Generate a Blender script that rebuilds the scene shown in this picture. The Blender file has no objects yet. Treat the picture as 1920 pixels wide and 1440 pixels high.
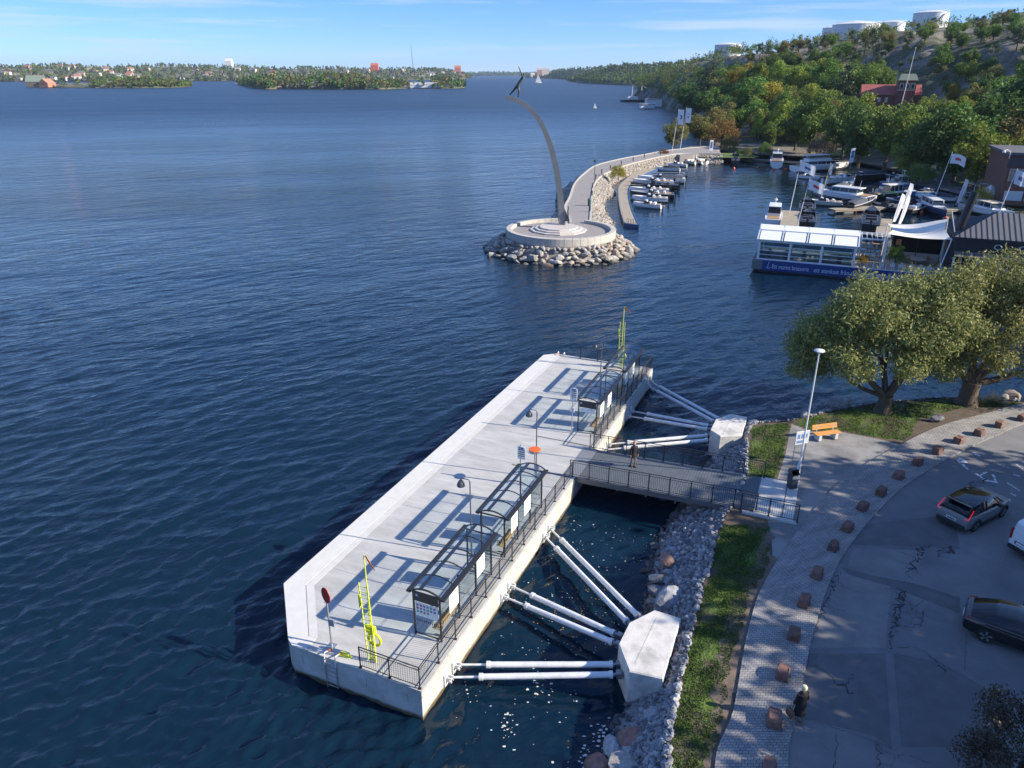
import bpy, math, random
import numpy as np
from mathutils import Vector, Matrix
from mathutils.bvhtree import BVHTree

R = math.radians
SC = bpy.context.scene
COL = SC.collection
rnd = random.Random(7)

# ------------------------------------------------------------------ camera
cam_d = bpy.data.cameras.new('camera')
cam_d.sensor_fit = 'HORIZONTAL'
cam_d.sensor_width = 36.0
cam_d.lens = 36.0 * 1378.0 / 1920.0
cam_d.clip_start = 0.5
cam_d.clip_end = 40000.0
cam = bpy.data.objects.new('camera', cam_d)
COL.objects.link(cam)
cam.location = (0, 0, 24.5)
cam.rotation_euler = (R(90 - 22.932), 0, 0)
SC.camera = cam

# ------------------------------------------------------------------ sky, sun, exposure
SUN_EL = 28.0
SUN_AZ = 105.0            # clockwise from +Y
world = bpy.data.worlds.new('World')
SC.world = world
world.use_nodes = True
wt = world.node_tree
wt.nodes.clear()
def wn(t, **k):
    n = wt.nodes.new(t)
    for a, b in k.items():
        setattr(n, a, b)
    return n
w_out = wn('ShaderNodeOutputWorld')
w_bg = wn('ShaderNodeBackground')
w_bg.inputs['Strength'].default_value = 0.064
w_sky = wn('ShaderNodeTexSky', sky_type='NISHITA', sun_disc=False)
w_sky.sun_elevation = R(SUN_EL)
w_sky.sun_rotation = R(SUN_AZ)
w_sky.altitude = 3000.0
w_sky.air_density = 0.9
w_sky.dust_density = 0.0
w_sky.ozone_density = 5.0
# thin streaky clouds, in bands all round the sky
w_tc = wn('ShaderNodeTexCoord')
w_sep = wn('ShaderNodeSeparateXYZ')
wt.links.new(w_tc.outputs['Generated'], w_sep.inputs[0])
w_map = wn('ShaderNodeMapping')
w_map.inputs['Scale'].default_value = (3.0, 3.0, 60.0)
w_map.inputs['Location'].default_value = (0.7, 1.3, 0.4)
wt.links.new(w_tc.outputs['Generated'], w_map.inputs[0])
w_no = wn('ShaderNodeTexNoise')
w_no.inputs['Scale'].default_value = 1.3
w_no.inputs['Detail'].default_value = 6.0
w_no.inputs['Roughness'].default_value = 0.55
wt.links.new(w_map.outputs[0], w_no.inputs['Vector'])
w_cr = wn('ShaderNodeValToRGB')
w_cr.color_ramp.elements[0].position = 0.48
w_cr.color_ramp.elements[0].color = (0, 0, 0, 1)
w_cr.color_ramp.elements[1].position = 0.66
w_cr.color_ramp.elements[1].color = (1, 1, 1, 1)
wt.links.new(w_no.outputs['Fac'], w_cr.inputs[0])
w_mul = wn('ShaderNodeMath', operation='MULTIPLY')
wt.links.new(w_cr.outputs[0], w_mul.inputs[0])
w_mul.inputs[1].default_value = 0.55
w_mix = wn('ShaderNodeMix', data_type='RGBA')
wt.links.new(w_mul.outputs[0], w_mix.inputs['Factor'])
w_sat = wn('ShaderNodeHueSaturation')
w_sat.inputs['Saturation'].default_value = 1.1
wt.links.new(w_sky.outputs[0], w_sat.inputs['Color'])
# light scattered more than once, the same blue over the whole sky
w_add = wn('ShaderNodeMix', data_type='RGBA', blend_type='ADD')
w_add.inputs['Factor'].default_value = 1.0
wt.links.new(w_sat.outputs[0], w_add.inputs[6])
w_add.inputs[7].default_value = (0.34, 1.15, 3.9, 1)
wt.links.new(w_add.outputs[2], w_mix.inputs[6])
w_mix.inputs[7].default_value = (6.4, 7.4, 8.2, 1)
wt.links.new(w_mix.outputs[2], w_bg.inputs['Color'])
wt.links.new(w_bg.outputs[0], w_out.inputs['Surface'])

sun_d = bpy.data.lights.new('sun', 'SUN')
sun_d.energy = 5.0
sun_d.angle = R(0.53)
sun_d.color = (1.0, 0.90, 0.74)
sun = bpy.data.objects.new('sun', sun_d)
COL.objects.link(sun)
_sd = Vector((math.sin(R(SUN_AZ)) * math.cos(R(SUN_EL)), math.cos(R(SUN_AZ)) * math.cos(R(SUN_EL)), math.sin(R(SUN_EL))))
sun.rotation_euler = (-_sd).to_track_quat('-Z', 'Y').to_euler()
sun.location = (60, -40, 80)

SC.view_settings.view_transform = 'Standard'
SC.view_settings.look = 'None'
SC.view_settings.exposure = 0.85
SC.view_settings.gamma = 1.0
SC.view_settings.use_curve_mapping = False
try:
    SC.cycles.use_denoising = True
    SC.cycles.max_bounces = 5
    SC.cycles.diffuse_bounces = 2
    SC.cycles.glossy_bounces = 3
    SC.cycles.volume_bounces = 0
    SC.cycles.transparent_max_bounces = 10
    SC.cycles.caustics_reflective = False
    SC.cycles.caustics_refractive = False
except Exception:
    pass

# ------------------------------------------------------------------ helpers
MATS = {}
def M(name, col, rough=0.7, metal=0.0, var=0.0, vscale=2.0, bump=0.0, bscale=20.0, col2=None, c2scale=1.0, c2pos=(0.45, 0.6),
      emit=0.0, objvar=0.0, coat=0.0, detail=5.0, stretch=None, spec=0.5):
    if name in MATS:
        return MATS[name]
    m = bpy.data.materials.new(name)
    m.use_nodes = True
    nt = m.node_tree
    N, LK = nt.nodes, nt.links
    b = N['Principled BSDF']
    c = (*col, 1)
    b.inputs['Base Color'].default_value = c
    b.inputs['Roughness'].default_value = rough
    b.inputs['Metallic'].default_value = metal
    b.inputs['Specular IOR Level'].default_value = spec
    if coat:
        b.inputs['Coat Weight'].default_value = coat
        b.inputs['Coat Roughness'].default_value = 0.05
    if emit:
        b.inputs['Emission Color'].default_value = c
        b.inputs['Emission Strength'].default_value = emit
    if var or bump or col2 or objvar:
        tc = N.new('ShaderNodeTexCoord')
        src = tc.outputs['Object']
        if stretch:
            mp = N.new('ShaderNodeMapping')
            mp.inputs['Scale'].default_value = stretch
            LK.new(src, mp.inputs[0])
            src = mp.outputs[0]
        colout = None
        if col2:
            n2 = N.new('ShaderNodeTexNoise')
            n2.inputs['Scale'].default_value = c2scale
            n2.inputs['Detail'].default_value = detail
            n2.inputs['Roughness'].default_value = 0.6
            LK.new(src, n2.inputs['Vector'])
            r2 = N.new('ShaderNodeMapRange')
            r2.inputs[1].default_value = c2pos[0]
            r2.inputs[2].default_value = c2pos[1]
            LK.new(n2.outputs['Fac'], r2.inputs[0])
            mx = N.new('ShaderNodeMix'); mx.data_type = 'RGBA'
            LK.new(r2.outputs[0], mx.inputs['Factor'])
            mx.inputs[6].default_value = c
            mx.inputs[7].default_value = (*col2, 1)
            colout = mx.outputs[2]
        if var or objvar:
            hs = N.new('ShaderNodeHueSaturation')
            if colout:
                LK.new(colout, hs.inputs['Color'])
            else:
                hs.inputs['Color'].default_value = c
            val = None
            if var:
                n1 = N.new('ShaderNodeTexNoise')
                n1.inputs['Scale'].default_value = vscale
                n1.inputs['Detail'].default_value = 6.0
                n1.inputs['Roughness'].default_value = 0.65
                LK.new(src, n1.inputs['Vector'])
                r1 = N.new('ShaderNodeMapRange')
                r1.inputs[1].default_value = 0.3
                r1.inputs[2].default_value = 0.7
                r1.inputs[3].default_value = 1 - var
                r1.inputs[4].default_value = 1 + var
                LK.new(n1.outputs['Fac'], r1.inputs[0])
                val = r1.outputs[0]
            if objvar:
                oi = N.new('ShaderNodeObjectInfo')
                r3 = N.new('ShaderNodeMapRange')
                r3.inputs[3].default_value = 1 - objvar
                r3.inputs[4].default_value = 1 + objvar
                LK.new(oi.outputs['Random'], r3.inputs[0])
                if val:
                    mm = N.new('ShaderNodeMath'); mm.operation = 'MULTIPLY'
                    LK.new(val, mm.inputs[0]); LK.new(r3.outputs[0], mm.inputs[1])
                    val = mm.outputs[0]
                else:
                    val = r3.outputs[0]
            LK.new(val, hs.inputs['Value'])
            colout = hs.outputs[0]
        if colout:
            LK.new(colout, b.inputs['Base Color'])
        if bump:
            n3 = N.new('ShaderNodeTexNoise')
            n3.inputs['Scale'].default_value = bscale
            n3.inputs['Detail'].default_value = 4.0
            LK.new(src, n3.inputs['Vector'])
            bp = N.new('ShaderNodeBump')
            bp.inputs['Strength'].default_value = bump
            bp.inputs['Distance'].default_value = 0.05
            LK.new(n3.outputs['Fac'], bp.inputs['Height'])
            LK.new(bp.outputs[0], b.inputs['Normal'])
    MATS[name] = m
    return m

def glass_mat(name, tint=(0.93, 0.97, 0.98), gloss=0.035):
    if name in MATS:
        return MATS[name]
    m = bpy.data.materials.new(name)
    m.use_nodes = True
    nt = m.node_tree
    nt.nodes.clear()
    o = nt.nodes.new('ShaderNodeOutputMaterial')
    t = nt.nodes.new('ShaderNodeBsdfTransparent'); t.inputs[0].default_value = (*tint, 1)
    g = nt.nodes.new('ShaderNodeBsdfGlossy'); g.inputs['Roughness'].default_value = 0.04
    lw = nt.nodes.new('ShaderNodeLayerWeight'); lw.inputs['Blend'].default_value = 0.5
    pw = nt.nodes.new('ShaderNodeMath'); pw.operation = 'POWER'; pw.inputs[1].default_value = 4.0
    nt.links.new(lw.outputs['Facing'], pw.inputs[0])
    ad = nt.nodes.new('ShaderNodeMath'); ad.operation = 'MULTIPLY_ADD'; ad.inputs[1].default_value = 0.6; ad.inputs[2].default_value = gloss
    nt.links.new(pw.outputs[0], ad.inputs[0])
    mx = nt.nodes.new('ShaderNodeMixShader')
    nt.links.new(ad.outputs[0], mx.inputs[0]); nt.links.new(t.outputs[0], mx.inputs[1]); nt.links.new(g.outputs[0], mx.inputs[2])
    nt.links.new(mx.outputs[0], o.inputs['Surface'])
    MATS[name] = m
    return m

class MB:
    """collects simple solids into one mesh"""
    def __init__(self):
        self.v = []; self.f = []; self.m = []
    def add(self, vs, fs, mi=0):
        o = len(self.v)
        self.v.extend([tuple(p) for p in vs])
        for f in fs:
            self.f.append(tuple(i + o for i in f)); self.m.append(mi)
        return self
    def box(self, x0, x1, y0, y1, z0, z1, mi=0):
        vs = [(x0,y0,z0),(x1,y0,z0),(x1,y1,z0),(x0,y1,z0),(x0,y0,z1),(x1,y0,z1),(x1,y1,z1),(x0,y1,z1)]
        return self.add(vs, [(3,2,1,0),(4,5,6,7),(0,1,5,4),(1,2,6,5),(2,3,7,6),(3,0,4,7)], mi)
    def cbox(self, x0, x1, y0, y1, z0, z1, ch=0.02, mi=0):
        """box with chamfered vertical and top edges"""
        p = [(x0+ch,y0),(x1-ch,y0),(x1,y0+ch),(x1,y1-ch),(x1-ch,y1),(x0+ch,y1),(x0,y1-ch),(x0,y0+ch)]
        cx, cy = (x0+x1)/2, (y0+y1)/2
        kx, ky = max(0.0, 1-2*ch/max(x1-x0,1e-6)), max(0.0, 1-2*ch/max(y1-y0,1e-6))
        vs = [(a,b,z0) for a,b in p] + [(a,b,z1-ch) for a,b in p] + [(cx+(a-cx)*kx, cy+(b-cy)*ky, z1) for a,b in p]
        fs = [tuple(reversed(range(8))), tuple(range(16,24))]
        for r in (0, 8):
            for i in range(8):
                j = (i+1) % 8
                fs.append((r+i, r+j, r+8+j, r+8+i))
        return self.add(vs, fs, mi)
    def bar(self, p0, p1, w, h=None, mi=0, up=(0,0,1)):
        h = w if h is None else h
        a, b = Vector(p0), Vector(p1)
        d = (b-a)
        if d.length < 1e-6: return self
        d.normalize()
        u = Vector(up)
        if abs(d.dot(u)) > 0.98: u = Vector((1,0,0))
        s = d.cross(u).normalized(); t = s.cross(d).normalized()
        s *= w/2; t *= h/2
        vs = [a-s-t, a+s-t, a+s+t, a-s+t, b-s-t, b+s-t, b+s+t, b-s+t]
        return self.add(vs, [(0,1,2,3),(7,6,5,4),(0,4,5,1),(1,5,6,2),(2,6,7,3),(3,7,4,0)], mi)
    def tube(self, p0, p1, r0, r1=None, seg=8, mi=0, caps=True):
        return self.path([p0, p1], [r0, r0 if r1 is None else r1], seg, mi, caps)
    def path(self, pts, rad, seg=8, mi=0, caps=True):
        pts = [Vector(p) for p in pts]
        if not isinstance(rad, (list, tuple)): rad = [rad]*len(pts)
        vs = []; prev = None
        for i, p in enumerate(pts):
            if i == 0: d = pts[1]-pts[0]
            elif i == len(pts)-1: d = pts[-1]-pts[-2]
            else: d = (pts[i+1]-pts[i]).normalized() + (pts[i]-pts[i-1]).normalized()
            if d.length < 1e-9: d = Vector((0,0,1))
            d.normalize()
            if prev is None:
                u = Vector((0,0,1)) if abs(d.z) < 0.9 else Vector((1,0,0))
                s = d.cross(u).normalized()
            else:
                s = (prev - d*prev.dot(d))
                s = s.normalized() if s.length > 1e-6 else d.orthogonal().normalized()
            prev = s
            t = d.cross(s)
            for k in range(seg):
                a = 2*math.pi*k/seg
                vs.append(p + (s*math.cos(a) + t*math.sin(a))*rad[i])
        fs = []
        for i in range(len(pts)-1):
            for k in range(seg):
                j = (k+1) % seg
                fs.append((i*seg+k, i*seg+j, (i+1)*seg+j, (i+1)*seg+k))
        if caps:
            fs.append(tuple(reversed(range(seg))))
            fs.append(tuple(range((len(pts)-1)*seg, len(pts)*seg)))
        return self.add(vs, fs, mi)
    def prism(self, poly, z0, z1, mi=0):
        n = len(poly)
        a = sum(poly[i][0]*poly[(i+1)%n][1]-poly[(i+1)%n][0]*poly[i][1] for i in range(n))
        if a < 0: poly = list(reversed(poly))
        vs = [(x,y,z0) for x,y in poly] + [(x,y,z1) for x,y in poly]
        fs = [tuple(reversed(range(n))), tuple(range(n, 2*n))]
        for i in range(n):
            j = (i+1) % n
            fs.append((i, j, n+j, n+i))
        return self.add(vs, fs, mi)
    def lathe(self, prof, seg=16, c=(0,0), mi=0):
        vs = []
        for r, z in prof:
            for k in range(seg):
                a = 2*math.pi*k/seg
                vs.append((c[0]+r*math.cos(a), c[1]+r*math.sin(a), z))
        fs = []
        for i in range(len(prof)-1):
            for k in range(seg):
                j = (k+1) % seg
                fs.append((i*seg+k, i*seg+j, (i+1)*seg+j, (i+1)*seg+k))
        fs.append(tuple(reversed(range(seg))))
        fs.append(tuple(range((len(prof)-1)*seg, len(prof)*seg)))
        return self.add(vs, fs, mi)
    def loft(self, rings, mi=0, closed=True, caps=True):
        n = len(rings[0]); vs = [p for r in rings for p in r]; fs = []
        for i in range(len(rings)-1):
            for k in range(n if closed else n-1):
                j = (k+1) % n
                fs.append((i*n+k, i*n+j, (i+1)*n+j, (i+1)*n+k))
        if caps and closed:
            fs.append(tuple(reversed(range(n)))); fs.append(tuple(range((len(rings)-1)*n, len(rings)*n)))
        return self.add(vs, fs, mi)
    def mesh(self, name, mats, smooth=False):
        me = bpy.data.meshes.new(name)
        me.from_pydata(self.v, [], self.f)
        if not isinstance(mats, (list, tuple)): mats = [mats]
        for m in mats: me.materials.append(m)
        if len(mats) > 1: me.polygons.foreach_set('material_index', self.m)
        if smooth:
            me.polygons.foreach_set('use_smooth', [True]*len(me.polygons))
            try: me.set_sharp_from_angle(angle=R(40))
            except Exception: pass
        me.update()
        return me
    def build(self, name, mats, parent=None, smooth=False, loc=None, rot=None):
        return link(name, self.mesh(name, mats, smooth), parent, loc, rot)

def link(name, me, parent=None, loc=None, rot=None):
    o = bpy.data.objects.new(name, me)
    COL.objects.link(o)
    if parent is not None: o.parent = parent
    if loc is not None: o.location = loc
    if rot is not None: o.rotation_euler = rot
    return o

def tag(o, label=None, cat=None, group=None, kind=None):
    if label: o['label'] = label
    if cat: o['category'] = cat
    if group: o['group'] = group
    if kind: o['kind'] = kind
    return o

def thing(name, label, cat, loc=(0,0,0), rz=0.0, group=None):
    o = bpy.data.objects.new(name, None)
    o.empty_display_size = 0.3
    COL.objects.link(o)
    o.location = loc; o.rotation_euler = (0, 0, rz)
    return tag(o, label, cat, group)

def kids(o):
    return list(CHILD.get(o.name, []))

def copy_tree(o, loc=None, rz=None, label=None, group=None, scale=None, parent=None):
    c = o.copy(); COL.objects.link(c)
    c.parent = parent
    if loc is not None: c.location = loc
    if rz is not None: c.rotation_euler = (0, 0, rz)
    if scale is not None: c.scale = scale
    if label: c['label'] = label
    if group: c['group'] = group
    for ch in o.children:
        copy_tree(ch, parent=c)
    return c

def interp(poly, n):
    """resample polyline to n points (with Catmull smoothing)"""
    P = [Vector(p) for p in poly]
    d = [0.0]
    for a, b in zip(P, P[1:]): d.append(d[-1] + (b-a).length)
    out = []
    for i in range(n):
        t = d[-1]*i/(n-1)
        k = 0
        while k < len(d)-2 and d[k+1] < t: k += 1
        s = (t-d[k]) / max(d[k+1]-d[k], 1e-9)
        p0 = P[max(k-1,0)]; p1 = P[k]; p2 = P[k+1]; p3 = P[min(k+2, len(P)-1)]
        out.append(0.5*((2*p1) + (p2-p0)*s + (2*p0-5*p1+4*p2-p3)*s*s + (3*p1-p0-3*p2+p3)*s*s*s))
    return out

def inside(x, y, poly):
    c = False; n = len(poly); j = n-1
    for i in range(n):
        xi, yi = poly[i][0], poly[i][1]; xj, yj = poly[j][0], poly[j][1]
        if (yi > y) != (yj > y) and x < (xj-xi)*(y-yi)/(yj-yi)+xi: c = not c
        j = i
    return c

# rocks: a few irregular shapes shared by all stones
def rock_mesh(seed, mats, sub=1):
    r = random.Random(seed)
    t = (1+5**0.5)/2
    V0 = [Vector(p).normalized() for p in [(-1,t,0),(1,t,0),(-1,-t,0),(1,-t,0),(0,-1,t),(0,1,t),(0,-1,-t),(0,1,-t),(t,0,-1),(t,0,1),(-t,0,-1),(-t,0,1)]]
    F0 = [(0,11,5),(0,5,1),(0,1,7),(0,7,10),(0,10,11),(1,5,9),(5,11,4),(11,10,2),(10,7,6),(7,1,8),(3,9,4),(3,4,2),(3,2,6),(3,6,8),(3,8,9),(4,9,5),(2,4,11),(6,2,10),(8,6,7),(9,8,1)]
    for _ in range(sub):
        cache = {}; F1 = []
        def mid(a, b):
            k = (min(a,b), max(a,b))
            if k not in cache:
                V0.append(((V0[a]+V0[b])/2).normalized()); cache[k] = len(V0)-1
            return cache[k]
        for a, b, c in F0:
            x, y, z = mid(a,b), mid(b,c), mid(c,a)
            F1 += [(a,x,z),(b,y,x),(c,z,y),(x,y,z)]
        F0 = F1
    # cut by random planes for facets
    pl = [(Vector((r.gauss(0,1), r.gauss(0,1), r.gauss(0,1))).normalized(), r.uniform(0.5,0.85)) for _ in range(9)]
    out = []
    for v in V0:
        s = 1.0
        for n, d in pl:
            k = v.dot(n)
            if k > 1e-3: s = min(s, d/k)
        out.append(v*s*(1+r.uniform(-0.03,0.03)))
    sx, sy, sz = 1.0, r.uniform(0.65,0.9), r.uniform(0.5,0.75)
    out = [(p.x*sx, p.y*sy, p.z*sz) for p in out]
    me = bpy.data.meshes.new('rock')
    me.from_pydata(out, [], F0)
    for m in (mats if isinstance(mats, (list,tuple)) else [mats]): me.materials.append(m)
    me.update()
    return me

# ------------------------------------------------------------------ materials of the setting
def stone_mat(name, cols, rough=0.85, bump=0.5, bscale=14.0, wet=True):
    m = bpy.data.materials.new(name); m.use_nodes = True
    nt = m.node_tree; N, LK = nt.nodes, nt.links
    b = N['Principled BSDF']
    b.inputs['Roughness'].default_value = rough
    geo = N.new('ShaderNodeNewGeometry'); oi = N.new('ShaderNodeObjectInfo')
    ad = N.new('ShaderNodeMath'); ad.operation = 'ADD'
    LK.new(geo.outputs['Random Per Island'], ad.inputs[0]); LK.new(oi.outputs['Random'], ad.inputs[1])
    fr = N.new('ShaderNodeMath'); fr.operation = 'FRACT'; LK.new(ad.outputs[0], fr.inputs[0])
    cr = N.new('ShaderNodeValToRGB')
    e = cr.color_ramp.elements
    while len(e) < len(cols): e.new(0.5)
    for i, c in enumerate(cols):
        e[i].position = i/(len(cols)-1); e[i].color = (*c, 1)
    LK.new(fr.outputs[0], cr.inputs[0])
    tc = N.new('ShaderNodeTexCoord')
    no = N.new('ShaderNodeTexNoise'); no.inputs['Scale'].default_value = 5.0; no.inputs['Detail'].default_value = 6.0
    LK.new(geo.outputs['Position'], no.inputs['Vector'])
    mr = N.new('ShaderNodeMapRange'); mr.inputs[1].default_value = 0.3; mr.inputs[2].default_value = 0.7
    mr.inputs[3].default_value = 0.7; mr.inputs[4].default_value = 1.25
    LK.new(no.outputs['Fac'], mr.inputs[0])
    sp = N.new('ShaderNodeSeparateXYZ'); LK.new(geo.outputs['Position'], sp.inputs[0])
    # wet dark band just above the waterline
    wr = N.new('ShaderNodeMapRange'); wr.inputs[1].default_value = 0.12; wr.inputs[2].default_value = 0.45
    wr.inputs[3].default_value = 0.35 if wet else 1.0; wr.inputs[4].default_value = 1.0
    LK.new(sp.outputs['Z'], wr.inputs[0])
    mu = N.new('ShaderNodeMath'); mu.operation = 'MULTIPLY'; LK.new(mr.outputs[0], mu.inputs[0]); LK.new(wr.outputs[0], mu.inputs[1])
    hs = N.new('ShaderNodeHueSaturation'); LK.new(cr.outputs[0], hs.inputs['Color']); LK.new(mu.outputs[0], hs.inputs['Value'])
    LK.new(hs.outputs[0], b.inputs['Base Color'])
    n3 = N.new('ShaderNodeTexNoise'); n3.inputs['Scale'].default_value = bscale; n3.inputs['Detail'].default_value = 5.0
    LK.new(geo.outputs['Position'], n3.inputs['Vector'])
    bp = N.new('ShaderNodeBump'); bp.inputs['Strength'].default_value = bump; bp.inputs['Distance'].default_value = 0.06
    LK.new(n3.outputs['Fac'], bp.inputs['Height']); LK.new(bp.outputs[0], b.inputs['Normal'])
    MATS[name] = m
    return m

def water_mat():
    m = bpy.data.materials.new('water'); m.use_nodes = True
    nt = m.node_tree; N, LK = nt.nodes, nt.links
    b = N['Principled BSDF']
    b.inputs['Base Color'].default_value = (0.0028, 0.0145, 0.030, 1)
    b.inputs['Roughness'].default_value = 0.07
    b.inputs['IOR'].default_value = 1.333
    geo = N.new('ShaderNodeNewGeometry')
    def noise(scale, stretch, rot, detail, rough=0.55):
        mp = N.new('ShaderNodeMapping'); mp.vector_type = 'TEXTURE'
        mp.inputs['Rotation'].default_value = (0, 0, rot)
        mp.inputs['Scale'].default_value = (stretch, 1.0, 1.0)
        LK.new(geo.outputs['Position'], mp.inputs[0])
        n = N.new('ShaderNodeTexNoise'); n.inputs['Scale'].default_value = scale
        n.inputs['Detail'].default_value = detail; n.inputs['Roughness'].default_value = rough
        LK.new(mp.outputs[0], n.inputs['Vector'])
        return n.outputs['Fac']
    def math_(op, a, bb):
        x = N.new('ShaderNodeMath'); x.operation = op
        for i, q in enumerate((a, bb)):
            if isinstance(q, (int, float)): x.inputs[i].default_value = q
            else: LK.new(q, x.inputs[i])
        return x.outputs[0]
    big = noise(0.15, 1.8, R(34), 2.0)
    mid = noise(0.34, 2.3, R(30), 2.5, 0.55)
    mid = math_('SUBTRACT', 1.0, math_('ABSOLUTE', math_('SUBTRACT', math_('MULTIPLY', mid, 2.0), 1.0), 0.0))
    fin = noise(2.6, 2.0, R(42), 3.0, 0.55)
    h = math_('ADD', math_('MULTIPLY', big, 0.7), math_('ADD', math_('MULTIPLY', mid, 0.42), math_('MULTIPLY', fin, 0.17)))
    # calmer water in the lee of the pier and inside the basin
    def calm(cx, cy, r0, r1, lo):
        d = N.new('ShaderNodeVectorMath'); d.operation = 'DISTANCE'
        LK.new(geo.outputs['Position'], d.inputs[0]); d.inputs[1].default_value = (cx, cy, 0)
        mr = N.new('ShaderNodeMapRange'); mr.interpolation_type = 'SMOOTHSTEP'
        mr.inputs[1].default_value = r0; mr.inputs[2].default_value = r1; mr.inputs[3].default_value = lo; mr.inputs[4].default_value = 1.0
        LK.new(d.outputs['Value'], mr.inputs[0])
        return mr.outputs[0]
    k = math_('MULTIPLY', calm(3.0, 25.0, 3.0, 9.5, 0.16), calm(8.0, 36.5, 2.0, 7.0, 0.22))
    k = math_('MULTIPLY', k, calm(60.0, 160.0, 30.0, 75.0, 0.30))
    # real waves carry the near field; relief takes over where the sheet is flat
    dn = N.new('ShaderNodeVectorMath'); dn.operation = 'LENGTH'; LK.new(geo.outputs['Position'], dn.inputs[0])
    nf = N.new('ShaderNodeMapRange'); nf.inputs[1].default_value = 90; nf.inputs[2].default_value = 420; nf.inputs[3].default_value = 0.42; nf.inputs[4].default_value = 0.75
    LK.new(dn.outputs['Value'], nf.inputs[0])
    k = math_('MULTIPLY', k, nf.outputs[0])
    # wind patches
    wp = noise(0.022, 2.6, R(14), 4.0)
    mw = N.new('ShaderNodeMapRange'); mw.inputs[1].default_value = 0.35; mw.inputs[2].default_value = 0.65
    mw.inputs[3].default_value = 0.55; mw.inputs[4].default_value = 1.3
    LK.new(wp, mw.inputs[0])
    k = math_('MULTIPLY', k, mw.outputs[0])
    rg = N.new('ShaderNodeMapRange'); rg.inputs[1].default_value = 0.03; rg.inputs[2].default_value = 0.2; rg.inputs[3].default_value = 0.04; rg.inputs[4].default_value = 0.06
    LK.new(k, rg.inputs[0])
    # open water is roughened by ripples too small to see
    ro = N.new('ShaderNodeMapRange'); ro.interpolation_type = 'SMOOTHSTEP'
    ro.inputs[1].default_value = 110; ro.inputs[2].default_value = 650; ro.inputs[3].default_value = 1.0; ro.inputs[4].default_value = 5.6
    LK.new(dn.outputs['Value'], ro.inputs[0])
    LK.new(math_('MULTIPLY', rg.outputs[0], ro.outputs[0]), b.inputs['Roughness'])
    bp = N.new('ShaderNodeBump'); bp.inputs['Distance'].default_value = 1.35
    LK.new(math_('MULTIPLY', h, k), bp.inputs['Height']); bp.inputs['Strength'].default_value = 1.0
    LK.new(bp.outputs[0], b.inputs['Normal'])
    MATS['water'] = m
    return m

concrete_w = M('concrete_light', (0.52, 0.51, 0.48), 0.85, var=0.10, vscale=1.3, bump=0.15, bscale=30, col2=(0.46, 0.455, 0.43), c2scale=0.5)
grav_cols = [(0.15, 0.16, 0.18), (0.30, 0.31, 0.33), (0.22, 0.23, 0.25), (0.40, 0.40, 0.41), (0.12, 0.125, 0.14), (0.27, 0.26, 0.26)]
gravel_stone = stone_mat('gravel_stone', grav_cols)
boulder_cols = [(0.33, 0.31, 0.28), (0.42, 0.39, 0.34), (0.25, 0.24, 0.23), (0.44, 0.41, 0.36), (0.36, 0.27, 0.20), (0.27, 0.26, 0.25), (0.40, 0.36, 0.30)]
boulder_m = stone_mat('boulder_stone', boulder_cols)

# ------------------------------------------------------------------ water
# one sheet: real wind waves on the near sound, graded coarser with distance, flat beyond
wr_ = np.random.RandomState(12)
WY = [6.0]
while WY[-1] < 470: WY.append(WY[-1]+max(.16, .0066*WY[-1]))
WY = np.array(WY); WC_ = 720
tx = np.linspace(-.98, .86, WC_)
GX = np.outer(WY+14, tx); GY = np.repeat(WY[:, None], WC_, axis=1)
cellx = (WY+14)*(1.84/WC_); cell_ = np.maximum(cellx, np.gradient(WY))[:, None]
Zw = np.zeros_like(GX)
gust = .6+.75*(.5+.5*np.sin(GX*.045+GY*.021+1.0)*np.cos(GY*.037-GX*.013))
for i in range(150):
    lam = .34*(9.0)**wr_.beta(1.1, 2.2)
    a = R(118)+wr_.normal()*R(30)
    kx, ky = math.cos(a)*2*math.pi/lam, math.sin(a)*2*math.pi/lam
    slope = .039*(lam/1.6)**(-.12)
    amp = slope*lam/(2*math.pi)
    ph = kx*GX+ky*GY+wr_.uniform(0, 2*math.pi)
    # crests narrower than troughs; waves finer than the grid are left out
    fade = np.clip((lam/cell_-2.6)/2.0, 0, 1)
    w_ = np.sin(ph); Zw += amp*fade*(w_+.22*np.cos(2*ph+math.pi))
def soft(d, r0, r1, lo):
    t_ = np.clip((d-r0)/(r1-r0), 0, 1); t_ = t_*t_*(3-2*t_); return lo+(1-lo)*t_
calm_ = soft(np.hypot(GX-3, GY-25), 3, 9.5, .12)*soft(np.hypot(GX-8, GY-36.5), 2, 7, .18)*soft(np.hypot(GX-60, GY-160), 30, 75, .22)
edge = np.clip((470-GY)/120, 0, 1)*np.clip((GX/(GY+14)+.98)/.03, 0, 1)*np.clip((.86-GX/(GY+14))/.03, 0, 1)
Zw *= calm_*gust*edge
nr = len(WY)
V_ = np.stack([GX, GY, Zw], axis=2).reshape(-1, 3)
idx = np.arange(nr*WC_).reshape(nr, WC_)
F_ = np.stack([idx[:-1, :-1], idx[:-1, 1:], idx[1:, 1:], idx[1:, :-1]], axis=2).reshape(-1, 4)
big_v = np.array([(-6500, -300, 0), (6500, -300, 0), (6500, 12500, 0), (-6500, 12500, 0)], float)
V_ = np.concatenate([V_, big_v]); b0 = nr*WC_
c00, c10, c01, c11 = idx[0, 0], idx[0, -1], idx[-1, 0], idx[-1, -1]
extra_f = np.array([(b0, b0+1, c10, c00), (b0+1, b0+2, c11, c10), (b0+2, b0+3, c01, c11), (b0+3, b0, c00, c01)])
F_ = np.concatenate([F_, extra_f]).astype(np.int32)
me = bpy.data.meshes.new('water')
me.vertices.add(len(V_)); me.vertices.foreach_set('co', V_.astype(np.float32).ravel())
me.loops.add(F_.size); me.loops.foreach_set('vertex_index', F_.ravel())
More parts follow.
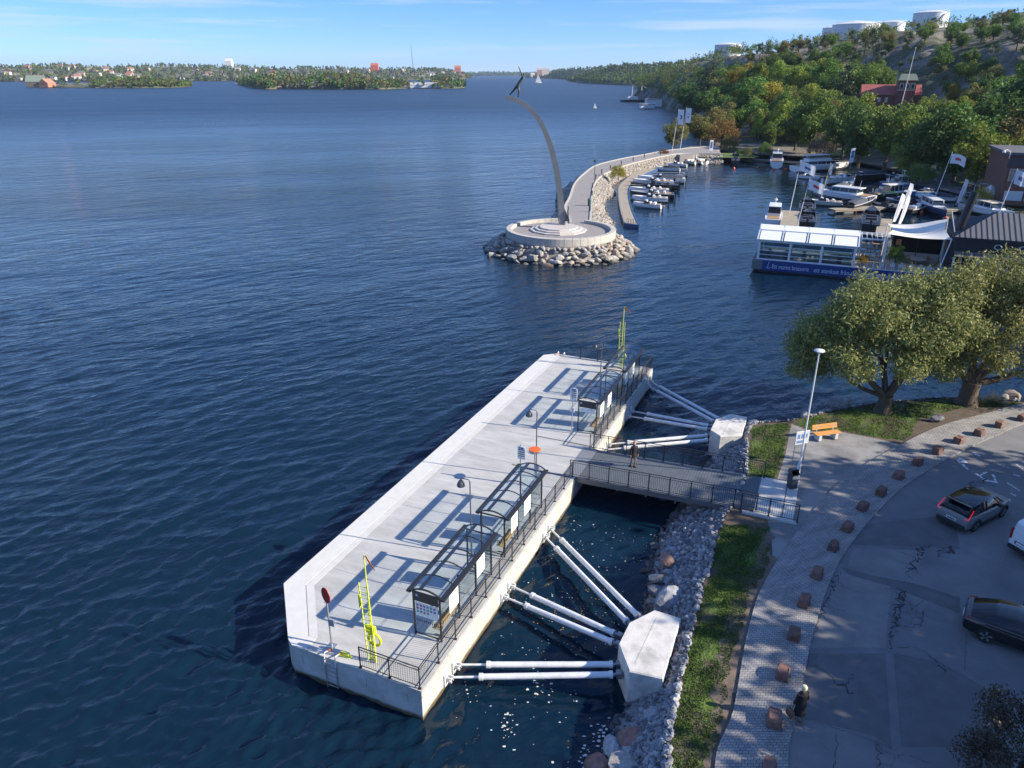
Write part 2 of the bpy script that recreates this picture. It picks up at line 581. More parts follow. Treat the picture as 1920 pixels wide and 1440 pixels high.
me.polygons.add(len(F_)); me.polygons.foreach_set('loop_start', np.arange(0, F_.size, 4, dtype=np.int32))
me.polygons.foreach_set('use_smooth', np.ones(len(F_), dtype=bool))
me.materials.append(water_mat()); me.update(calc_edges=True)
tag(link('water', me), kind='structure')

# ------------------------------------------------------------------ near land
LZ = 1.86
TOP = [(4.3, 9.0), (5.0, 14.0), (5.57, 18.65, 1.86)[:2], (6.28, 21.25, 1.86)[:2], (7.56, 24.7, 1.86)[:2], (8.66, 27.46, 1.86)[:2], (9.85, 30.27, 1.86)[:2], (10.97, 33.04, 1.86)[:2],
       (14.02, 38.63, 1.86)[:2], (15.17, 42.01, 1.86)[:2], (16.76, 46.15, 1.86)[:2], (19.64, 46.92, 1.86)[:2], (23.3, 48.53, 1.86)[:2], (26.96, 49.75, 1.86)[:2], (33.15, 50.92, 1.86)[:2], (38.37, 50.23, 1.86)[:2], (46.0, 50.0), (70.0, 47.0)]
WAT = [(1.8, 9.0), (2.2, 15.0), (3.3, 20.0), (4.3, 21.9), (5.2, 24.0), (6.6, 28.9), (7.7, 33.2), (9.1, 36.4),
       (11.6, 40.6), (13.4, 44.0), (16.4, 48.6), (20.6, 49.4), (24.6, 51.4), (28.2, 53.0), (34.4, 53.2), (40.0, 52.8), (46.0, 52.6), (70.0, 50.0)]
n = 120
tp = interp([(x, y, 0) for x, y in TOP], n)
# pair water points by parameter of the control polygon
def interp_param(ctrl, n_per):
    out = []
    P = [Vector((x, y, 0)) for x, y in ctrl]
    for k in range(len(P)-1):
        p0 = P[max(k-1,0)]; p1 = P[k]; p2 = P[k+1]; p3 = P[min(k+2,len(P)-1)]
        for i in range(n_per):
            s = i/n_per
            out.append(0.5*((2*p1)+(p2-p0)*s+(2*p0-5*p1+4*p2-p3)*s*s+(3*p1-p0-3*p2+p3)*s*s*s))
    out.append(P[-1])
    return out
tp = interp_param(TOP, 7); wp_ = interp_param(WAT, 7)
n = len(tp)
g = MB()
vs = []; fs = []
for a, b in zip(tp, wp_):
    d = b-a
    vs += [(a.x, a.y, LZ), (a.x+d.x*0.35, a.y+d.y*0.35, LZ*0.62), (b.x, b.y, 0.0), (b.x+d.x*0.9, b.y+d.y*0.9, -1.6)]
for i in range(n-1):
    for k in range(3):
        fs.append((i*4+k, i*4+k+1, (i+1)*4+k+1, (i+1)*4+k))
g.add(vs, fs)
gravel_bed = M('gravel_bed', (0.13, 0.135, 0.14), 0.95, var=0.35, vscale=6, bump=0.8, bscale=9)
bank = g.build('shore_bank', gravel_bed)
tag(bank, kind='structure')
land_poly = [(p.x, p.y) for p in tp] + [(70, 9)]
asphalt = M('asphalt', (0.155, 0.158, 0.165), 0.9, var=0.14, vscale=0.6, bump=0.25, bscale=60, col2=(0.185, 0.185, 0.188), c2scale=0.16, c2pos=(0.47, 0.55))
gb = MB(); gb.prism(land_poly, -1.0, LZ-0.06)
soil = M('soil', (0.10, 0.075, 0.055), 0.95, var=0.3, vscale=2.5, bump=0.6, bscale=14)
tag(gb.build('ground', soil), kind='structure')

# brick walk (raised a kerb above the car park)
BL = [(6.1, 9.0), (6.6, 14.0), (7.17, 18.65, 1.86)[:2], (8.55, 21.25, 1.86)[:2], (10.44, 25.69, 1.86)[:2], (12.51, 29.43, 1.86)[:2], (17.24, 35.66, 1.86)[:2], (21.03, 39.6, 1.86)[:2], (25.78, 43.27, 1.86)[:2], (29.66, 45.9, 1.86)[:2], (34.29, 48.07, 1.86)[:2], (38.92, 49.84, 1.86)[:2], (46, 48.5)]
BR = [(8.0, 9.0), (8.9, 14.0), (9.77, 18.65, 1.86)[:2], (11.07, 21.25, 1.86)[:2], (13.56, 26.03, 1.86)[:2], (16.93, 31.15, 1.86)[:2], (22.02, 36.69, 1.86)[:2], (25.74, 39.79, 1.86)[:2], (29.04, 42.15, 1.86)[:2], (32.39, 44.28, 1.86)[:2], (36.89, 46.75, 1.86)[:2], (42, 47.0), (46, 47.6)]
bl = interp_param(BL, 8); br = interp_param(BR, 8)
def brick_mat():
    m = bpy.data.materials.new('brick_paving'); m.use_nodes = True
    nt = m.node_tree; N, LK = nt.nodes, nt.links
    b = N['Principled BSDF']; b.inputs['Roughness'].default_value = 0.9
    uv = N.new('ShaderNodeUVMap'); uv.uv_map = 'walk'
    br_ = N.new('ShaderNodeTexBrick')
    br_.inputs['Scale'].default_value = 1.0
    br_.inputs['Brick Width'].default_value = 0.21; br_.inputs['Row Height'].default_value = 0.14
    br_.inputs['Mortar Size'].default_value = 0.010; br_.inputs['Mortar Smooth'].default_value = 0.4
    br_.inputs['Color1'].default_value = (0.27, 0.26, 0.255, 1); br_.inputs['Color2'].default_value = (0.35, 0.335, 0.32, 1)
    br_.inputs['Mortar'].default_value = (0.055, 0.052, 0.05, 1)
    LK.new(uv.outputs[0], br_.inputs['Vector'])
    no = N.new('ShaderNodeTexNoise'); no.inputs['Scale'].default_value = 0.9; no.inputs['Detail'].default_value = 6
    LK.new(uv.outputs[0], no.inputs['Vector'])
    mr = N.new('ShaderNodeMapRange'); mr.inputs[1].default_value = .3; mr.inputs[2].default_value = .7; mr.inputs[3].default_value = .72; mr.inputs[4].default_value = 1.15
    LK.new(no.outputs['Fac'], mr.inputs[0])
    hs = N.new('ShaderNodeHueSaturation'); LK.new(br_.outputs['Color'], hs.inputs['Color']); LK.new(mr.outputs[0], hs.inputs['Value'])
    LK.new(hs.outputs[0], b.inputs['Base Color'])
    bp = N.new('ShaderNodeBump'); bp.inputs['Strength'].default_value = 0.6; bp.inputs['Distance'].default_value = 0.015; bp.invert = True
    LK.new(br_.outputs['Fac'], bp.inputs['Height']); LK.new(bp.outputs[0], b.inputs['Normal'])
    return m
def ribbon(name, left, right, z, mat, cols=6, uvname='walk', skirt=0.0):
    rows = len(left); vs = []; fs = []; uvs = []
    s = 0.0
    for i in range(rows):
        if i: s += ((left[i]-left[i-1]).length + (right[i]-right[i-1]).length)/2
        for k in range(cols+1):
            t = k/cols
            p = left[i].lerp(right[i], t)
            vs.append((p.x, p.y, z)); uvs.append((t*(right[i]-left[i]).length, s))
    for i in range(rows-1):
        for k in range(cols):
            a = i*(cols+1)+k
            fs.append((a, a+1, a+cols+2, a+cols+1))
    nb = len(vs)
    if skirt:
        for side in (0, cols):
            o = len(vs)
            for i in range(rows):
                q = vs[i*(cols+1)+side]; vs.append((q[0], q[1], z-skirt)); uvs.append(uvs[i*(cols+1)+side])
            for i in range(rows-1):
                a = i*(cols+1)+side; bq = (i+1)*(cols+1)+side
                fs.append((a, bq, o+i+1, o+i))
    me = bpy.data.meshes.new(name); me.from_pydata(vs, [], fs); me.materials.append(mat)
    u = me.uv_layers.new(name=uvname)
    for lp in me.loops: u.data[lp.index].uv = uvs[lp.vertex_index]
    me.update()
    return link(name, me)
walk = ribbon('brick_walk', bl, br, LZ+0.03, brick_mat(), skirt=0.16)
tag(walk, kind='structure')
# car park surface right of the walk
ap = MB()
ap.add([(p.x, p.y, LZ-0.045) for p in br] + [(70, 47, LZ-0.045), (70, 9, LZ-0.045)], [tuple(range(len(br)+2))])
tag(ap.build('car_park', asphalt), kind='structure')
# narrow asphalt strip of a different age along the walk, patches of newer asphalt, seams and cracks
patch_m = M('asphalt_new', (0.122, 0.124, 0.13), 0.92, var=0.15, vscale=1.2, bump=0.25, bscale=70)
patch_l = M('asphalt_old', (0.20, 0.198, 0.195), 0.92, var=0.16, vscale=0.9, bump=0.3, bscale=60)
def sheet(name, pts, z, mat):
    b = MB(); b.add([(p[0], p[1], z) for p in pts], [tuple(range(len(pts)))])
    o = b.build(name, mat); tag(o, kind='structure'); return o
sheet('asphalt_patch', [(18.59, 33.86, 1.82), (24.69, 34.91, 1.82), (23.16, 31.67, 1.82), (21.35, 31.9, 1.82), (17.43, 32.13, 1.82)], LZ-0.041, patch_m)
sheet('asphalt_patch', [(16.37, 30.24, 1.82), (17.76, 29.48, 1.82), (19.54, 28.87, 1.82), (21.04, 27.89, 1.82), (20.42, 26.78, 1.82), (18.69, 28.2, 1.82), (16.63, 29.27, 1.82)], LZ-0.041, patch_m)
sheet('asphalt_patch', [(12.4, 24.27, 1.82), (15.84, 24.27, 1.82), (13.83, 19.46, 1.82), (13.47, 20.05, 1.82), (11.01, 20.91, 1.82)], LZ-0.041, patch_m)
sheet('asphalt_patch', [(16.18, 24.27, 1.82), (17.86, 23.81, 1.82), (19.01, 22.36, 1.82), (17.16, 19.58, 1.82), (14.23, 19.58, 1.82)], LZ-0.041, patch_m)
sheet('asphalt_patch', [(16.12, 29.81, 1.82), (18.16, 28.67, 1.82), (15.99, 24.59, 1.82), (12.68, 24.59, 1.82)], LZ-0.037, patch_l)
sheet('asphalt_patch', [(17.69, 31.76, 1.82), (21.46, 31.57, 1.82), (19.12, 29.07, 1.82), (16.81, 30.33, 1.82)], LZ-0.037, patch_l)
tar = M('crack_filler', (0.045, 0.045, 0.048), 0.9)
def crack(name, pts, w, seed, br_n=4):
    r = random.Random(seed); b = MB()
    def line(P, w, jit, depth=0):
        Q = []
        for a, c in zip(P, P[1:]):
            a = Vector((a[0], a[1], 0)); c = Vector((c[0], c[1], 0)); L_ = (c-a).length; k = max(2, int(L_/0.12))
            for i in range(k): Q.append(a.lerp(c, i/k) + Vector((r.uniform(-jit, jit), r.uniform(-jit, jit), 0)))
        Q.append(Vector((P[-1][0], P[-1][1], 0)))
        zz = LZ-0.0315 + depth*0.0013 + len(b.v)*1e-6
        for a, c in zip(Q, Q[1:]):
            d = (c-a)
            if d.length < 1e-4: continue
            s = Vector((-d.y, d.x, 0)).normalized()
            w0 = w*r.uniform(0.05, .6)/2; w1 = w*r.uniform(0.05, .6)/2
            b.add([(a-s*w0)+Vector((0,0,zz)), (a+s*w0)+Vector((0,0,zz)), (c+s*w1)+Vector((0,0,zz)), (c-s*w1)+Vector((0,0,zz))], [(0,3,2,1)])
            zz += 1e-6
        return Q
    Q = line(pts, w, w*1.2)
    for k in range(br_n):
        q = r.choice(Q); a = r.uniform(0, 6.28); l_ = r.uniform(0.4, 1.3)
        line([q, q+Vector((math.cos(a)*l_*.5, math.sin(a)*l_*.5, 0)), q+Vector((math.cos(a+.4)*l_, math.sin(a+.4)*l_, 0))], w*0.35, 0.08, 1)
    o = b.build(name, tar); tag(o, kind='structure')
    return o
crack('asphalt_crack', [(18.57, 28.47, 1.82), (17.98, 27.51, 1.82), (17.24, 26.42, 1.82), (16.17, 24.59, 1.82)], 0.16, 1, 9)
crack('asphalt_crack', [(18.65, 28.27, 1.82), (17.92, 27.14, 1.82), (17.08, 25.9, 1.82)], 0.10, 2, 9)
crack('asphalt_crack', [(21.35, 31.9, 1.82), (20.45, 30.76, 1.82), (19.49, 29.81, 1.82)], 0.18, 3, 8)
crack('asphalt_crack', [(16.07, 29.69, 1.82), (15.06, 28.27, 1.82), (13.84, 26.42, 1.82)], 0.14, 4, 6)
crack('asphalt_crack', [(13.77, 26.25, 1.82), (12.62, 24.43, 1.82), (11.53, 22.36, 1.82)], 0.06, 5, 2)
crack('asphalt_crack', [(17.76, 29.48, 1.82), (19.08, 28.99, 1.82), (20.94, 27.7, 1.82)], 0.04, 6, 1)
crack('asphalt_crack', [(11.01, 20.91, 1.82), (12.73, 20.17, 1.82), (14.99, 18.79, 1.82)], 0.04, 7, 1)
crack('asphalt_crack', [(12.09, 20.05, 1.82), (11.35, 18.47, 1.82)], 0.05, 8, 1)
crack('asphalt_crack', [(13.47, 19.69, 1.82), (12.85, 18.47, 1.82)], 0.09, 9, 2)
crack('asphalt_crack', [(18.81, 26.96, 1.82), (18.15, 25.9, 1.82)], 0.08, 10, 4)
crack('asphalt_crack', [(16.3, 24.27, 1.82), (19.26, 22.78, 1.82)], 0.03, 11, 0)
crack('asphalt_crack', [(17.57, 32.13, 1.82), (20.45, 31.76, 1.82), (23.21, 30.33, 1.82)], 0.03, 12, 0)
crack('asphalt_crack', [(19.93, 25.4, 1.82), (18.6, 23.22, 1.82)], 0.04, 13, 1)
crack('oil_stain', [(13.27, 22.42, 1.82), (13.55, 22.09, 1.82)], 0.2, 14, 2)
crack('oil_stain', [(22.06, 31.67, 1.82), (22.84, 31.57, 1.82)], 0.3, 15, 3)
crack('oil_stain', [(28.38, 38.38, 1.82), (28.8, 38.82, 1.82)], 0.25, 16, 2)
crack('oil_stain', [(17.7, 23.51, 1.82), (17.73, 23.16, 1.82)], 0.14, 17, 2)
# worn white road paint
paint = M('road_paint', (0.62, 0.62, 0.60), 0.8, var=0.25, vscale=6)
pr_ = random.Random(31)
pb = MB()
PAINT = [(28.36, 41.23, 28.34, 40.0, 0.28), (28.69, 41.51, 28.64, 40.81, 0.4), (28.53, 39.47, 28.65, 38.57, 0.22), (28.56, 38.7, 29.24, 38.38, 0.2), (29.3, 39.67, 28.5, 39.14, 0.16), (29.5, 39.34, 29.15, 38.45, 0.2), (29.76, 38.38, 29.94, 37.46, 0.14), (30.74, 39.34, 31.01, 39.14, 0.2), (30.57, 40.67, 31.07, 40.13, 0.12), (29.99, 42.23, 30.07, 41.65, 0.3), (31.75, 40.67, 31.75, 40.0, 0.12), (29.22, 37.16, 29.35, 36.87, 0.18)]
for k, (ax, ay, cx, cy, w) in enumerate(PAINT):
    # broken, worn stroke: a few ragged pieces
    a = Vector((ax, ay, 0)); c = Vector((cx, cy, 0)); d = c-a; s = Vector((-d.y, d.x, 0)).normalized()
    t = 0.0
    while t < 1.0:
        e = min(1.0, t + pr_.uniform(0.15, 0.4))
        p0, p1 = a+d*t, a+d*e
        w0, w1 = w*pr_.uniform(0.25, 0.55), w*pr_.uniform(0.25, 0.55)
        z = Vector((0, 0, LZ-0.036+k*1e-4))
        pb.add([p0-s*w0+z, p1-s*w1+z, p1+s*w0*pr_.uniform(0.6, 1)+z, p0+s*w1+z], [(0,1,2,3)])
        t = e + pr_.uniform(0.0, 0.12)
tag(pb.build('road_marking', paint), kind='structure')

# manhole cover flush with the asphalt
mh = thing('manhole_cover', 'round dark iron manhole cover in the shaded car park asphalt', 'manhole cover', (17.01, 22.98, 1.82))
iron = M('cast_iron', (0.035, 0.03, 0.028), 0.6, 0.6, var=0.3, vscale=8)
MB().lathe([(0.36, -0.04), (0.36, -0.033), (0.40, -0.033), (0.40, -0.05)], 20).build('frame', iron, mh)
b = MB(); b.lathe([(0.34, -0.05), (0.34, -0.026)], 20)
for i in range(5): b.box(-0.28, 0.28, -0.23+i*0.105, -0.19+i*0.105, -0.0262, -0.02)
b.build('lid', iron, mh)

# lawns
def lawn_mat():
    m = bpy.data.materials.new('lawn'); m.use_nodes = True
    nt = m.node_tree; N, LK = nt.nodes, nt.links
    b = N['Principled BSDF']; b.inputs['Roughness'].default_value = 0.9
    geo = N.new('ShaderNodeNewGeometry')
    n1 = N.new('ShaderNodeTexNoise'); n1.inputs['Scale'].default_value = 0.55; n1.inputs['Detail'].default_value = 8; n1.inputs['Roughness'].default_value = 0.65
    LK.new(geo.outputs['Position'], n1.inputs['Vector'])
    cr = N.new('ShaderNodeValToRGB'); e = cr.color_ramp.elements
    e[0].position = 0.40; e[0].color = (0.095, 0.07, 0.05, 1)
    e[1].position = 0.50; e[1].color = (0.072, 0.11, 0.018, 1)
    x = e.new(0.62); x.color = (0.10, 0.155, 0.02, 1)
    LK.new(n1.outputs['Fac'], cr.inputs[0])
    n2 = N.new('ShaderNodeTexNoise'); n2.inputs['Scale'].default_value = 9; n2.inputs['Detail'].default_value = 5
    LK.new(geo.outputs['Position'], n2.inputs['Vector'])
    mr = N.new('ShaderNodeMapRange'); mr.inputs[1].default_value = .3; mr.inputs[2].default_value = .7; mr.inputs[3].default_value = .55; mr.inputs[4].default_value = 1.35
    LK.new(n2.outputs['Fac'], mr.inputs[0])
    hs = N.new('ShaderNodeHueSaturation'); LK.new(cr.outputs[0], hs.inputs['Color']); LK.new(mr.outputs[0], hs.inputs['Value'])
    LK.new(hs.outputs[0], b.inputs['Base Color'])
    bp = N.new('ShaderNodeBump'); bp.inputs['Strength'].default_value = 1.0; bp.inputs['Distance'].default_value = 0.08
    LK.new(n2.outputs['Fac'], bp.inputs['Height']); LK.new(bp.outputs[0], b.inputs['Normal'])
    MATS['lawn'] = m
    return m
lawn_m = lawn_mat()
grass_blade = M('grass_blade', (0.07, 0.125, 0.018), 0.8, var=0.35, vscale=1.5)
from math import floor
def ragged(poly, seed, amp=.13):
    r = random.Random(seed*7+1); out = []
    for a, c in zip(poly, poly[1:]+poly[:1]):
        L_ = math.hypot(c[0]-a[0], c[1]-a[1]); k = max(1, int(L_/.35))
        for i in range(k):
            t = i/k; j = amp if i else 0
            out.append((a[0]+(c[0]-a[0])*t+r.uniform(-j, j), a[1]+(c[1]-a[1])*t+r.uniform(-j, j)))
    return out
def height_noise(x, y):
    return 0.5*math.sin(x*1.9+y*0.7)*math.cos(y*1.3-x*0.4) + 0.3*math.sin(x*4.1-y*3.3)
def lawn(name, poly, z, seed, blades, bare=()):
    poly = ragged(poly, seed)
    xs = [p[0] for p in poly]; ys = [p[1] for p in poly]
    b = MB()
    b.add([(p[0], p[1], z) for p in poly], [tuple(range(len(poly)))])
    o = b.build(name, lawn_m); tag(o, kind='structure')
    r = random.Random(seed); gbm = MB(); c = 0; tries = 0
    while c < blades and tries < blades*6:
        tries += 1
        x = r.uniform(min(xs), max(xs)); y = r.uniform(min(ys), max(ys))
        if not inside(x, y, poly): continue
        if any((x-bx)**2+(y-by)**2 < br_**2*r.uniform(0.5, 1.1) for bx, by, br_ in bare): continue
        if height_noise(x, y)+r.uniform(-.4, .4) < -0.25: continue
        a = r.uniform(0, 6.28); h = r.uniform(0.03, 0.10); w = 0.02; lx, ly = r.uniform(-.05, .05), r.uniform(-.05, .05)
        gbm.add([(x-math.cos(a)*w, y-math.sin(a)*w, z), (x+math.cos(a)*w, y+math.sin(a)*w, z), (x+lx, y+ly, z+h)], [(0, 1, 2)])
        c += 1
    go = gbm.build('grass', grass_blade)
    tag(go, 'short grass blades growing on ' + name.replace('_', ' ') + ' by the shore', 'grass', kind='stuff')
    return o
near_lawn = [(5.1, 14), (5.62, 18.65, 1.86)[:2], (6.35, 21.25, 1.86)[:2], (7.65, 24.7, 1.86)[:2], (8.76, 27.46, 1.86)[:2], (9.96, 30.27, 1.86)[:2], (11.46, 34.05, 1.86)[:2], (13.98, 33.64, 1.86)[:2], (12.78, 30.27, 1.86)[:2], (11.13, 27.84, 1.86)[:2], (9.42, 24.38, 1.86)[:2], (8.14, 21.25, 1.86)[:2], (7.07, 18.65, 1.86)[:2], (6.5, 14)]
lawn('near_lawn', near_lawn, LZ-0.05, 3, 26000)
mid_lawn = [(14.19, 38.88, 1.86)[:2], (15.31, 42.01, 1.86)[:2], (16.82, 45.98, 1.86)[:2], (19.62, 46.66, 1.86)[:2], (17.58, 42.01, 1.86)[:2], (15.75, 38.31, 1.86)[:2]]
lawn('middle_lawn', mid_lawn, LZ-0.05, 4, 7000)
far_lawn = [(19.7, 46.66, 1.86)[:2], (23.31, 48.35, 1.86)[:2], (26.95, 49.56, 1.86)[:2], (33.13, 50.72, 1.86)[:2], (38.33, 50.04, 1.86)[:2], (37.88, 49.46, 1.86)[:2], (32.88, 48.99, 1.86)[:2], (28.83, 47.18, 1.86)[:2], (26.44, 43.88, 1.86)[:2], (24.55, 44.43, 1.86)[:2], (22.6, 45.4, 1.86)[:2], (20.58, 45.4, 1.86)[:2]]
lawn('far_lawn', far_lawn, LZ-0.05, 5, 12000)
# pale stone gravel between lawn and walk
gravel_path = M('gravel_path', (0.30, 0.29, 0.28), 0.95, var=0.2, vscale=30, bump=0.6, bscale=60, col2=(0.20, 0.195, 0.19), c2scale=0.7, c2pos=(0.42, 0.6))
sheet('gravel_path', [(13.82, 32.9, 1.86), (14.16, 34.84, 1.86), (15.84, 38.31, 1.86), (17.69, 42.01, 1.86), (19.64, 46.49, 1.86), (20.52, 45.24, 1.86), (22.53, 45.24, 1.86), (24.47, 44.28, 1.86), (25.82, 43.35, 1.86), (21.01, 39.53, 1.86), (17.3, 35.66, 1.86), (15.01, 32.8, 1.86), (13.02, 30.19, 1.86)], LZ-0.054, gravel_path)
dirt = M('trodden_soil', (0.17, 0.125, 0.095), 0.95, var=0.25, vscale=3, bump=0.5, bscale=25)
sheet('dirt_path', ragged([(13.9, 33.04, 1.86), (12.99, 30.1, 1.86), (10.46, 25.52, 1.86), (8.63, 21.25, 1.86), (7.21, 18.65, 1.86), (6.55, 14), (6.45, 14), (6.79, 18.65, 1.86), (7.73, 21.25, 1.86), (8.9, 24.38, 1.86), (10.1, 27.46, 1.86), (11.66, 29.63, 1.86), (12.95, 32.08, 1.86), (13.83, 33.54, 1.86)], 17, .22), LZ-0.046, dirt)

# ---------------- loose stone bank: individual large stones and a mass of crushed stone
def stones_stuff(name, label, pts, mat, seed, parent=None, tris0=True):
    """pts: list of (x,y,z,size)"""
    r = np.random.RandomState(seed)
    protos = []
    for s in range(6):
        me = rock_mesh(100+s, mat, 0)
        v = np.array([tuple(q.co) for q in me.vertices]); f = np.array([tuple(p.vertices) for p in me.polygons])
        protos.append((v, f)); bpy.data.meshes.remove(me)
    V_ = []; F_ = []; o = 0
    for i, (x, y, z, s) in enumerate(pts):
        v, f = protos[r.randint(6)]
        q = r.normal(size=4); q /= np.linalg.norm(q); w, a, b_, c = q
        Rm = np.array([[1-2*(b_*b_+c*c), 2*(a*b_-c*w), 2*(a*c+b_*w)], [2*(a*b_+c*w), 1-2*(a*a+c*c), 2*(b_*c-a*w)], [2*(a*c-b_*w), 2*(b_*c+a*w), 1-2*(a*a+b_*b_)]])
        V_.append((v*s) @ Rm.T + np.array([x, y, z])); F_.append(f+o); o += len(v)
    V_ = np.concatenate(V_); F_ = np.concatenate(F_)
    me = bpy.data.meshes.new(name); me.from_pydata(V_.tolist(), [], F_.tolist()); me.materials.append(mat); me.update()
    ob = link(name, me, parent)
    return tag(ob, label, None, kind='stuff')

def bank_point(t, s):
    """t along the bank 0..1 (index), s 0 top .. 1 waterline .. 1.4 under"""
    k = t*(n-1); i = min(int(k), n-2); u = k-i
    a = tp[i].lerp(tp[i+1], u); b_ = wp_[i].lerp(wp_[i+1], u)
    p = a + (b_-a)*s
    if s < 0.35: z = LZ*(1-0.38*s/0.35)
    elif s < 1: z = LZ*0.62*(1-(s-0.35)/0.65)
    else: z = -1.6*(s-1)/0.9
    return p.x, p.y, z
br2 = random.Random(11)
pts = []
for i in range(9000):
    t = br2.uniform(0.06, 0.90); s = br2.uniform(-0.02, 1.12)
    x, y, z = bank_point(t, s)
    if t > 0.60 and br2.random() < 0.7: continue
    pts.append((x, y, z+0.02, br2.choice([0.09, 0.12, 0.15, 0.18, 0.24])*br2.uniform(0.8, 1.2)))
o = stones_stuff('crushed_stone', 'grey crushed stone covering the sloping shore bank', pts, gravel_stone, 5)
o['category'] = 'stones'
rocks = [rock_mesh(200+i, boulder_m, 1) for i in range(8)]
rocks_g = [rock_mesh(300+i, gravel_stone, 1) for i in range(6)]
red_gran = stone_mat('red_granite_stone', [(0.26, 0.14, 0.11), (0.33, 0.20, 0.16), (0.22, 0.15, 0.13)])
rock_red = rock_mesh(401, red_gran, 1)
def part_rock(name, me, parent, x, y, z, s, r):
    o = bpy.data.objects.new(name, me); COL.objects.link(o); o.parent = parent
    o.location = (x, y, z); o.scale = (s, s*r.uniform(.8, 1.1), s*r.uniform(.7, 1.0))
    o.rotation_euler = (r.uniform(-.5, .5), r.uniform(-.5, .5), r.uniform(0, 6.28))
    return o
for i in range(90):
    t = br2.uniform(0.08, 0.62); s = br2.uniform(0.55, 1.12)
    x, y, z = bank_point(t, s); part_rock('stone', br2.choice(rocks_g), bank, x, y, z+0.03, br2.uniform(0.28, 0.5), br2)
for i in range(70):
    t = br2.uniform(0.60, 0.92); s = br2.uniform(0.1, 1.1)
    x, y, z = bank_point(t, s); part_rock('stone', br2.choice(rocks+rocks_g), bank, x, y, z+0.03, br2.uniform(0.25, 0.6), br2)
for (px_, s, me) in [((4.85, 20.72, 0.5), 0.75, rock_red), ((3.83, 20.68, 0.2), 0.62, rocks_g[1]), ((5.87, 21.62, 0.9), 0.6, rocks_g[3]), ((5.32, 21.16, 0.7), 0.55, rocks[2]), ((3.25, 20.1, 0.1), 0.6, rock_red), ((5.22, 22.31, 0.3), 0.5, rocks_g[0]),
                     ((5.24, 19.63, 1.0), 0.5, rocks_g[2]), ((4.38, 19.69, 0.6), 0.7, rocks[1]), ((8.1, 31.78, 0.9), 0.42, rock_red), ((7.44, 30.76, 0.5), 0.5, rocks[4]), ((7.66, 28.63, 0.9), 0.7, rocks_g[4]), ((7.39, 29.84, 0.3), 0.55, rocks_g[5]),
                     ((21.4, 48.62, 1.3), 0.5, rocks_g[1]), ((24.55, 50.2, 1.3), 0.8, rocks_g[2]), ((25.39, 50.49, 1.3), 0.6, rocks[0]), ((38.99, 52.4, 1.2), 0.6, rocks[5]), ((38.09, 52.1, 1.2), 0.5, rocks[6])]:
    part_rock('boulder', me, bank, px_[0], px_[1], px_[2]+.15, s*1.3, br2)

# ------------------------------------------------------------------ the concrete ferry pier
PR = R(66.2)
PO = Vector((-3.65, 22.43, 0))
PL, PW, DZ = 38.5, 9.6, 1.55
e1 = Vector((math.cos(PR), math.sin(PR), 0)); e2 = Vector((-math.sin(PR), math.cos(PR), 0))
def PT(x, y, z=0.0):
    return PO + e1*x + e2*y + Vector((0, 0, z))

def concrete_wall_mat():
    m = bpy.data.materials.new('concrete_wall'); m.use_nodes = True
    nt = m.node_tree; N, LK = nt.nodes, nt.links
    b = N['Principled BSDF']; b.inputs['Roughness'].default_value = 0.88
    geo = N.new('ShaderNodeNewGeometry'); tc = N.new('ShaderNodeTexCoord')
    n1 = N.new('ShaderNodeTexNoise'); n1.inputs['Scale'].default_value = 1.1; n1.inputs['Detail'].default_value = 9; n1.inputs['Roughness'].default_value = .7
    LK.new(tc.outputs['Object'], n1.inputs['Vector'])
    cr = N.new('ShaderNodeValToRGB'); e = cr.color_ramp.elements
    e[0].position = .3; e[0].color = (0.36, 0.345, 0.31, 1); e[1].position = .62; e[1].color = (0.56, 0.545, 0.51, 1)
    LK.new(n1.outputs['Fac'], cr.inputs[0])
    # brown algae line near the water, ragged
    sp = N.new('ShaderNodeSeparateXYZ'); LK.new(geo.outputs['Position'], sp.inputs[0])
    n2 = N.new('ShaderNodeTexNoise'); n2.inputs['Scale'].default_value = 2.2; n2.inputs['Detail'].default_value = 5
    LK.new(tc.outputs['Object'], n2.inputs['Vector'])
    ad = N.new('ShaderNodeMath'); ad.operation = 'MULTIPLY_ADD'; ad.inputs[1].default_value = -0.22
    LK.new(n2.outputs['Fac'], ad.inputs[0]); LK.new(sp.outputs['Z'], ad.inputs[2])
    mr = N.new('ShaderNodeMapRange'); mr.inputs[1].default_value = 0.0; mr.inputs[2].default_value = 0.16; mr.inputs[3].default_value = 1; mr.inputs[4].default_value = 0
    LK.new(ad.outputs[0], mr.inputs[0])
    mx = N.new('ShaderNodeMix'); mx.data_type = 'RGBA'
    LK.new(mr.outputs[0], mx.inputs['Factor']); LK.new(cr.outputs[0], mx.inputs[6]); mx.inputs[7].default_value = (0.11, 0.08, 0.035, 1)
    LK.new(mx.outputs[2], b.inputs['Base Color'])
    n3 = N.new('ShaderNodeTexNoise'); n3.inputs['Scale'].default_value = 7; n3.inputs['Detail'].default_value = 7
    LK.new(tc.outputs['Object'], n3.inputs['Vector'])
    bp = N.new('ShaderNodeBump'); bp.inputs['Strength'].default_value = .35; bp.inputs['Distance'].default_value = .04
    LK.new(n3.outputs['Fac'], bp.inputs['Height']); LK.new(bp.outputs[0], b.inputs['Normal'])
    MATS['concrete_wall'] = m
    return m
cwall = concrete_wall_mat()
coping_m = M('coping_concrete', (0.60, 0.59, 0.555), 0.8, var=0.06, vscale=2, bump=0.1, bscale=25)
deck_m = M('deck_concrete', (0.41, 0.405, 0.385), 0.88, var=0.15, vscale=1.1, bump=0.2, bscale=40, col2=(0.46, 0.455, 0.435), c2scale=0.35, c2pos=(0.4, 0.62), stretch=(2.2, 0.6, 1))
pier = thing('concrete_pier', 'long pale concrete ferry pier with white edge and cut corner', 'pier', PO, PR)
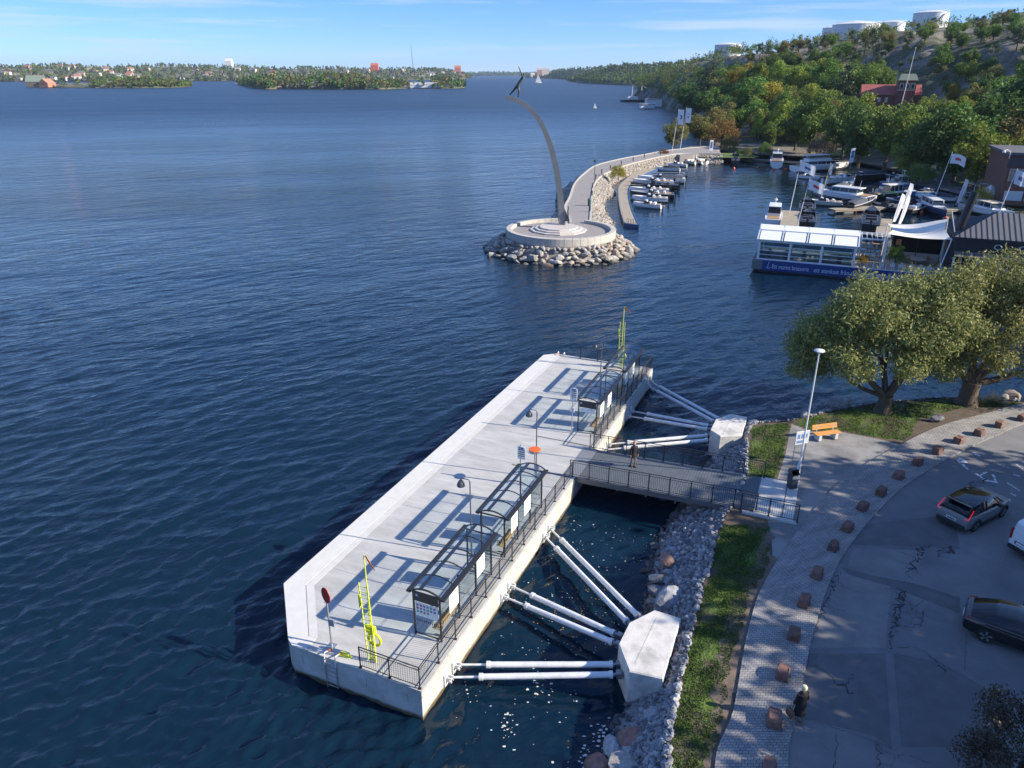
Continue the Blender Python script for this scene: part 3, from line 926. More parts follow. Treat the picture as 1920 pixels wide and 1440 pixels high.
outl = [(0, 0), (PL, 0), (PL, PW-0.9), (PL-0.8, PW), (3.2, PW), (0.25, 6.9), (0, 6.5)]
MB().prism(outl, -1.6, DZ-0.06).build('hull', cwall, pier)
# shallow formwork joints standing proud on the shore wall and near end
fb = MB()
for i in range(1, 13):
    x = i*PL/13
    fb.box(x-0.012, x+0.012, -0.006, 0.004, 0.25, DZ-0.1)
fb.box(0, PL, -0.03, 0.002, DZ-0.30, DZ-0.275)
fb.build('formwork_joint', cwall, pier)
for y in (0.9, 2.9, 6.2): MB().box(-0.03, 0.01, y-0.22, y+0.22, 0.75, 1.2).build('wall_pad', cwall, pier)
# deck slabs with open joints between them
xs = [0.0, 5.2, 11.7, 18.7, 22.75, 29.6, 35.6, PL]
def clip_slab(x0, x1):
    # outline between y 0.0 and the coping inner edge (1.45 from the water side)
    def ymax(x):
        if x < 0.8: return 5.75
        if x < 3.7: return 5.75 + (x-0.8)*(8.15-5.75)/2.9
        return 8.15
    pts = [(x0+0.008, 0.0), (x1-0.008, 0.0)]
    cut = [x for x in (3.7, 0.8) if x0 < x < x1]
    pts.append((x1-0.008, ymax(x1)))
    for c in cut: pts.append((c, ymax(c)))
    pts.append((x0+0.008, ymax(x0)))
    return pts
for a, c in zip(xs, xs[1:]):
    MB().prism(clip_slab(a, c), DZ-0.10, DZ).build('deck_slab', deck_m, pier)
# coping: wide outer band and a narrower inner band, in lengths
oc = [(0.0, 6.5), (0.25, 6.9), (3.2, PW), (PL-0.8, PW), (PL, PW-0.9)]
mid_ = [(0.0, 5.77+0.33), (0.72, 6.12), (3.62, 8.52), (PL, 8.52)]
MB().prism([(0.0, 5.76), (0.0, 6.5), (0.25, 6.9), (3.2, PW), (12.0, PW), (12.0, 8.56), (3.55, 8.56), (0.72, 6.16), (0.75, 5.76)], DZ-0.08, DZ+0.02).build('coping', coping_m, pier)
for a, c in ((12.015, 21.0), (21.015, 30.0)):
    MB().prism([(a, 8.56), (c, 8.56), (c, PW), (a, PW)], DZ-0.08, DZ+0.02).build('coping', coping_m, pier)
MB().prism([(30.015, 8.56), (PL, 8.56), (PL, PW-0.9), (PL-0.8, PW), (30.015, PW)], DZ-0.08, DZ+0.02).build('coping', coping_m, pier)
MB().prism([(0.77, 5.77), (0.74, 6.14), (3.57, 8.54), (PL, 8.54), (PL, 8.17), (3.72, 8.17), (0.85, 5.77)], DZ-0.09, DZ+0.008).build('inner_coping', M('coping_grey', (0.56, 0.55, 0.52), 0.85, var=.08, vscale=2), pier)
# drainage slots and small deck hatches
slot = M('drain_iron', (0.06, 0.06, 0.065), 0.7, 0.3)
for x in (18.55, 22.9): MB().box(x-0.05, x+0.05, 0.3, 4.2, DZ-0.01, DZ+0.006).build('drain_channel', slot, pier)
for (x, y) in ((14.0, 5.0), (27.0, 3.6), (5.8, 4.6)):
    MB().cbox(x-.3, x+.3, y-.3, y+.3, DZ, DZ+0.012, .01).build('deck_hatch', M('hatch_steel', (0.42, 0.42, 0.41), .6, .4), pier)
# quay ladders with white handles
galv = M('galvanised_steel', (0.45, 0.46, 0.47), 0.45, 0.75, var=.12, vscale=6)
dark_steel = M('anthracite_steel', (0.035, 0.038, 0.042), 0.45, 0.3)
white_paint = M('white_paint', (0.75, 0.75, 0.74), 0.5)
yellow_paint = M('yellow_paint', (0.66, 0.72, 0.05), 0.5)
orange_p = M('orange_paint', (0.75, 0.17, 0.02), 0.5)
def quay_ladder(x, y, nx, label):
    t = thing('quay_ladder', label, 'ladder', PT(x, y, 0), PR, 'quay ladders on the concrete pier')
    for s in (-0.28, 0.28):
        b = MB(); b.path([(nx*0.05, s, -0.6), (nx*0.05, s, DZ-0.1)], 0.022, 6)
        b.build('stringer', galv, t)
        MB().path([(nx*0.05, s, DZ-0.35), (nx*0.05, s, DZ+0.15), (0, s, DZ+0.24), (-nx*0.35, s, DZ+0.12), (-nx*0.4, s, DZ)], 0.03, 6).build('handle', white_paint, t)
        MB().tube((-nx*0.22, s, DZ+0.17), (-nx*0.42, s, DZ+0.08), 0.045, seg=6).build('grip', orange_p if s > 0 else M('amber_paint', (0.6, .33, .04), .5), t)
    for i in range(8):
        z = -0.4+i*0.25
        MB().tube((nx*0.05, -0.28, z), (nx*0.05, 0.28, z), 0.016, seg=6).build('rung', galv, t)
    return t
quay_ladder(0.0, 4.45, -1, 'steel ladder with white handles hanging down the near end wall of the pier')
quay_ladder(PL, 8.2, 1, 'steel ladder with pale handles at the far end of the concrete pier')

# ---------------- railings
def railing(name, pts, label, height=1.1, zs=None, post_gap=1.5, bar=0.11, group=None, base=DZ):
    """pts: world xy polyline (Vectors); zs: base heights"""
    t = thing(name, label, 'railing', (pts[0].x, pts[0].y, base), 0, group)
    o = Vector((pts[0].x, pts[0].y, base))
    bars = MB()
    for k in range(len(pts)-1):
        a = Vector((pts[k].x, pts[k].y, zs[k] if zs else base)) - o
        c = Vector((pts[k+1].x, pts[k+1].y, zs[k+1] if zs else base)) - o
        L_ = (c-a).length
        rail = MB(); rail.tube(a+Vector((0,0,height)), c+Vector((0,0,height)), 0.026, seg=6); rail.build('top_rail', dark_steel, t)
        MB().bar(a+Vector((0,0,height-.14)), c+Vector((0,0,height-.14)), 0.03, 0.02).build('middle_rail', dark_steel, t)
        MB().bar(a+Vector((0,0,.12)), c+Vector((0,0,.12)), 0.03, 0.02).build('bottom_rail', dark_steel, t)
        m_ = max(1, round(L_/post_gap))
        for i in range(m_+1):
            if k > 0 and i == 0: continue
            p = a.lerp(c, i/m_)
            b = MB(); b.bar(p, p+Vector((0,0,height)), 0.05, 0.05); b.bar(p+Vector((0,0,0.0)), p+Vector((0,0,.015)), 0.13, 0.13)
            b.build('post', dark_steel, t)
        nb = max(2, int(L_/bar))
        for i in range(1, nb):
            p = a.lerp(c, i/nb)
            bars.bar(p+Vector((0,0,.12)), p+Vector((0,0,height-.14)), 0.012, 0.012)
    tag(bars.build('baluster', dark_steel, t), kind='stuff')
    return t
railing('railing', [PT(.12, 3.0), PT(.12, .14), PT(18.62, .14)], 'dark steel railing along the near shore side and corner of the pier')
railing('railing', [PT(22.8, .14), PT(38.38, .14), PT(38.38, 6.4)], 'dark steel railing along the far shore side and far end of the pier')

# ---------------- waiting shelters
frame_m = M('shelter_frame', (0.028, 0.03, 0.035), 0.4, 0.2, var=.1, vscale=5)
glass = glass_mat('clear_glass')
roof_glass = glass_mat('roof_glass', (0.90, 0.95, 0.97), 0.07)
poster = M('poster_white', (0.78, 0.80, 0.82), 0.6)
wood = M('bench_wood', (0.52, 0.30, 0.10), 0.6, var=0.25, vscale=3, stretch=(1, 12, 12))
decal = M('glass_decal', (0.02, 0.02, 0.022), 0.6)
SY0, SY1 = 0.62, 1.92            # back and front posts
RH, SR = 2.38, 0.34              # eave height and vault rise
def vault(y):
    t = (y-0.35)/(2.10-0.35)
    return RH + SR*4*t*(1-t)*0.9
def make_shelter(label, x0, near_panel, timetable):
    t = thing('waiting_shelter', label, 'shelter', PT(x0, 0, DZ), PR, 'glass waiting shelters along the pier')
    L_ = 5.35
    a, c = 0.12, L_-0.12
    px = [a, a+(c-a)/3, a+2*(c-a)/3, c]
    for x in px:
        MB().box(x-.035, x+.035, SY0-.035, SY0+.035, 0, RH).build('post', frame_m, t)
    for x in (a, c):
        MB().box(x-.035, x+.035, SY1-.035, SY1+.035, 0, RH).build('post', frame_m, t)
    # gutters, ridge bar and arched ribs
    MB().bar((0-.05, 2.06, RH+.03), (L_+.05, 2.06, RH+.03), 0.20, 0.10).build('gutter', frame_m, t)
    MB().bar((0-.05, 0.42, RH+.03), (L_+.05, 0.42, RH+.03), 0.24, 0.10).build('gutter', frame_m, t)
    MB().bar((0, 1.50, vault(1.50)-.03), (L_, 1.50, vault(1.50)-.03), 0.16, 0.05).build('roof_bar', frame_m, t)
    ns = 5
    ys = [0.5+i*(2.0-0.5)/8 for i in range(9)]
    for i in range(ns+1):
        x = i*L_/ns
        b = MB()
        w = 0.07 if i in (0, ns) else 0.035
        for y0, y1 in zip(ys, ys[1:]):
            b.bar((x, y0, vault(y0)), (x, y1, vault(y1)), w, 0.05)
        b.build('roof_rib', frame_m, t)
    for i in range(ns):
        x0_, x1_ = i*L_/ns+.03, (i+1)*L_/ns-.03
        b = MB(); vs = []
        for y in ys: vs += [(x0_, y, vault(y)+.03), (x1_, y, vault(y)+.03)]
        b.add(vs, [(2*k, 2*k+1, 2*k+3, 2*k+2) for k in range(len(ys)-1)])
        b.build('roof_pane', roof_glass, t)
    # tie bars at the ends
    for x in (a, c): MB().bar((x, SY0, RH-.03), (x, SY1, RH-.03), .05, .06).build('tie_bar', frame_m, t)
    MB().bar((a, SY0, .12), (c, SY0, .12), .04, .04).build('sill_rail', frame_m, t)
    # back panes, some with white posters, with dashes across
    for i in range(3):
        xa, xb = px[i]+.05, px[i+1]-.05
        MB().box(xa, xb, SY0-.006, SY0+.006, .16, RH-.08).build('glass_pane', glass, t)
        b = MB()
        k = int((xb-xa)/.09)
        for j in range(k):
            x = xa+(j+.5)*(xb-xa)/k
            b.box(x-.015, x+.015, SY0+.0075, SY0+.0095, .78, .90); b.box(x-.015, x+.015, SY0+.0075, SY0+.0095, 1.58, 1.66)
        tag(b.build('glass_marking', decal, t), kind='stuff')
    for x in (px[1]-.50, px[2]+.50) if timetable else (px[1]-.50, px[2]-.45):
        b = MB(); b.cbox(x-.42, x+.42, SY0-.035, SY0-.009, .95, 2.15, .01); b.build('poster_panel', poster, t)
    # end panes
    for x, on in ((a, near_panel), (c, True)):
        b = MB(); b.box(x-.006, x+.006, SY0+.05, SY1-.05, .16, RH-.08); b.build('end_pane', glass, t)
        MB().bar((x, SY0, .12), (x, SY1, .12), .04, .04).build('sill_rail', frame_m, t)
        b = MB()
        for j in range(12):
            y = SY0+.12+j*(SY1-SY0-.24)/11
            b.box(x-.0095, x-.0075, y-.018, y+.018, .78, .92)
        tag(b.build('glass_marking', decal, t), kind='stuff')
    if near_panel:
        x = a-.012
        MB().box(x-.012, x, SY0+.06, SY1-.06, 1.88, RH-.02).build('name_panel', M('sign_black', (.03, .033, .04), .5), t)
        sg = MB(); sg.box(x-.016, x-.0125, SY1-.26, SY1-.10, 2.13, 2.29); sg.build('ferry_symbol', M('sign_blue', (.05, .16, .42), .5), t)
        sg = MB()
        sg.add([(x-.0185, SY1-.12, 2.19), (x-.0185, SY1-.24, 2.19), (x-.0185, SY1-.22, 2.155), (x-.0185, SY1-.14, 2.155)], [(0,1,2,3)])
        sg.add([(x-.0185, SY1-.15, 2.195), (x-.0185, SY1-.21, 2.195), (x-.0185, SY1-.20, 2.25), (x-.0185, SY1-.16, 2.25)], [(0,1,2,3)])
        sg.build('ferry_pictogram', poster, t)
    if timetable:
        x = a-.030
        MB().box(x-.006, x+.006, SY0+.10, SY1-.10, 1.12, 1.84).build('timetable_board', poster, t)
        cols = [(.45, .06, .30), (.04, .35, .33), (.40, .02, .12), (.10, .30, .18), (.30, .10, .40), (.42, .10, .32), (.08, .16, .45), (.03, .30, .42)]
        r = random.Random(5)
        for row in range(3):
            for k in range(6):
                if row == 2 and k > 3: continue
                y = SY1-.20-k*.17; z = 1.70-row*.17
                cc = r.choice(cols)
                b = MB(); b.box(x-.0085, x-.0065, y-.055, y+.055, z-.055, z+.055); b.build('timetable_tile', M('tile_%d' % cols.index(cc), cc, .6), t)
    elif near_panel:
        MB().box(a-.036, a-.024, SY0+.15, SY1-.10, 1.55, 1.84).build('timetable_board', poster, t)
    return t
def bench_in(x0, xa, xb, label):
    t = thing('bench', label, 'bench', PT(x0+xa, SY0, DZ), PR, 'wooden benches inside the shelters')
    L_ = xb-xa
    for i in range(3): MB().cbox(0, L_, .16+i*.135, .28+i*.135, .44, .475, .006).build('seat_slat', wood, t)
    for z in (.68, .80): MB().cbox(0, L_, .07, .10, z, z+.085, .006).build('back_slat', wood, t)
    for x in (.15, L_-.15):
        b = MB(); b.bar((x, .2, 0), (x, .2, .44), .05, .05); b.bar((x, .14, .42), (x, .56, .42), .05, .04); b.bar((x, .12, .42), (x, .06, .9), .04, .03); b.bar((x, .08, .01), (x, .5, .01), .06, .02)
        b.build('leg_frame', frame_m, t)
    return t
make_shelter('glass shelter nearest the camera with coloured timetable tiles on its end', 2.68, True, True)
bench_in(2.68, .3, 2.0, 'light wooden bench inside the nearest shelter, under its end timetable')
make_shelter('glass shelter second from the near end, beside the orange disc signal', 9.38, False, False)
bench_in(9.38, .3, 2.0, 'light wooden bench inside the second shelter, before the footbridge')
make_shelter('glass shelter just past the footbridge with dark name panel on its end', 24.62, True, False)
bench_in(24.62, .3, 1.8, 'light wooden bench inside the shelter just past the footbridge')
make_shelter('farthest glass shelter at the outer end of the pier', 30.95, False, False)
bench_in(30.95, .3, 1.9, 'light wooden bench inside the farthest shelter')

# ---------------- lamps, signal discs, signs, rescue ladders on the pier
lamp_g = M('lamp_grey', (0.16, 0.17, 0.18), 0.4, 0.6)
lamp_glass = M('lamp_lens', (0.6, 0.6, 0.58), 0.3)
def pier_lamp(x, y, label):
    t = thing('pier_lamp', label, 'lamp', PT(x, y, DZ), PR, 'hooked lamp posts on the pier')
    b = MB(); b.lathe([(.11, 0), (.11, .03), (.06, .04), (.05, .9), (.038, .95), (.032, 4.42)], 10); b.build('pole', lamp_g, t)
    MB().path([(0, 0, 4.38), (0, .04, 4.5), (0, .12, 4.53), (0, .42, 4.50), (0, .5, 4.44), (0, .5, 4.38)], .026, 8).build('arm', lamp_g, t)
    b = MB(); b.lathe([(.03, 4.42), (.07, 4.40), (.13, 4.33), (.19, 4.2), (.21, 4.08), (.20, 4.06)], 16, (0, .5)); b.build('lamp_shade', M('lamp_shade_grey', (.10, .11, .12), .35, .4), t, True)
    b = MB(); b.lathe([(.17, 4.10), (.17, 4.055), (.10, 4.02)], 14, (0, .5)); b.build('lens', lamp_glass, t)
pier_lamp(8.89, 2.2, 'hooked grey lamp post between the two nearest shelters')
pier_lamp(17.71, 2.2, 'hooked grey lamp post near the footbridge, behind the orange disc')
pier_lamp(30.55, 2.2, 'hooked grey lamp post between the two far shelters')
def semaphore(x, y, flat, label, col):
    t = thing('signal_disc', label, 'signal', PT(x, y, DZ), PR)
    b = MB(); b.box(-.18, .18, -.18, .18, 0, .02); b.tube((0, 0, 0), (0, 0, 2.45), .04, seg=8); b.build('pole', galv, t)
    b = MB(); b.tube((0, 0, 1.0), (0, .02, 2.35), .016, seg=6); b.build('pull_rod', galv, t)
    b = MB()
    for s in (0, 1):
        b.path([(.05, .05, 1.45-s*.15), (.05, -.3, 1.45-s*.15), (.05, -.3, 1.25-s*.15)], .012, 6)
    b.box(-.03, -.01, -.28, -.02, 1.15, 1.5); b.build('instruction_plate', M('plate_grey', (.35, .36, .38), .5), t)
    b = MB()
    seg = 20; r = .36
    for zz in (-.014, .014): pass
    if flat:
        b.lathe([(.34, 2.50), (r, 2.515), (r, 2.53), (.34, 2.545), (.05, 2.56)], seg, (0, .0))
    else:
        # disc stands upright, faces the water
        ring = lambda yy, rr: [(rr*math.cos(2*math.pi*k/seg)*.86, yy, 2.72+rr*math.sin(2*math.pi*k/seg)*1.05) for k in range(seg)]
        q = [ring(-.02, .34), ring(-.014, r), ring(.014, r), ring(.02, .34)]
        R_ = Matrix.Rotation(R(72), 3, 'Z')
        b.loft([[tuple(R_ @ Vector(p)) for p in rr] for rr in q])
    b.build('disc', col, t)
    b = MB(); b.tube((-.16, .0, 2.45), (.16, .0, 2.45), .02, seg=6); b.build('hinge', galv, t)
semaphore(0.66, 4.86, False, 'red ferry signal disc standing upright on the near end of the pier', M('signal_red', (.42, .035, .025), .5))
semaphore(16.62, 1.87, True, 'orange ferry signal disc lying flat beside the footbridge end of the second shelter', M('signal_orange', (.80, .13, .015), .45))
def stop_sign(x, y, h, label, rows):
    t = thing('stop_sign', label, 'sign', PT(x, y, DZ), PR)
    b = MB(); b.tube((0, 0, 0), (0, 0, h), .035, seg=8); b.lathe([(.12, 0), (.12, .02), (.05, .03)], 10); b.build('pole', galv, t)
    MB().cbox(-.02, .02, -.30, .18, h-.95, h-.12, .006).build('sign_panel', poster, t)
    b = MB()
    for i in range(rows): b.box(-.0235, -.0208, -.25, .12-.03*(i % 2), h-.34-i*.14, h-.29-i*.14)
    tag(b.build('sign_text_row', decal, t), kind='stuff')
    MB().box(-.0235, -.0208, -.2, .08, h-.27, h-.15).build('route_plate', M('sign_blue2', (.06, .18, .45), .5), t)
    MB().cbox(-.015, .015, -.14, .14, h-1.9, h-1.55, .005).build('info_plate', poster, t)
stop_sign(16.51, 2.75, 2.7, 'white stop sign on a pole beside the orange signal disc', 4)
stop_sign(24.25, 2.2, 3.5, 'tall white stop sign on a pole by the dark name panel shelter', 4)
def rescue_ladder(x, y, label, rz):
    t = thing('rescue_ladder', label, 'rescue ladder', PT(x, y, DZ), PR+rz, 'yellow rescue ladders with pennants')
    for s in (-.2, .2): MB().bar((.12, s, .05), (-.02, s, 4.15), .03, .045).build('ladder_rail', yellow_paint, t)
    for i in range(14):
        z = .3+i*.285; x_ = .12-.14*(z-.05)/4.1
        MB().bar((x_, -.2, z), (x_, .2, z), .022, .022).build('rung', yellow_paint, t)
    MB().tube((.22, 0, 0), (.22, 0, 5.4), .026, seg=8).build('pole', yellow_paint, t)
    for s in (-.12, .12): MB().bar((.22, s, 0), (.22, s, 1.8), .06, .03).build('rescue_frame', yellow_paint, t)
    b = MB(); b.lathe([(.2, 0), (.2, .02)], 4, (.22, 0)); b.build('base_plate', galv, t)
    # lifebuoy
    b = MB(); R0, r0 = .30, .06; sg, sg2 = 20, 8; vs = []
    for k in range(sg):
        a = 2*math.pi*k/sg
        for j in range(sg2):
            q = 2*math.pi*j/sg2
            vs.append((.34+r0*math.sin(q), -.05+(R0+r0*math.cos(q))*math.cos(a), 1.05+(R0+r0*math.cos(q))*math.sin(a)))
    b.add(vs, [(k*sg2+j, k*sg2+(j+1) % sg2, ((k+1) % sg)*sg2+(j+1) % sg2, ((k+1) % sg)*sg2+j) for k in range(sg) for j in range(sg2)])
    b.build('lifebuoy', M('lifebuoy_yellow', (.62, .70, .03), .5), t, True)
    MB().cbox(.15, .31, -.22, .22, 1.5, 1.85, .02).build('rope_box', M('lifebuoy_yellow', (.62, .70, .03), .5), t)
    MB().tube((.0, .26, 2.9), (.05, .3, 3.5), .045, seg=6).build('throw_float', yellow_paint, t)
    # pennant: wind-filled cone
    b = MB(); rings = []
    for i, (d, r) in enumerate([(0, .035), (.15, .085), (.4, .075), (.72, .05)]):
        c = Vector((.22-d*.25, -.05-d*.75, 5.36-d*.55))
        rings.append([tuple(c+Vector((math.cos(a)*r*.4, math.cos(a)*r*.5, math.sin(a)*r))) for a in [2*math.pi*k/8 for k in range(8)]])
    b.loft(rings); b.build('pennant', orange_p, t, True)
rescue_ladder(0.46, 2.72, 'yellow rescue ladder with orange pennant at the near end of the pier', 0)
rescue_ladder(37.2, 2.5, 'yellow rescue ladder with orange pennant at the far end of the pier', R(0))
t = thing('mooring_hook', 'small yellow mooring hook on the deck by the near ladder', 'mooring hook', PT(.42, 4.0, DZ), PR)
b = MB(); b.path([(0, -.22, .02), (0, -.18, .16), (0, .18, .16), (0, .22, .02)], .035, 8); b.build('hook', yellow_paint, t)
MB().cbox(-.1, .1, -.3, .3, 0, .025, .01).build('base_plate', yellow_paint, t)

# ---------------- mooring dolphins and struts
dolph_m = M('dolphin_concrete', (0.60, 0.58, 0.54), 0.85, var=0.14, vscale=2.5, bump=.25, bscale=20, col2=(.42, .41, .38), c2scale=.8)
strut_m = M('strut_white', (0.70, 0.71, 0.71), 0.45, 0.0, var=0.14, vscale=2.2, col2=(.52, .50, .46), c2scale=1.6, c2pos=(.55, .75))
def dolphin(poly, label, zt=1.9):
    c = Vector((sum(p[0] for p in poly)/len(poly), sum(p[1] for p in poly)/len(poly), 0))
    w = PT(c.x, c.y, 0)
    t = thing('mooring_block', label, 'concrete block', w, PR)
    loc = [(p[0]-c.x, p[1]-c.y) for p in poly]
    b = MB(); n_ = len(loc)
    def ring(k, z): return [(x*k, y*k, z) for x, y in loc]
    b.loft([ring(.93, -1.6), ring(1.0, zt-.9), ring(1.0, zt-.05), ring(.975, zt)])
    b.build('block', dolph_m, t)
    x0 = min(p[0] for p in loc); x1 = max(p[0] for p in loc)
    MB().bar((x0*.75, .05, zt+.003), (x1*.75, -.12, zt+.003), .09, .012).build('cast_seam', dolph_m, t)
    return t
d1 = [(5.45, -6.6), (6.94, -6.66), (8.24, -7.5), (8.18, -8.71), (4.27, -8.79), (4.11, -7.44)]
d2 = [(27.92, -6.59), (29.79, -6.63), (31.12, -7.44), (31.14, -8.61), (27.96, -8.68), (27.22, -7.38)]
dolphin(d1, 'six-sided concrete mooring block on the near bank holding white struts')
dolphin(d2, 'six-sided concrete mooring block beyond the footbridge holding white struts')
def strut(xa, za, xb, yb, zb, label):
    a = Vector((xa, -.02, za)); c = Vector((xb, yb, zb)); d = (c-a); L_ = d.length; d.normalize()
    t = thing('mooring_strut', label, 'strut', PT(a.x, a.y, 0), PR, 'white struts between pier and mooring blocks')
    o = Vector((a.x, a.y, 0)); a = a-o; c = c-o
    P = lambda s: a+d*s
    MB().tube(P(1.5), P(L_-.42), .135, seg=14).build('tube', strut_m, t, True)
    b = MB(); b.tube(P(.25), P(1.52), .055, seg=10); b.build('rod', strut_m, t, True)
    for s in (1.42, L_-.5): MB().tube(P(s), P(s+.16), .165, seg=14).build('collar', strut_m, t, True)
    MB().tube(P(L_-.42), P(L_-.08), .075, seg=10).build('end_joint', M('joint_grey', (.28, .29, .31), .4, .7), t, True)
    b = MB(); b.box(-.24, .24, -.06, .012, za-.30, za+.30)
    for s in (-.09, .09): b.box(s-.025, s+.025, -.30, -.055, za-.12, za+.12)
    b.tube((-.16, -.23, za), (.16, -.23, za), .05, seg=8)
    for sx in (-.18, .18):
        for sz in (-.22, .22): b.tube((sx, -.055, za+sz), (sx, -.10, za+sz), .03, seg=6)
    b.build('wall_bracket', strut_m, t)
    b = MB(); b.bar(P(L_-.2), P(L_+.06), .26, .26); b.build('block_bracket', M('joint_grey', (.28, .29, .31), .4, .7), t)
for (xa, za, xb, yb, lab) in [(2.0, .5, 4.65, -6.98, 'lowest strut in the picture, first from the near end of the pier'), (2.75, .55, 5.2, -6.82, 'second strut from the near end of the pier, just above the lowest'),
                              (7.85, .5, 6.3, -6.45, 'lower strut of the middle pair at the near mooring block'), (8.7, .55, 6.85, -6.35, 'upper strut of the middle pair at the near mooring block'),
                              (13.5, .5, 7.7, -6.6, 'lower strut of the long diagonal pair at the near mooring block'), (14.3, .55, 8.3, -6.95, 'upper strut of the long diagonal pair at the near mooring block'),
                              (24.7, .5, 28.2, -6.75, 'strut nearest the footbridge at the far mooring block'), (25.5, .55, 28.9, -6.6, 'second strut from the footbridge at the far mooring block'),
                              (30.7, .5, 29.7, -6.5, 'lower strut of the middle pair at the far mooring block'), (31.6, .55, 30.3, -6.45, 'upper strut of the middle pair at the far mooring block'),
                              (37.0, .5, 31.0, -6.6, 'lower strut of the farthest pair at the outer end of the pier'), (37.9, .55, 31.6, -6.85, 'upper strut of the farthest pair at the outer end of the pier')]:
    strut(xa, za, xb, yb, 1.05, lab)

# ---------------- footbridge to the shore
bx0, bx1 = 18.8, 22.6
by1 = -10.6
zb0, zb1 = DZ-.01, LZ+.02
fb_t = thing('footbridge', 'grey steel footbridge from the pier to the shore lawn', 'footbridge', PT(0, 0, 0), PR)
plate = M('bridge_deck_steel', (0.13, 0.145, 0.16), 0.6, 0.2, var=.12, vscale=2, bump=.15, bscale=30)
girder = M('bridge_girder', (0.17, 0.18, 0.195), 0.5, 0.4)
nS = 62
dk = thing
for i in range(nS):
    t0 = i/nS; t1 = (i+1)/nS-.0014*0
    y0, y1 = 0.0+(by1)*t0, by1*t1+.016
    z0, z1 = zb0+(zb1-zb0)*t0, zb0+(zb1-zb0)*t1
    b = MB()
    b.add([(bx0, y0, z0), (bx1, y0, z0), (bx1, y1, z1), (bx0, y1, z1), (bx0, y0, z0-.04), (bx1, y0, z0-.04), (bx1, y1, z1-.04), (bx0, y1, z1-.04)],
          [(0,3,2,1),(4,5,6,7),(0,1,5,4),(1,2,6,5),(2,3,7,6),(3,0,4,7)])
    b.build('deck_plank', plate, fb_t)
for x in (bx0+.02, bx1-.02):
    b = MB(); b.bar((x, -.05, zb0-.22), (x, by1, zb1-.22), .10, .36); b.build('girder', girder, fb_t)
    b = MB(); b.bar((x+(.09 if x > 20 else -.09), -.05, zb0-.05), (x+(.09 if x > 20 else -.09), by1, zb1-.05), .07, .05); b.build('girder_flange', girder, fb_t)
for i in range(6):
    y = by1*(i+.5)/6
    MB().bar((bx0, y, zb0-.34), (bx1, y, zb0-.34), .10, .14).build('cross_beam', girder, fb_t)
b = MB(); b.add([(bx0-.15, .75, DZ+.012), (bx1+.15, .75, DZ+.012), (bx1+.05, -.2, DZ+.022), (bx0-.05, -.2, DZ+.022)], [(0,3,2,1)])
b.build('ramp_plate', M('ramp_steel', (.33, .33, .33), .5, .5, var=.1), fb_t)
def br_rail(x, label, s):
    pts = [PT(x, .35, 0), PT(x, by1-.1, 0)]
    railing('railing', pts, label, zs=[zb0, zb1], base=DZ, post_gap=1.25)
br_rail(bx0-.05, 'dark steel railing on the near side of the footbridge', -1)
br_rail(bx1+.05, 'dark steel railing on the far side of the footbridge', 1)
# landing slab on shore
ls = thing('landing_slab', 'pale concrete landing slab where the footbridge meets the shore', 'slab', PT(0, 0, 0), PR)
MB().prism([(bx0-.35, by1+.02), (bx1+.15, by1+.02), (bx1+.15, by1-1.45), (bx0-.35, by1-1.45)], .9, LZ+.035).build('slab', concrete_w, ls)
MB().prism([(bx0-.35, by1-1.50), (bx1+.1, by1-1.50), (bx1+.1, by1-2.1), (bx0-.35, by1-2.1)], 1.2, LZ+.03).build('slab', concrete_w, ls)
MB().prism([(bx0-.6, by1+.6), (bx0-.36, by1+.6), (bx0-.36, by1-2.3), (bx0-.6, by1-2.3)], .6, LZ+.06).build('side_wall', concrete_w, ls)
railing('railing', [PT(bx0-.45, by1+.7), PT(bx0-.45, by1-2.3)], 'short dark railing beside the landing slab above the lawn', base=LZ+.06, post_gap=1.2)

# ------------------------------------------------------------------ breakwater with round platform and tall monument
MZ = 2.6
prom_m = M('promenade_asphalt', (0.27, 0.25, 0.235), 0.9, var=.1, vscale=.8, bump=.15, bscale=30)
granite = M('granite_pale', (0.47, 0.44, 0.39), 0.8, var=.14, vscale=2.5, bump=.25, bscale=18)
MC = Vector((7.35, 110.8, 0)); MRAD = 8.15
PLt = [(9.3, 117.5), (9.4, 126.0), (9.51, 133.05, 2.6)[:2], (11.22, 144.76, 2.6)[:2], (13.56, 162.62, 2.6)[:2], (16.99, 178.99, 2.6)[:2], (21.86, 196.4, 2.6)[:2], (30.28, 211.73, 2.6)[:2], (38.54, 223.28, 2.6)[:2], (46.58, 234.43, 2.6)[:2], (53.59, 241.3, 2.6)[:2], (64, 249)]
PRt = [(12.4, 117.0), (13.2, 124.5), (14.58, 137.15, 2.6)[:2], (16.03, 149.57, 2.6)[:2], (17.81, 162.62, 2.6)[:2], (20.35, 174.14, 2.6)[:2], (23.52, 183.06, 2.6)[:2], (29.41, 196.4, 2.6)[:2], (35.96, 207.69, 2.6)[:2], (43.29, 218.81, 2.6)[:2], (50.39, 226.36, 2.6)[:2], (62, 226)]
pl = interp_param(PLt, 8); pr2 = interp_param(PRt, 8)
bw = MB(); vs = []; fs = []
nn = len(pl)
OUT = []; INN = []
for i in range(nn):
    d = (pl[i]-pr2[i]); d.normalize()
    OUT.append(pl[i]+d*3.6)
    k = 4.2 if i < nn*.75 else 3.2
    INN.append(pr2[i]-d*k)
    o2 = pl[i]+d*6.5; i2 = pr2[i]-d*7.0
    vs += [(o2.x, o2.y, -1.8), (OUT[i].x, OUT[i].y, 0), (pl[i].x, pl[i].y, MZ-.12), (pr2[i].x, pr2[i].y, MZ-.12), (INN[i].x, INN[i].y, 0), (i2.x, i2.y, -1.8)]
for i in range(nn-1):
    for k in range(5): fs.append((i*6+k, i*6+k+1, (i+1)*6+k+1, (i+1)*6+k))
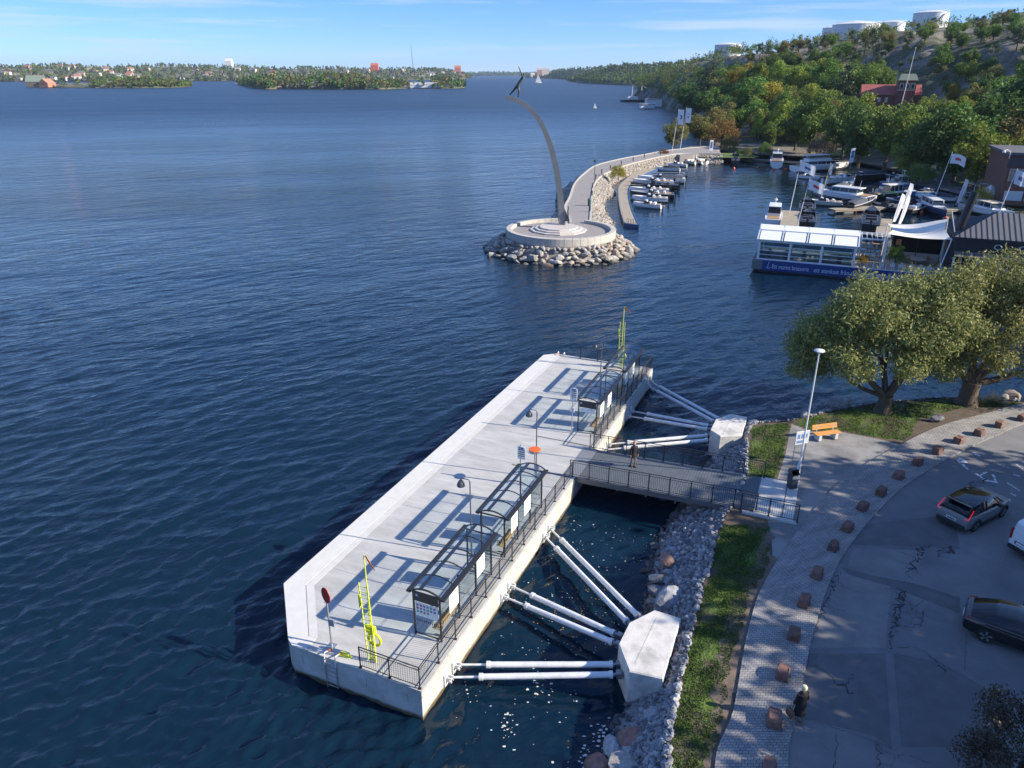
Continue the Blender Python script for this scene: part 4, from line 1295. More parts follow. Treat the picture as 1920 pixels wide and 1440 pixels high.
bw.add(vs, fs)
rubble = M('rubble_bed', (0.22, 0.20, 0.175), 0.95, var=.35, vscale=1.2, bump=.9, bscale=2.5)
brk = bw.build('breakwater', rubble)
tag(brk, kind='structure')
rb = ribbon('promenade', pl, pr2, MZ, prom_m, cols=3, skirt=.25); tag(rb, kind='structure')
# stone edging strips
eb = MB()
for side, other in ((pl, pr2), (pr2, pl)):
    for a, c, a2 in zip(side, side[1:], other):
        eb.bar((a.x, a.y, MZ+.02), (c.x, c.y, MZ+.02), .35, .22)
tag(eb.build('promenade_kerb', granite), kind='structure')
# skirt of rubble under the platform
b = MB(); b.lathe([(MRAD+5.6, -1.8), (MRAD+2.3, -.15), (MRAD+.3, MZ-.9), (MRAD-.4, MZ-.3)], 40, (MC.x, MC.y))
islet = b.build('islet', rubble); tag(islet, kind='structure')
bro = random.Random(21)
k = 0
for ringi, (r0, z0, sz) in enumerate([(MRAD+3.0, -.05, 1.15), (MRAD+2.3, .35, 1.25), (MRAD+1.6, .85, 1.2), (MRAD+1.0, 1.3, 1.0), (MRAD+.55, 1.75, .75)]):
    n_ = int(2*math.pi*r0/(sz*1.12))
    for i in range(n_):
        a = 2*math.pi*(i+bro.uniform(-.3, .3))/n_
        p = MC+Vector((math.cos(a), math.sin(a), 0))*(r0+bro.uniform(-.3, .3))
        if p.y > MC.y+6.5 and 8 < p.x < 13.5: continue
        if math.sin(a) > .55: 
            if bro.random() < .5: continue
        part_rock('boulder', bro.choice(rocks), islet, p.x, p.y, z0+bro.uniform(-.1, .12), sz*bro.uniform(.42, .92), bro)
# rubble sides of the breakwater: a mass of smaller stones and some large boulders
pts = []
for i in range(5200):
    k = bro.uniform(0, nn-1.01); j = int(k); u = k-j
    if bro.random() < .5:
        a = pl[j].lerp(pl[j+1], u); c = OUT[j].lerp(OUT[j+1], u)
    else:
        a = pr2[j].lerp(pr2[j+1], u); c = INN[j].lerp(INN[j+1], u)
    s = bro.uniform(.06, 1.1); p = a.lerp(c, s)
    pts.append((p.x, p.y, (MZ-.2)*(1-s)+.02, bro.uniform(.22, .55)))
o = stones_stuff('rubble_stone', 'broken stone covering both slopes of the curved breakwater', pts, boulder_m, 8)
o['category'] = 'stones'
for i in range(110):
    k = bro.uniform(0, nn*.6); j = int(k); u = k-j
    a = pl[j].lerp(pl[j+1], u); c = OUT[j].lerp(OUT[j+1], u); s = bro.uniform(.3, 1.08); p = a.lerp(c, s)
    part_rock('boulder', bro.choice(rocks), brk, p.x, p.y, (MZ-.2)*(1-s)+.1, bro.uniform(.5, .95), bro)

# the round platform
plat = thing('stone_platform', 'round stone platform with low parapet at the tip of the breakwater', 'platform', (MC.x, MC.y, 0))
b = MB(); b.lathe([(MRAD, MZ-1.3), (MRAD, MZ-.02)], 56); b.build('base', granite, plat)
b = MB(); b.lathe([(MRAD-.85, MZ-.1), (MRAD-.85, MZ+.006)], 56); b.build('paving', prom_m, plat)
# parapet in blocks, open towards the promenade
gap0, gap1 = R(52), R(92)
nseg = 44
for i in range(nseg):
    a0 = 2*math.pi*i/nseg; a1 = 2*math.pi*(i+1)/nseg-.006
    if a0 > gap0 and a1 < gap1: continue
    b = MB(); rings = []
    for r, z in ((MRAD+.05, MZ-.6), (MRAD+.05, MZ+.42), (MRAD+.02, MZ+.46), (MRAD-.68, MZ+.46), (MRAD-.7, MZ+.42), (MRAD-.7, MZ-.6)):
        rings.append((r, z))
    vs = []
    for a in (a0, (a0+a1)/2, a1):
        for r, z in rings: vs.append((r*math.cos(a), r*math.sin(a), z))
    m_ = len(rings); fs = []
    for q in range(2):
        for w in range(m_):
            w2 = (w+1) % m_
            fs.append((q*m_+w, q*m_+w2, (q+1)*m_+w2, (q+1)*m_+w))
    fs += [tuple(range(m_-1, -1, -1)), tuple(range(2*m_, 3*m_))]
    b.add(vs, fs); b.build('parapet_block', granite, plat)
# stepped octagonal plinth
mon = thing('monument', 'tall curved steel column on stone steps carrying a small dark figure', 'monument', (7.3, 113.0, MZ))
step_m = M('step_granite', (0.50, 0.46, 0.42), 0.75, var=.08, vscale=2)
for i, r in enumerate((4.3, 3.6, 2.9)):
    b = MB(); seg = 12
    b.lathe([(r, .006 if i == 0 else i*.2), (r, (i+1)*.2-.03), (r-.03, (i+1)*.2)], seg, (-.3, -1.5)); b.build('step', step_m, mon)
steel = M('monument_steel', (0.20, 0.205, 0.21), 0.42, 0.4, var=.1, vscale=1.5)
# curved, tapering, four-sided column
cp = [(0.35, .55, .58), (.05, 4.2, .52), (-.7, 8.6, .46), (-1.9, 12.7, .42), (-3.7, 16.1, .38), (-5.8, 17.9, .34), (-8.2, 18.75, .30)]
cpi = interp([(x, 0, z) for x, z, w in cp], 30)
ws = [.82+(.46-.82)*(i/29)**.8 for i in range(30)]
rings = []
for i, p in enumerate(cpi):
    d = (cpi[min(i+1, 29)]-cpi[max(i-1, 0)]).normalized()
    nrm = Vector((d.z, 0, -d.x))
    w = ws[i]; dp = w*.55
    rings.append([tuple(p+nrm*w*.62+Vector((0, -dp, 0))), tuple(p+nrm*w*.62+Vector((0, dp, 0))), tuple(p-nrm*w*.62+Vector((0, dp, 0))), tuple(p-nrm*w*.62+Vector((0, -dp, 0)))])
b = MB(); b.loft(rings); col_o = b.build('column', steel, mon)
# plain dark figure on the tip, arms raised: skinned chain
def skin_figure(name, verts, edges, radii, mat, parent, root=0, sub=2):
    me = bpy.data.meshes.new(name); me.from_pydata(verts, edges, [])
    o = link(name, me, parent)
    sk = o.modifiers.new('skin', 'SKIN')
    for i, r in enumerate(radii):
        v = me.skin_vertices[0].data[i]
        v.radius = r if isinstance(r, tuple) else (r, r)
        v.use_root = (i == root)
    sk.use_smooth_shade = True
    sk.branch_smoothing = .6
    ss = o.modifiers.new('sub', 'SUBSURF'); ss.levels = sub; ss.render_levels = sub
    me.materials.append(mat)
    return o
bronze = M('dark_bronze', (0.075, 0.085, 0.08), 0.5, 0.5, var=.2, vscale=3)
tip = Vector((-6.55, 0, 18.75))
def body(scale, o, lean):
    V_ = [(0, 0, 1.0), (lean*.25, 0, 1.25), (lean*.55, 0, 1.55), (lean*.62, 0, 1.68), (lean*.60, 0, 1.85),
          (lean*.5, .2, 1.6), (lean*.3, .24, 1.95), (lean*.05, .2, 2.35), (lean*.5, -.2, 1.6), (lean*.3, -.24, 1.95), (lean*.05, -.2, 2.3),
          (-.30, .1, .62), (-.68, .12, .20), (.08, -.1, .5), (.02, -.12, .02)]
    E_ = [(0,1),(1,2),(2,3),(3,4),(2,5),(5,6),(6,7),(2,8),(8,9),(9,10),(0,11),(11,12),(0,13),(13,14)]
    Rr = [.15, .14, .16, .06, .1, .07, .05, .035, .07, .05, .035, .09, .05, .09, .05]
    return [tuple(o+Vector(v)*scale) for v in V_], E_, [r*scale for r in Rr]
v_, e_, r_ = body(1.75, tip+Vector((.1, 0, -.1)), .75)
skin_figure('figure', v_, e_, r_, bronze, mon)
v_, e_, r_ = body(1.15, Vector((1.25, -.6, .75)), -.2)
skin_figure('small_figure', v_, e_, r_, bronze, mon)

# bollard lights and a tall lamp along the promenade
bol_m = M('bollard_dark', (0.04, 0.042, 0.045), .5, .3)
for i, (p, lab) in enumerate([((13.35, 127.58, 2.6), 'dark bollard light on the promenade nearest the round platform'), ((15.44, 144.76, 2.6), 'dark bollard light on the promenade, second from the round platform'), ((16.62, 155.46, 2.6), 'dark bollard light on the promenade, third from the round platform'),
                   ((18.76, 169.53, 2.6), 'dark bollard light on the promenade just past the tall lamp'), ((21.14, 178.99, 2.6), 'dark bollard light on the promenade bend before the pale rocks'), ((24.17, 187.31, 2.6), 'dark bollard light on the promenade above the yellow bush'),
                   ((28.34, 197.59, 2.6), 'dark bollard light on the outer promenade left of the yellow bush'), ((32.71, 206.37, 2.6), 'dark bollard light on the outer promenade, third from the flagpoles'), ((37.09, 214.51, 2.6), 'dark bollard light on the outer promenade, second from the flagpoles'), ((42.93, 221.77, 2.6), 'dark bollard light on the outer promenade nearest the flagpoles')]):
    t = thing('bollard_light', lab, 'bollard', p, 0, 'bollard lights along the promenade')
    MB().lathe([(.12, 0), (.12, .8), (.10, .82)], 10).build('post', bol_m, t)
    MB().lathe([(.13, .82), (.14, 1.0), (.10, 1.08)], 10).build('head', bol_m, t)
t = thing('promenade_lamp', 'slim black lamp post with round head on the promenade', 'lamp', (17.61, 161.79, 2.6))
MB().lathe([(.1, 0), (.06, .3), (.05, 4.6)], 8).build('pole', bol_m, t)
MB().lathe([(.05, 4.5), (.26, 4.62), (.30, 4.8), (.12, 5.0)], 10).build('head', bol_m, t)
t = thing('waste_bin', 'green waste bin standing on the promenade edge', 'bin', (13.85, 133.63, 2.6))
MB().lathe([(.3, 0), (.32, 1.0), (.36, 1.05), (.3, 1.25), (.1, 1.4)], 12).build('body', M('bin_green', (.05, .11, .08), .5), t)
MB().box(-.34, -.30, -.15, .15, .85, 1.0).build('opening', bol_m, t)

# ---------------- curved pontoon jetty
jet_m = M('jetty_planks', (0.36, 0.31, 0.24), 0.85, var=.18, vscale=2, stretch=(1, 1, 1))
JL = [(19.49, 128.07, 0.6)[:2], (20.82, 143.36, 0.6)[:2], (22.76, 160.19, 0.6)[:2], (24.73, 173.05, 0.6)[:2], (28.18, 186.0, 0.6)[:2], (32.33, 197.53, 0.6)[:2], (38.85, 211.77, 0.6)[:2], (46.55, 225.22, 0.6)[:2], (51.9, 232.57, 0.6)[:2]]
JR = [(21.66, 126.61, 0.6)[:2], (22.81, 141.57, 0.6)[:2], (24.6, 157.98, 0.6)[:2], (26.55, 170.49, 0.6)[:2], (29.4, 181.17, 0.6)[:2], (33.25, 192.12, 0.6)[:2], (38.71, 204.41, 0.6)[:2], (45.8, 218.3, 0.6)[:2], (51.27, 226.65, 0.6)[:2]]
jl = interp_param(JL, 9); jr = interp_param(JR, 9)
jt = thing('pontoon_jetty', 'curved plank jetty floating inside the breakwater', 'jetty', (0, 0, 0))
ji = 0
for a, c, b2, d in zip(jl, jl[1:], jr, jr[1:]):
    for h in range(3):
        u0, u1 = h/3, (h+1)/3-.03
        p = [a.lerp(c, u0), b2.lerp(d, u0), b2.lerp(d, u1), a.lerp(c, u1)]
        MB().prism([(q.x, q.y) for q in p], .5, .6).build('plank', jet_m, jt)
float_m = M('float_grey', (.22, .22, .21), .8)
for side, w in ((jl, .22), (jr, .22)):
    b = MB()
    for a, c in zip(side, side[1:]): b.bar((a.x, a.y, .3), (c.x, c.y, .3), w, .75)
    b.build('fender_beam', M('fender_blue', (.035, .09, .22), .6) if side is jr else float_m, jt)
p0, p1 = jl[0], jr[0]
dj = (jl[0]-jl[1]).normalized()
MB().prism([(p0.x, p0.y), (p1.x, p1.y), (p1.x+dj.x*.5, p1.y+dj.y*.5), (p0.x+dj.x*.5, p0.y+dj.y*.5)], -.2, .62).build('end_beam', M('fender_blue', (.035, .09, .22), .6), jt)
for q in range(4):
    p = jl[0].lerp(jr[0], .2+.18*q)
    b = MB(); b.path([(p.x-.15, p.y+.3, .6), (p.x-.15, p.y+.3, 1.3), (p.x+.15, p.y+.3, 1.3), (p.x+.15, p.y+.3, .6)], .035, 6); b.build('end_hoop', dark_steel, jt)

# ------------------------------------------------------------------ wooded hill behind the basin
def hill_mat(name, c_forest, c_rock, lo, hi, scale=.03):
    m = bpy.data.materials.new(name); m.use_nodes = True
    nt = m.node_tree; N, LK = nt.nodes, nt.links
    b = N['Principled BSDF']; b.inputs['Roughness'].default_value = .95
    geo = N.new('ShaderNodeNewGeometry')
    n1 = N.new('ShaderNodeTexNoise'); n1.inputs['Scale'].default_value = scale; n1.inputs['Detail'].default_value = 9; n1.inputs['Roughness'].default_value = .62
    LK.new(geo.outputs['Position'], n1.inputs['Vector'])
    mr = N.new('ShaderNodeMapRange'); mr.inputs[1].default_value = lo; mr.inputs[2].default_value = hi
    LK.new(n1.outputs['Fac'], mr.inputs[0])
    n2 = N.new('ShaderNodeTexNoise'); n2.inputs['Scale'].default_value = scale*14; n2.inputs['Detail'].default_value = 7; n2.inputs['Roughness'].default_value = .7
    LK.new(geo.outputs['Position'], n2.inputs['Vector'])
    cr = N.new('ShaderNodeValToRGB'); e = cr.color_ramp.elements
    e[0].position = .36; e[0].color = tuple(x*.45 for x in c_rock)+(1,); e[1].position = .62; e[1].color = (*c_rock, 1)
    LK.new(n2.outputs['Fac'], cr.inputs[0])
    mx = N.new('ShaderNodeMix'); mx.data_type = 'RGBA'
    LK.new(mr.outputs[0], mx.inputs['Factor']); mx.inputs[6].default_value = (*c_forest, 1); LK.new(cr.outputs[0], mx.inputs[7])
    LK.new(mx.outputs[2], b.inputs['Base Color'])
    bp = N.new('ShaderNodeBump'); bp.inputs['Strength'].default_value = .9; bp.inputs['Distance'].default_value = 1.2
    LK.new(n2.outputs['Fac'], bp.inputs['Height']); LK.new(bp.outputs[0], b.inputs['Normal'])
    return m
hm = hill_mat('hill_ground', (0.06, 0.065, 0.025), (0.27, 0.235, 0.19), .46, .56)
# control columns, from the water's edge up to the ridge and over it
HC = [
 [(125.2, 818.33, -0.5), (132.79, 865.0, 0.26), (136.66, 880.0, 3.16), (140.58, 895.0, 6.16), (145.3, 915.0, 9.76), (151.57, 940.0, 12.87), (158.84, 970.0, 14.91), (165.06, 1000.0, 15.23), (181.75, 1100.0, 11.57)],
 [(119.89, 666.36, -0.5), (123.98, 690.0, 0.8), (126.89, 705.0, 3.85), (130.67, 725.0, 7.37), (135.36, 750.0, 11.01), (143.3, 790.0, 14.72), (153.14, 840.0, 18.8), (165.03, 900.0, 21.73), (193.03, 1050.0, 14.77)],
 [(105.19, 497.13, -0.5), (106.66, 505.0, 1.37), (109.53, 520.0, 4.0), (113.75, 540.0, 7.32), (120.04, 570.0, 11.03), (130.41, 620.0, 16.44), (144.91, 690.0, 23.22), (161.64, 770.0, 29.7), (200.16, 950.0, 22.74)],
 [(91.68, 372.6, -0.5), (91.34, 372.0, 1.47), (94.94, 388.0, 3.74), (99.74, 408.0, 6.33), (107.35, 440.0, 9.95), (121.86, 500.0, 15.82), (141.14, 580.0, 24.14), (162.91, 670.0, 33.93), (219.46, 900.0, 31.13)],
 [(72.08, 269.54, -0.5), (67.3, 252.0, 1.96), (75.59, 282.0, 2.07), (85.85, 320.0, 2.4), (99.13, 370.0, 4.7), (115.04, 430.0, 10.82), (138.72, 520.0, 20.97), (164.51, 620.0, 35.48), (225.94, 850.0, 35.94)],
 [(77.56, 253.17, -0.5), (74.34, 243.0, 1.31), (81.4, 266.0, 1.94), (88.76, 290.0, 2.96), (99.17, 325.0, 6.27), (112.27, 370.0, 12.73), (132.64, 440.0, 22.06), (161.74, 540.0, 35.38), (239.74, 800.0, 39.64)],
 [(88.22, 243.28, -0.5), (85.08, 235.0, 1.29), (91.97, 254.0, 1.78), (99.86, 276.0, 2.91), (109.52, 304.0, 6.67), (121.72, 340.0, 12.82), (141.38, 398.0, 21.8), (175.9, 500.0, 36.98), (274.12, 780.0, 45.85)],
 [(98.12, 234.1, -0.5), (94.57, 226.0, 1.28), (102.47, 245.0, 1.61), (110.22, 264.0, 3.16), (119.6, 288.0, 7.23), (131.92, 320.0, 13.51), (152.02, 372.0, 22.43), (189.11, 468.0, 37.88), (306.0, 760.0, 52.59)],
 [(104.29, 218.89, -0.5), (100.84, 212.0, 1.15), (110.19, 232.0, 1.44), (118.56, 250.0, 3.3), (127.44, 270.0, 7.61), (140.36, 300.0, 14.2), (161.91, 350.0, 24.28), (201.0, 440.0, 40.24), (336.66, 740.0, 58.01)],
 [(102.64, 191.49, -0.5), (98.43, 184.0, 1.36), (110.54, 207.0, 1.42), (120.24, 226.0, 3.54), (129.89, 246.0, 7.83), (143.21, 274.0, 14.39), (164.98, 320.0, 25.09), (203.26, 400.0, 41.19), (364.2, 720.0, 62.2)],
 [(98.71, 165.25, -0.5), (95.96, 161.0, 1.04), (109.94, 185.0, 1.11), (120.15, 203.0, 3.23), (130.52, 222.0, 7.43), (144.4, 248.0, 14.09), (166.34, 290.0, 24.32), (206.19, 365.0, 39.29), (392.43, 700.0, 65.26)],
 [(88.25, 132.94, -0.5), (86.66, 131.0, 0.99), (99.93, 152.0, 1.29), (112.32, 172.0, 2.99), (124.29, 192.0, 6.69), (139.46, 218.0, 12.84), (162.29, 258.0, 22.43), (203.76, 330.0, 37.88), (415.09, 680.0, 70.05)],
 [(83.56, 111.39, -0.5), (83.65, 112.0, 0.6), (96.34, 130.0, 0.98), (110.16, 150.0, 2.64), (123.57, 170.0, 6.12), (140.66, 196.0, 11.73), (166.29, 236.0, 21.14), (210.36, 305.0, 36.86), (449.46, 660.0, 70.62)],
 [(83.63, 95.47, -0.5), (85.35, 98.0, 0.32), (98.3, 114.0, 0.59), (114.09, 134.0, 2.16), (131.0, 156.0, 5.52), (150.59, 182.0, 10.86), (180.19, 222.0, 19.95), (230.41, 290.0, 35.39), (501.43, 640.0, 69.23)],
]
def cat(p0, p1, p2, p3, s):
    return 0.5*((2*p1)+(p2-p0)*s+(2*p0-5*p1+4*p2-p3)*s*s+(3*p1-p0-3*p2+p3)*s*s*s)
HC = np.array(HC, float)
SU, SV = 9, 7
def refine(A, k, axis):
    A = np.moveaxis(A, axis, 0); out = []
    m_ = A.shape[0]
    for i in range(m_-1):
        p0, p1, p2, p3 = A[max(i-1, 0)], A[i], A[i+1], A[min(i+2, m_-1)]
        for j in range(k): out.append(cat(p0, p1, p2, p3, j/k))
    out.append(A[-1])
    return np.moveaxis(np.array(out), 0, axis)
HG = refine(refine(HC, SU, 0), SV, 1)
rs = np.random.RandomState(4)
def vnoise(x, y):
    return (np.sin(x*.11+1.3)*np.cos(y*.07-.4)+.6*np.sin(x*.27-y*.19+2.)+.4*np.cos(x*.41+y*.33))
hgt = HG[:, :, 2]
amp = np.clip((hgt-3.0)/10.0, 0, 1)
HG[:, :, 2] += amp*(vnoise(HG[:, :, 0], HG[:, :, 1])*.9 + rs.uniform(-.6, .6, hgt.shape))
nu, nv = HG.shape[:2]
hv = HG.reshape(-1, 3)
hf = [(i*nv+j, (i+1)*nv+j, (i+1)*nv+j+1, i*nv+j+1) for i in range(nu-1) for j in range(nv-1)]
me = bpy.data.meshes.new('hill'); me.from_pydata(hv.tolist(), [], hf); me.materials.append(hm)
me.polygons.foreach_set('use_smooth', [True]*len(me.polygons)); me.update()
hill = link('hill', me); tag(hill, kind='structure')
HBVH = BVHTree.FromPolygons([tuple(v) for v in hv], hf)
def hz(x, y):
    h = HBVH.ray_cast(Vector((x, y, 400)), Vector((0, 0, -1)))
    return h[0].z if h[0] is not None else None

# park lawn and paths at the foot of the hill
park_m = M('park_grass', (0.10, 0.15, 0.03), .9, var=.25, vscale=.15, bump=.3, bscale=2)
def drape(name, poly, lift, mat, step=2.0):
    xs_ = [p[0] for p in poly]; ys_ = [p[1] for p in poly]
    b = MB(); idx = {}
    nx = int((max(xs_)-min(xs_))/step)+1; ny = int((max(ys_)-min(ys_))/step)+1
    def vid(i, j):
        if (i, j) not in idx:
            x = min(xs_)+i*step; y = min(ys_)+j*step; z = hz(x, y)
            b.v.append((x, y, (z if z is not None else 1.5)+lift)); idx[(i, j)] = len(b.v)-1
        return idx[(i, j)]
    for i in range(nx):
        for j in range(ny):
            if inside(min(xs_)+(i+.5)*step, min(ys_)+(j+.5)*step, poly):
                b.f.append((vid(i, j), vid(i+1, j), vid(i+1, j+1), vid(i, j+1))); b.m.append(0)
    o = b.build(name, mat); tag(o, kind='structure'); return o
drape('park_lawn', [(54.84, 225.33, 3.0), (60.83, 236.89, 3.0), (72.18, 236.57, 3.5), (73.63, 228.04, 3.5), (71.59, 223.77, 3.0), (62.25, 223.77, 3.0)], .25, park_m, 1.2)
drape('park_lawn', [(90.97, 226.42, 5.0), (103.33, 245.2, 5.0), (109.25, 245.2, 5.0), (99.55, 228.17, 5.0)], .35, park_m, 1.2)
# flat apron joining promenade and park
ap2 = MB(); ap2.prism([(48.16, 234.9, 2.4)[:2], (59.55, 252.73, 2.4)[:2], (68.43, 256.61, 2.4)[:2], (65.32, 239.99, 2.4)[:2], (52.98, 223.8, 2.4)[:2], (48.77, 222.29, 2.4)[:2]], -1, 2.52)
tag(ap2.build('promenade_apron', prom_m), kind='structure')

# storage tanks on the ridge
tank_m = M('tank_white', (0.68, 0.69, 0.70), .5, var=.06, vscale=.3)
def tank(base, top_z, r, label, cat_='tank'):
    t = thing('storage_tank', label, cat_, (base[0], base[1], base[2]), 0, 'storage tanks on the ridge')
    h = top_z-base[2]
    MB().lathe([(r, -6), (r, h)], 40).build('shell', tank_m, t, True)
    MB().lathe([(r*1.01, h-.3), (r*1.01, h), (r*.6, h+r*.10), (r*.08, h+r*.16)], 40).build('roof', M('tank_roof', (.70, .70, .69), .5), t, True)
    b = MB()
    for k in range(24):
        a0, a1 = 2*math.pi*k/24, 2*math.pi*(k+1)/24
        p = lambda a, z: (r*1.0*math.cos(a), r*1.0*math.sin(a), z)
        b.bar(p(a0, h+1), p(a1, h+1), .12); b.bar(p(a0, h), p(a0, h+1), .1)
    b.build('roof_railing', tank_m, t)
    b = MB(); b.bar((-r*.3, -r*1.0, 0), (r*.5, -r*1.02, h), 1.2, .2); b.build('stair', tank_m, t)
tank((203.1, 760.0, 42.6), 49.0, 12.1, 'white storage tank alone on the left end of the ridge')
tank((261.6, 620.0, 53.3), 58.4, 17.1, 'wide low grey storage tank left of the tank cluster')
tank((297.5, 640.0, 55.4), 61.0, 10.1, 'white domed storage tank in the middle of the cluster')
tank((273.5, 700.0, 56.2), 60.3, 6.4, 'pale storage tank at the left edge of the tank cluster')
tank((286.0, 560.0, 54.5), 62.3, 11.0, 'tallest white storage tank on top of the ridge')

# ------------------------------------------------------------------ trees
def leaf_mat(name, col, col2, trans=.34, objvar=.18):
    m = bpy.data.materials.new(name); m.use_nodes = True
    nt = m.node_tree; N, LK = nt.nodes, nt.links
    N.clear()
    out = N.new('ShaderNodeOutputMaterial')
    df = N.new('ShaderNodeBsdfPrincipled'); df.inputs['Roughness'].default_value = .6; df.inputs['Specular IOR Level'].default_value = .25
    tr = N.new('ShaderNodeBsdfTranslucent')
    mx = N.new('ShaderNodeMixShader'); mx.inputs[0].default_value = trans
    geo = N.new('ShaderNodeNewGeometry'); oi = N.new('ShaderNodeObjectInfo')
    mc = N.new('ShaderNodeMix'); mc.data_type = 'RGBA'
    LK.new(geo.outputs['Random Per Island'], mc.inputs['Factor']); mc.inputs[6].default_value = (*col, 1); mc.inputs[7].default_value = (*col2, 1)
    hs = N.new('ShaderNodeHueSaturation'); LK.new(mc.outputs[2], hs.inputs['Color'])
    mr = N.new('ShaderNodeMapRange'); mr.inputs[3].default_value = 1-objvar; mr.inputs[4].default_value = 1+objvar
    LK.new(oi.outputs['Random'], mr.inputs[0]); LK.new(mr.outputs[0], hs.inputs['Value'])
    m2 = N.new('ShaderNodeMath'); m2.operation = 'MULTIPLY'; m2.inputs[1].default_value = 7.31; LK.new(oi.outputs['Random'], m2.inputs[0])
    fr = N.new('ShaderNodeMath'); fr.operation = 'FRACT'; LK.new(m2.outputs[0], fr.inputs[0])
    mh = N.new('ShaderNodeMapRange'); mh.inputs[3].default_value = .475; mh.inputs[4].default_value = .52
    LK.new(fr.outputs[0], mh.inputs[0]); LK.new(mh.outputs[0], hs.inputs['Hue'])
    LK.new(hs.outputs[0], df.inputs['Base Color']); LK.new(hs.outputs[0], tr.inputs['Color'])
    LK.new(df.outputs[0], mx.inputs[1]); LK.new(tr.outputs[0], mx.inputs[2]); LK.new(mx.outputs[0], out.inputs['Surface'])
    MATS[name] = m
    return m
bark = M('bark', (0.11, 0.085, 0.065), .95, var=.35, vscale=3, bump=.9, bscale=12, stretch=(1, 1, .25))

def leaves_mesh(name, clumps, per_area, lw, ll, seed, mat, droop=0.0, shell=.55):
    """clumps: list of (x,y,z,r); leaves spread through each clump volume, denser near its skin"""
    r = np.random.RandomState(seed)
    C_ = []; O_ = []
    for (x, y, z, rad) in clumps:
        k = max(6, int(per_area*rad*rad))
        d = r.normal(size=(k, 3)); d /= np.linalg.norm(d, axis=1)[:, None]
        rr = rad*(shell+(1-shell)*r.uniform(size=(k, 1))**.7)*(1+.18*r.normal(size=(k, 1)))
        C_.append(np.array([x, y, z])+d*rr*np.array([1, 1, .85])); O_.append(d)
    P = np.concatenate(C_); D = np.concatenate(O_)
    k = len(P)
    nrm = D*.8+r.normal(size=(k, 3))*.75; nrm[:, 2] += .25
    nrm /= np.linalg.norm(nrm, axis=1)[:, None]
    t = r.normal(size=(k, 3)); t[:, 2] -= droop
    t -= nrm*np.sum(t*nrm, axis=1)[:, None]; t /= np.linalg.norm(t, axis=1)[:, None]
    b = np.cross(nrm, t)
    s = r.uniform(.6, 1.3, size=(k, 1))
    a = t*ll*.5*s; c = b*lw*.5*s
    V_ = np.stack([P-a, P+c*1.0-a*.1, P+a, P-c*1.0+a*.1], axis=1).reshape(-1, 3)
    me = bpy.data.meshes.new(name)
    me.vertices.add(4*k); me.vertices.foreach_set('co', V_.astype(np.float32).ravel())
    me.loops.add(4*k); me.loops.foreach_set('vertex_index', np.arange(4*k, dtype=np.int32))
    me.polygons.add(k); me.polygons.foreach_set('loop_start', np.arange(0, 4*k, 4, dtype=np.int32)); 
    try: me.polygons.foreach_set('loop_total', np.full(k, 4, dtype=np.int32))
    except Exception: pass
    me.materials.append(mat)
    me.update(calc_edges=True)
    return me

def limbs(b, base, heads, r0, seed, twig=True):
    """limbs from base curve out to each head point"""
    r = random.Random(seed)
    for (h, rad) in heads:
        a = Vector(base); c = Vector(h)
        m_ = a.lerp(c, .45)+Vector((r.uniform(-.4, .4), r.uniform(-.4, .4), -.12*(c-a).length*r.uniform(.2, 1)))
        pts = interp([a, m_, c], 7)
        b.path(pts, [rad*(1-.8*i/6) for i in range(7)], 7, caps=False)
        if twig:
            for q in range(3):
                s = pts[3+q]; e = s+Vector((r.uniform(-1.4, 1.4), r.uniform(-1.4, 1.4), r.uniform(.2, 1.3)))
                b.path([s, s.lerp(e, .5)+Vector((0, 0, .15)), e], [rad*.35, rad*.22, rad*.06], 5, caps=False)
    return b

# ---------------- two big willows by the water
willow_leaf = leaf_mat('willow_leaf', (0.19, 0.215, 0.06), (0.33, 0.35, 0.14), .30, 0.04)
def willow(name, label, base, lobes, heads, seed, fork, r0):
    t = thing(name, label, 'tree', base)
    r = random.Random(seed)
    tr = MB()
    tr.path([(0, 0, -.1), (0, 0, .25), (.03, .02, fork*.6), (0.02, 0, fork)], [r0*1.45, r0*1.08, r0*.95, r0*1.0], 12)
    tr.build('trunk', bark, t, True)
    lb = MB(); limbs(lb, (0, 0, fork-.15), heads, r0, seed)
    lb.build('limb', bark, t, True)
    cl = []
    for (x, y, z, R_) in lobes:
        k = int(34*R_*R_/4)+12
        for _ in range(k):
            d = Vector((r.gauss(0, 1), r.gauss(0, 1), r.gauss(0, 1))).normalized()*R_*r.uniform(.45, 1.0)
            cl.append((x+d.x, y+d.y, z+d.z*.8, r.uniform(.45, .95)))
    me = leaves_mesh('crown', cl, 150, .10, .25, seed, willow_leaf, droop=.8)
    link('crown', me, t)
    return t
willow('willow_tree', 'broad grey-green willow with low forked trunk, left of the pair by the water', (26.99, 48.53, 1.86),
       [(-5.6, .5, 3.6, 1.7), (-5.0, 0, 6.0, 2.3), (-3.6, -.6, 7.9, 1.9), (-2.4, 1.2, 5.2, 2.4), (-.6, .4, 8.0, 2.3), (1.6, .3, 8.6, 2.2), (1.0, -1.4, 6.2, 2.2), (3.4, .2, 6.4, 2.1), (3.3, -.6, 3.9, 1.5), (-3.8, -2.2, 4.6, 1.8), (0, 2.6, 6.4, 2.4), (-4.2, 2.4, 5.0, 2.0), (-1.6, -1.8, 7.0, 2.0), (2.6, -1.6, 7.4, 1.9), (-6.2, 1.0, 4.6, 1.5), (4.4, .6, 5.0, 1.6), (-2.6, 0.2, 8.6, 1.5), (-.4, -2.6, 4.6, 1.3)],
       [((-3.4, -.4, 4.8), .30), ((-1.6, .9, 6.4), .26), ((.9, -.2, 6.0), .33), ((2.4, .8, 6.6), .24), ((.4, 1.8, 5.6), .22), ((-3.6, 1.4, 3.6), .2)], 41, 1.25, .48)
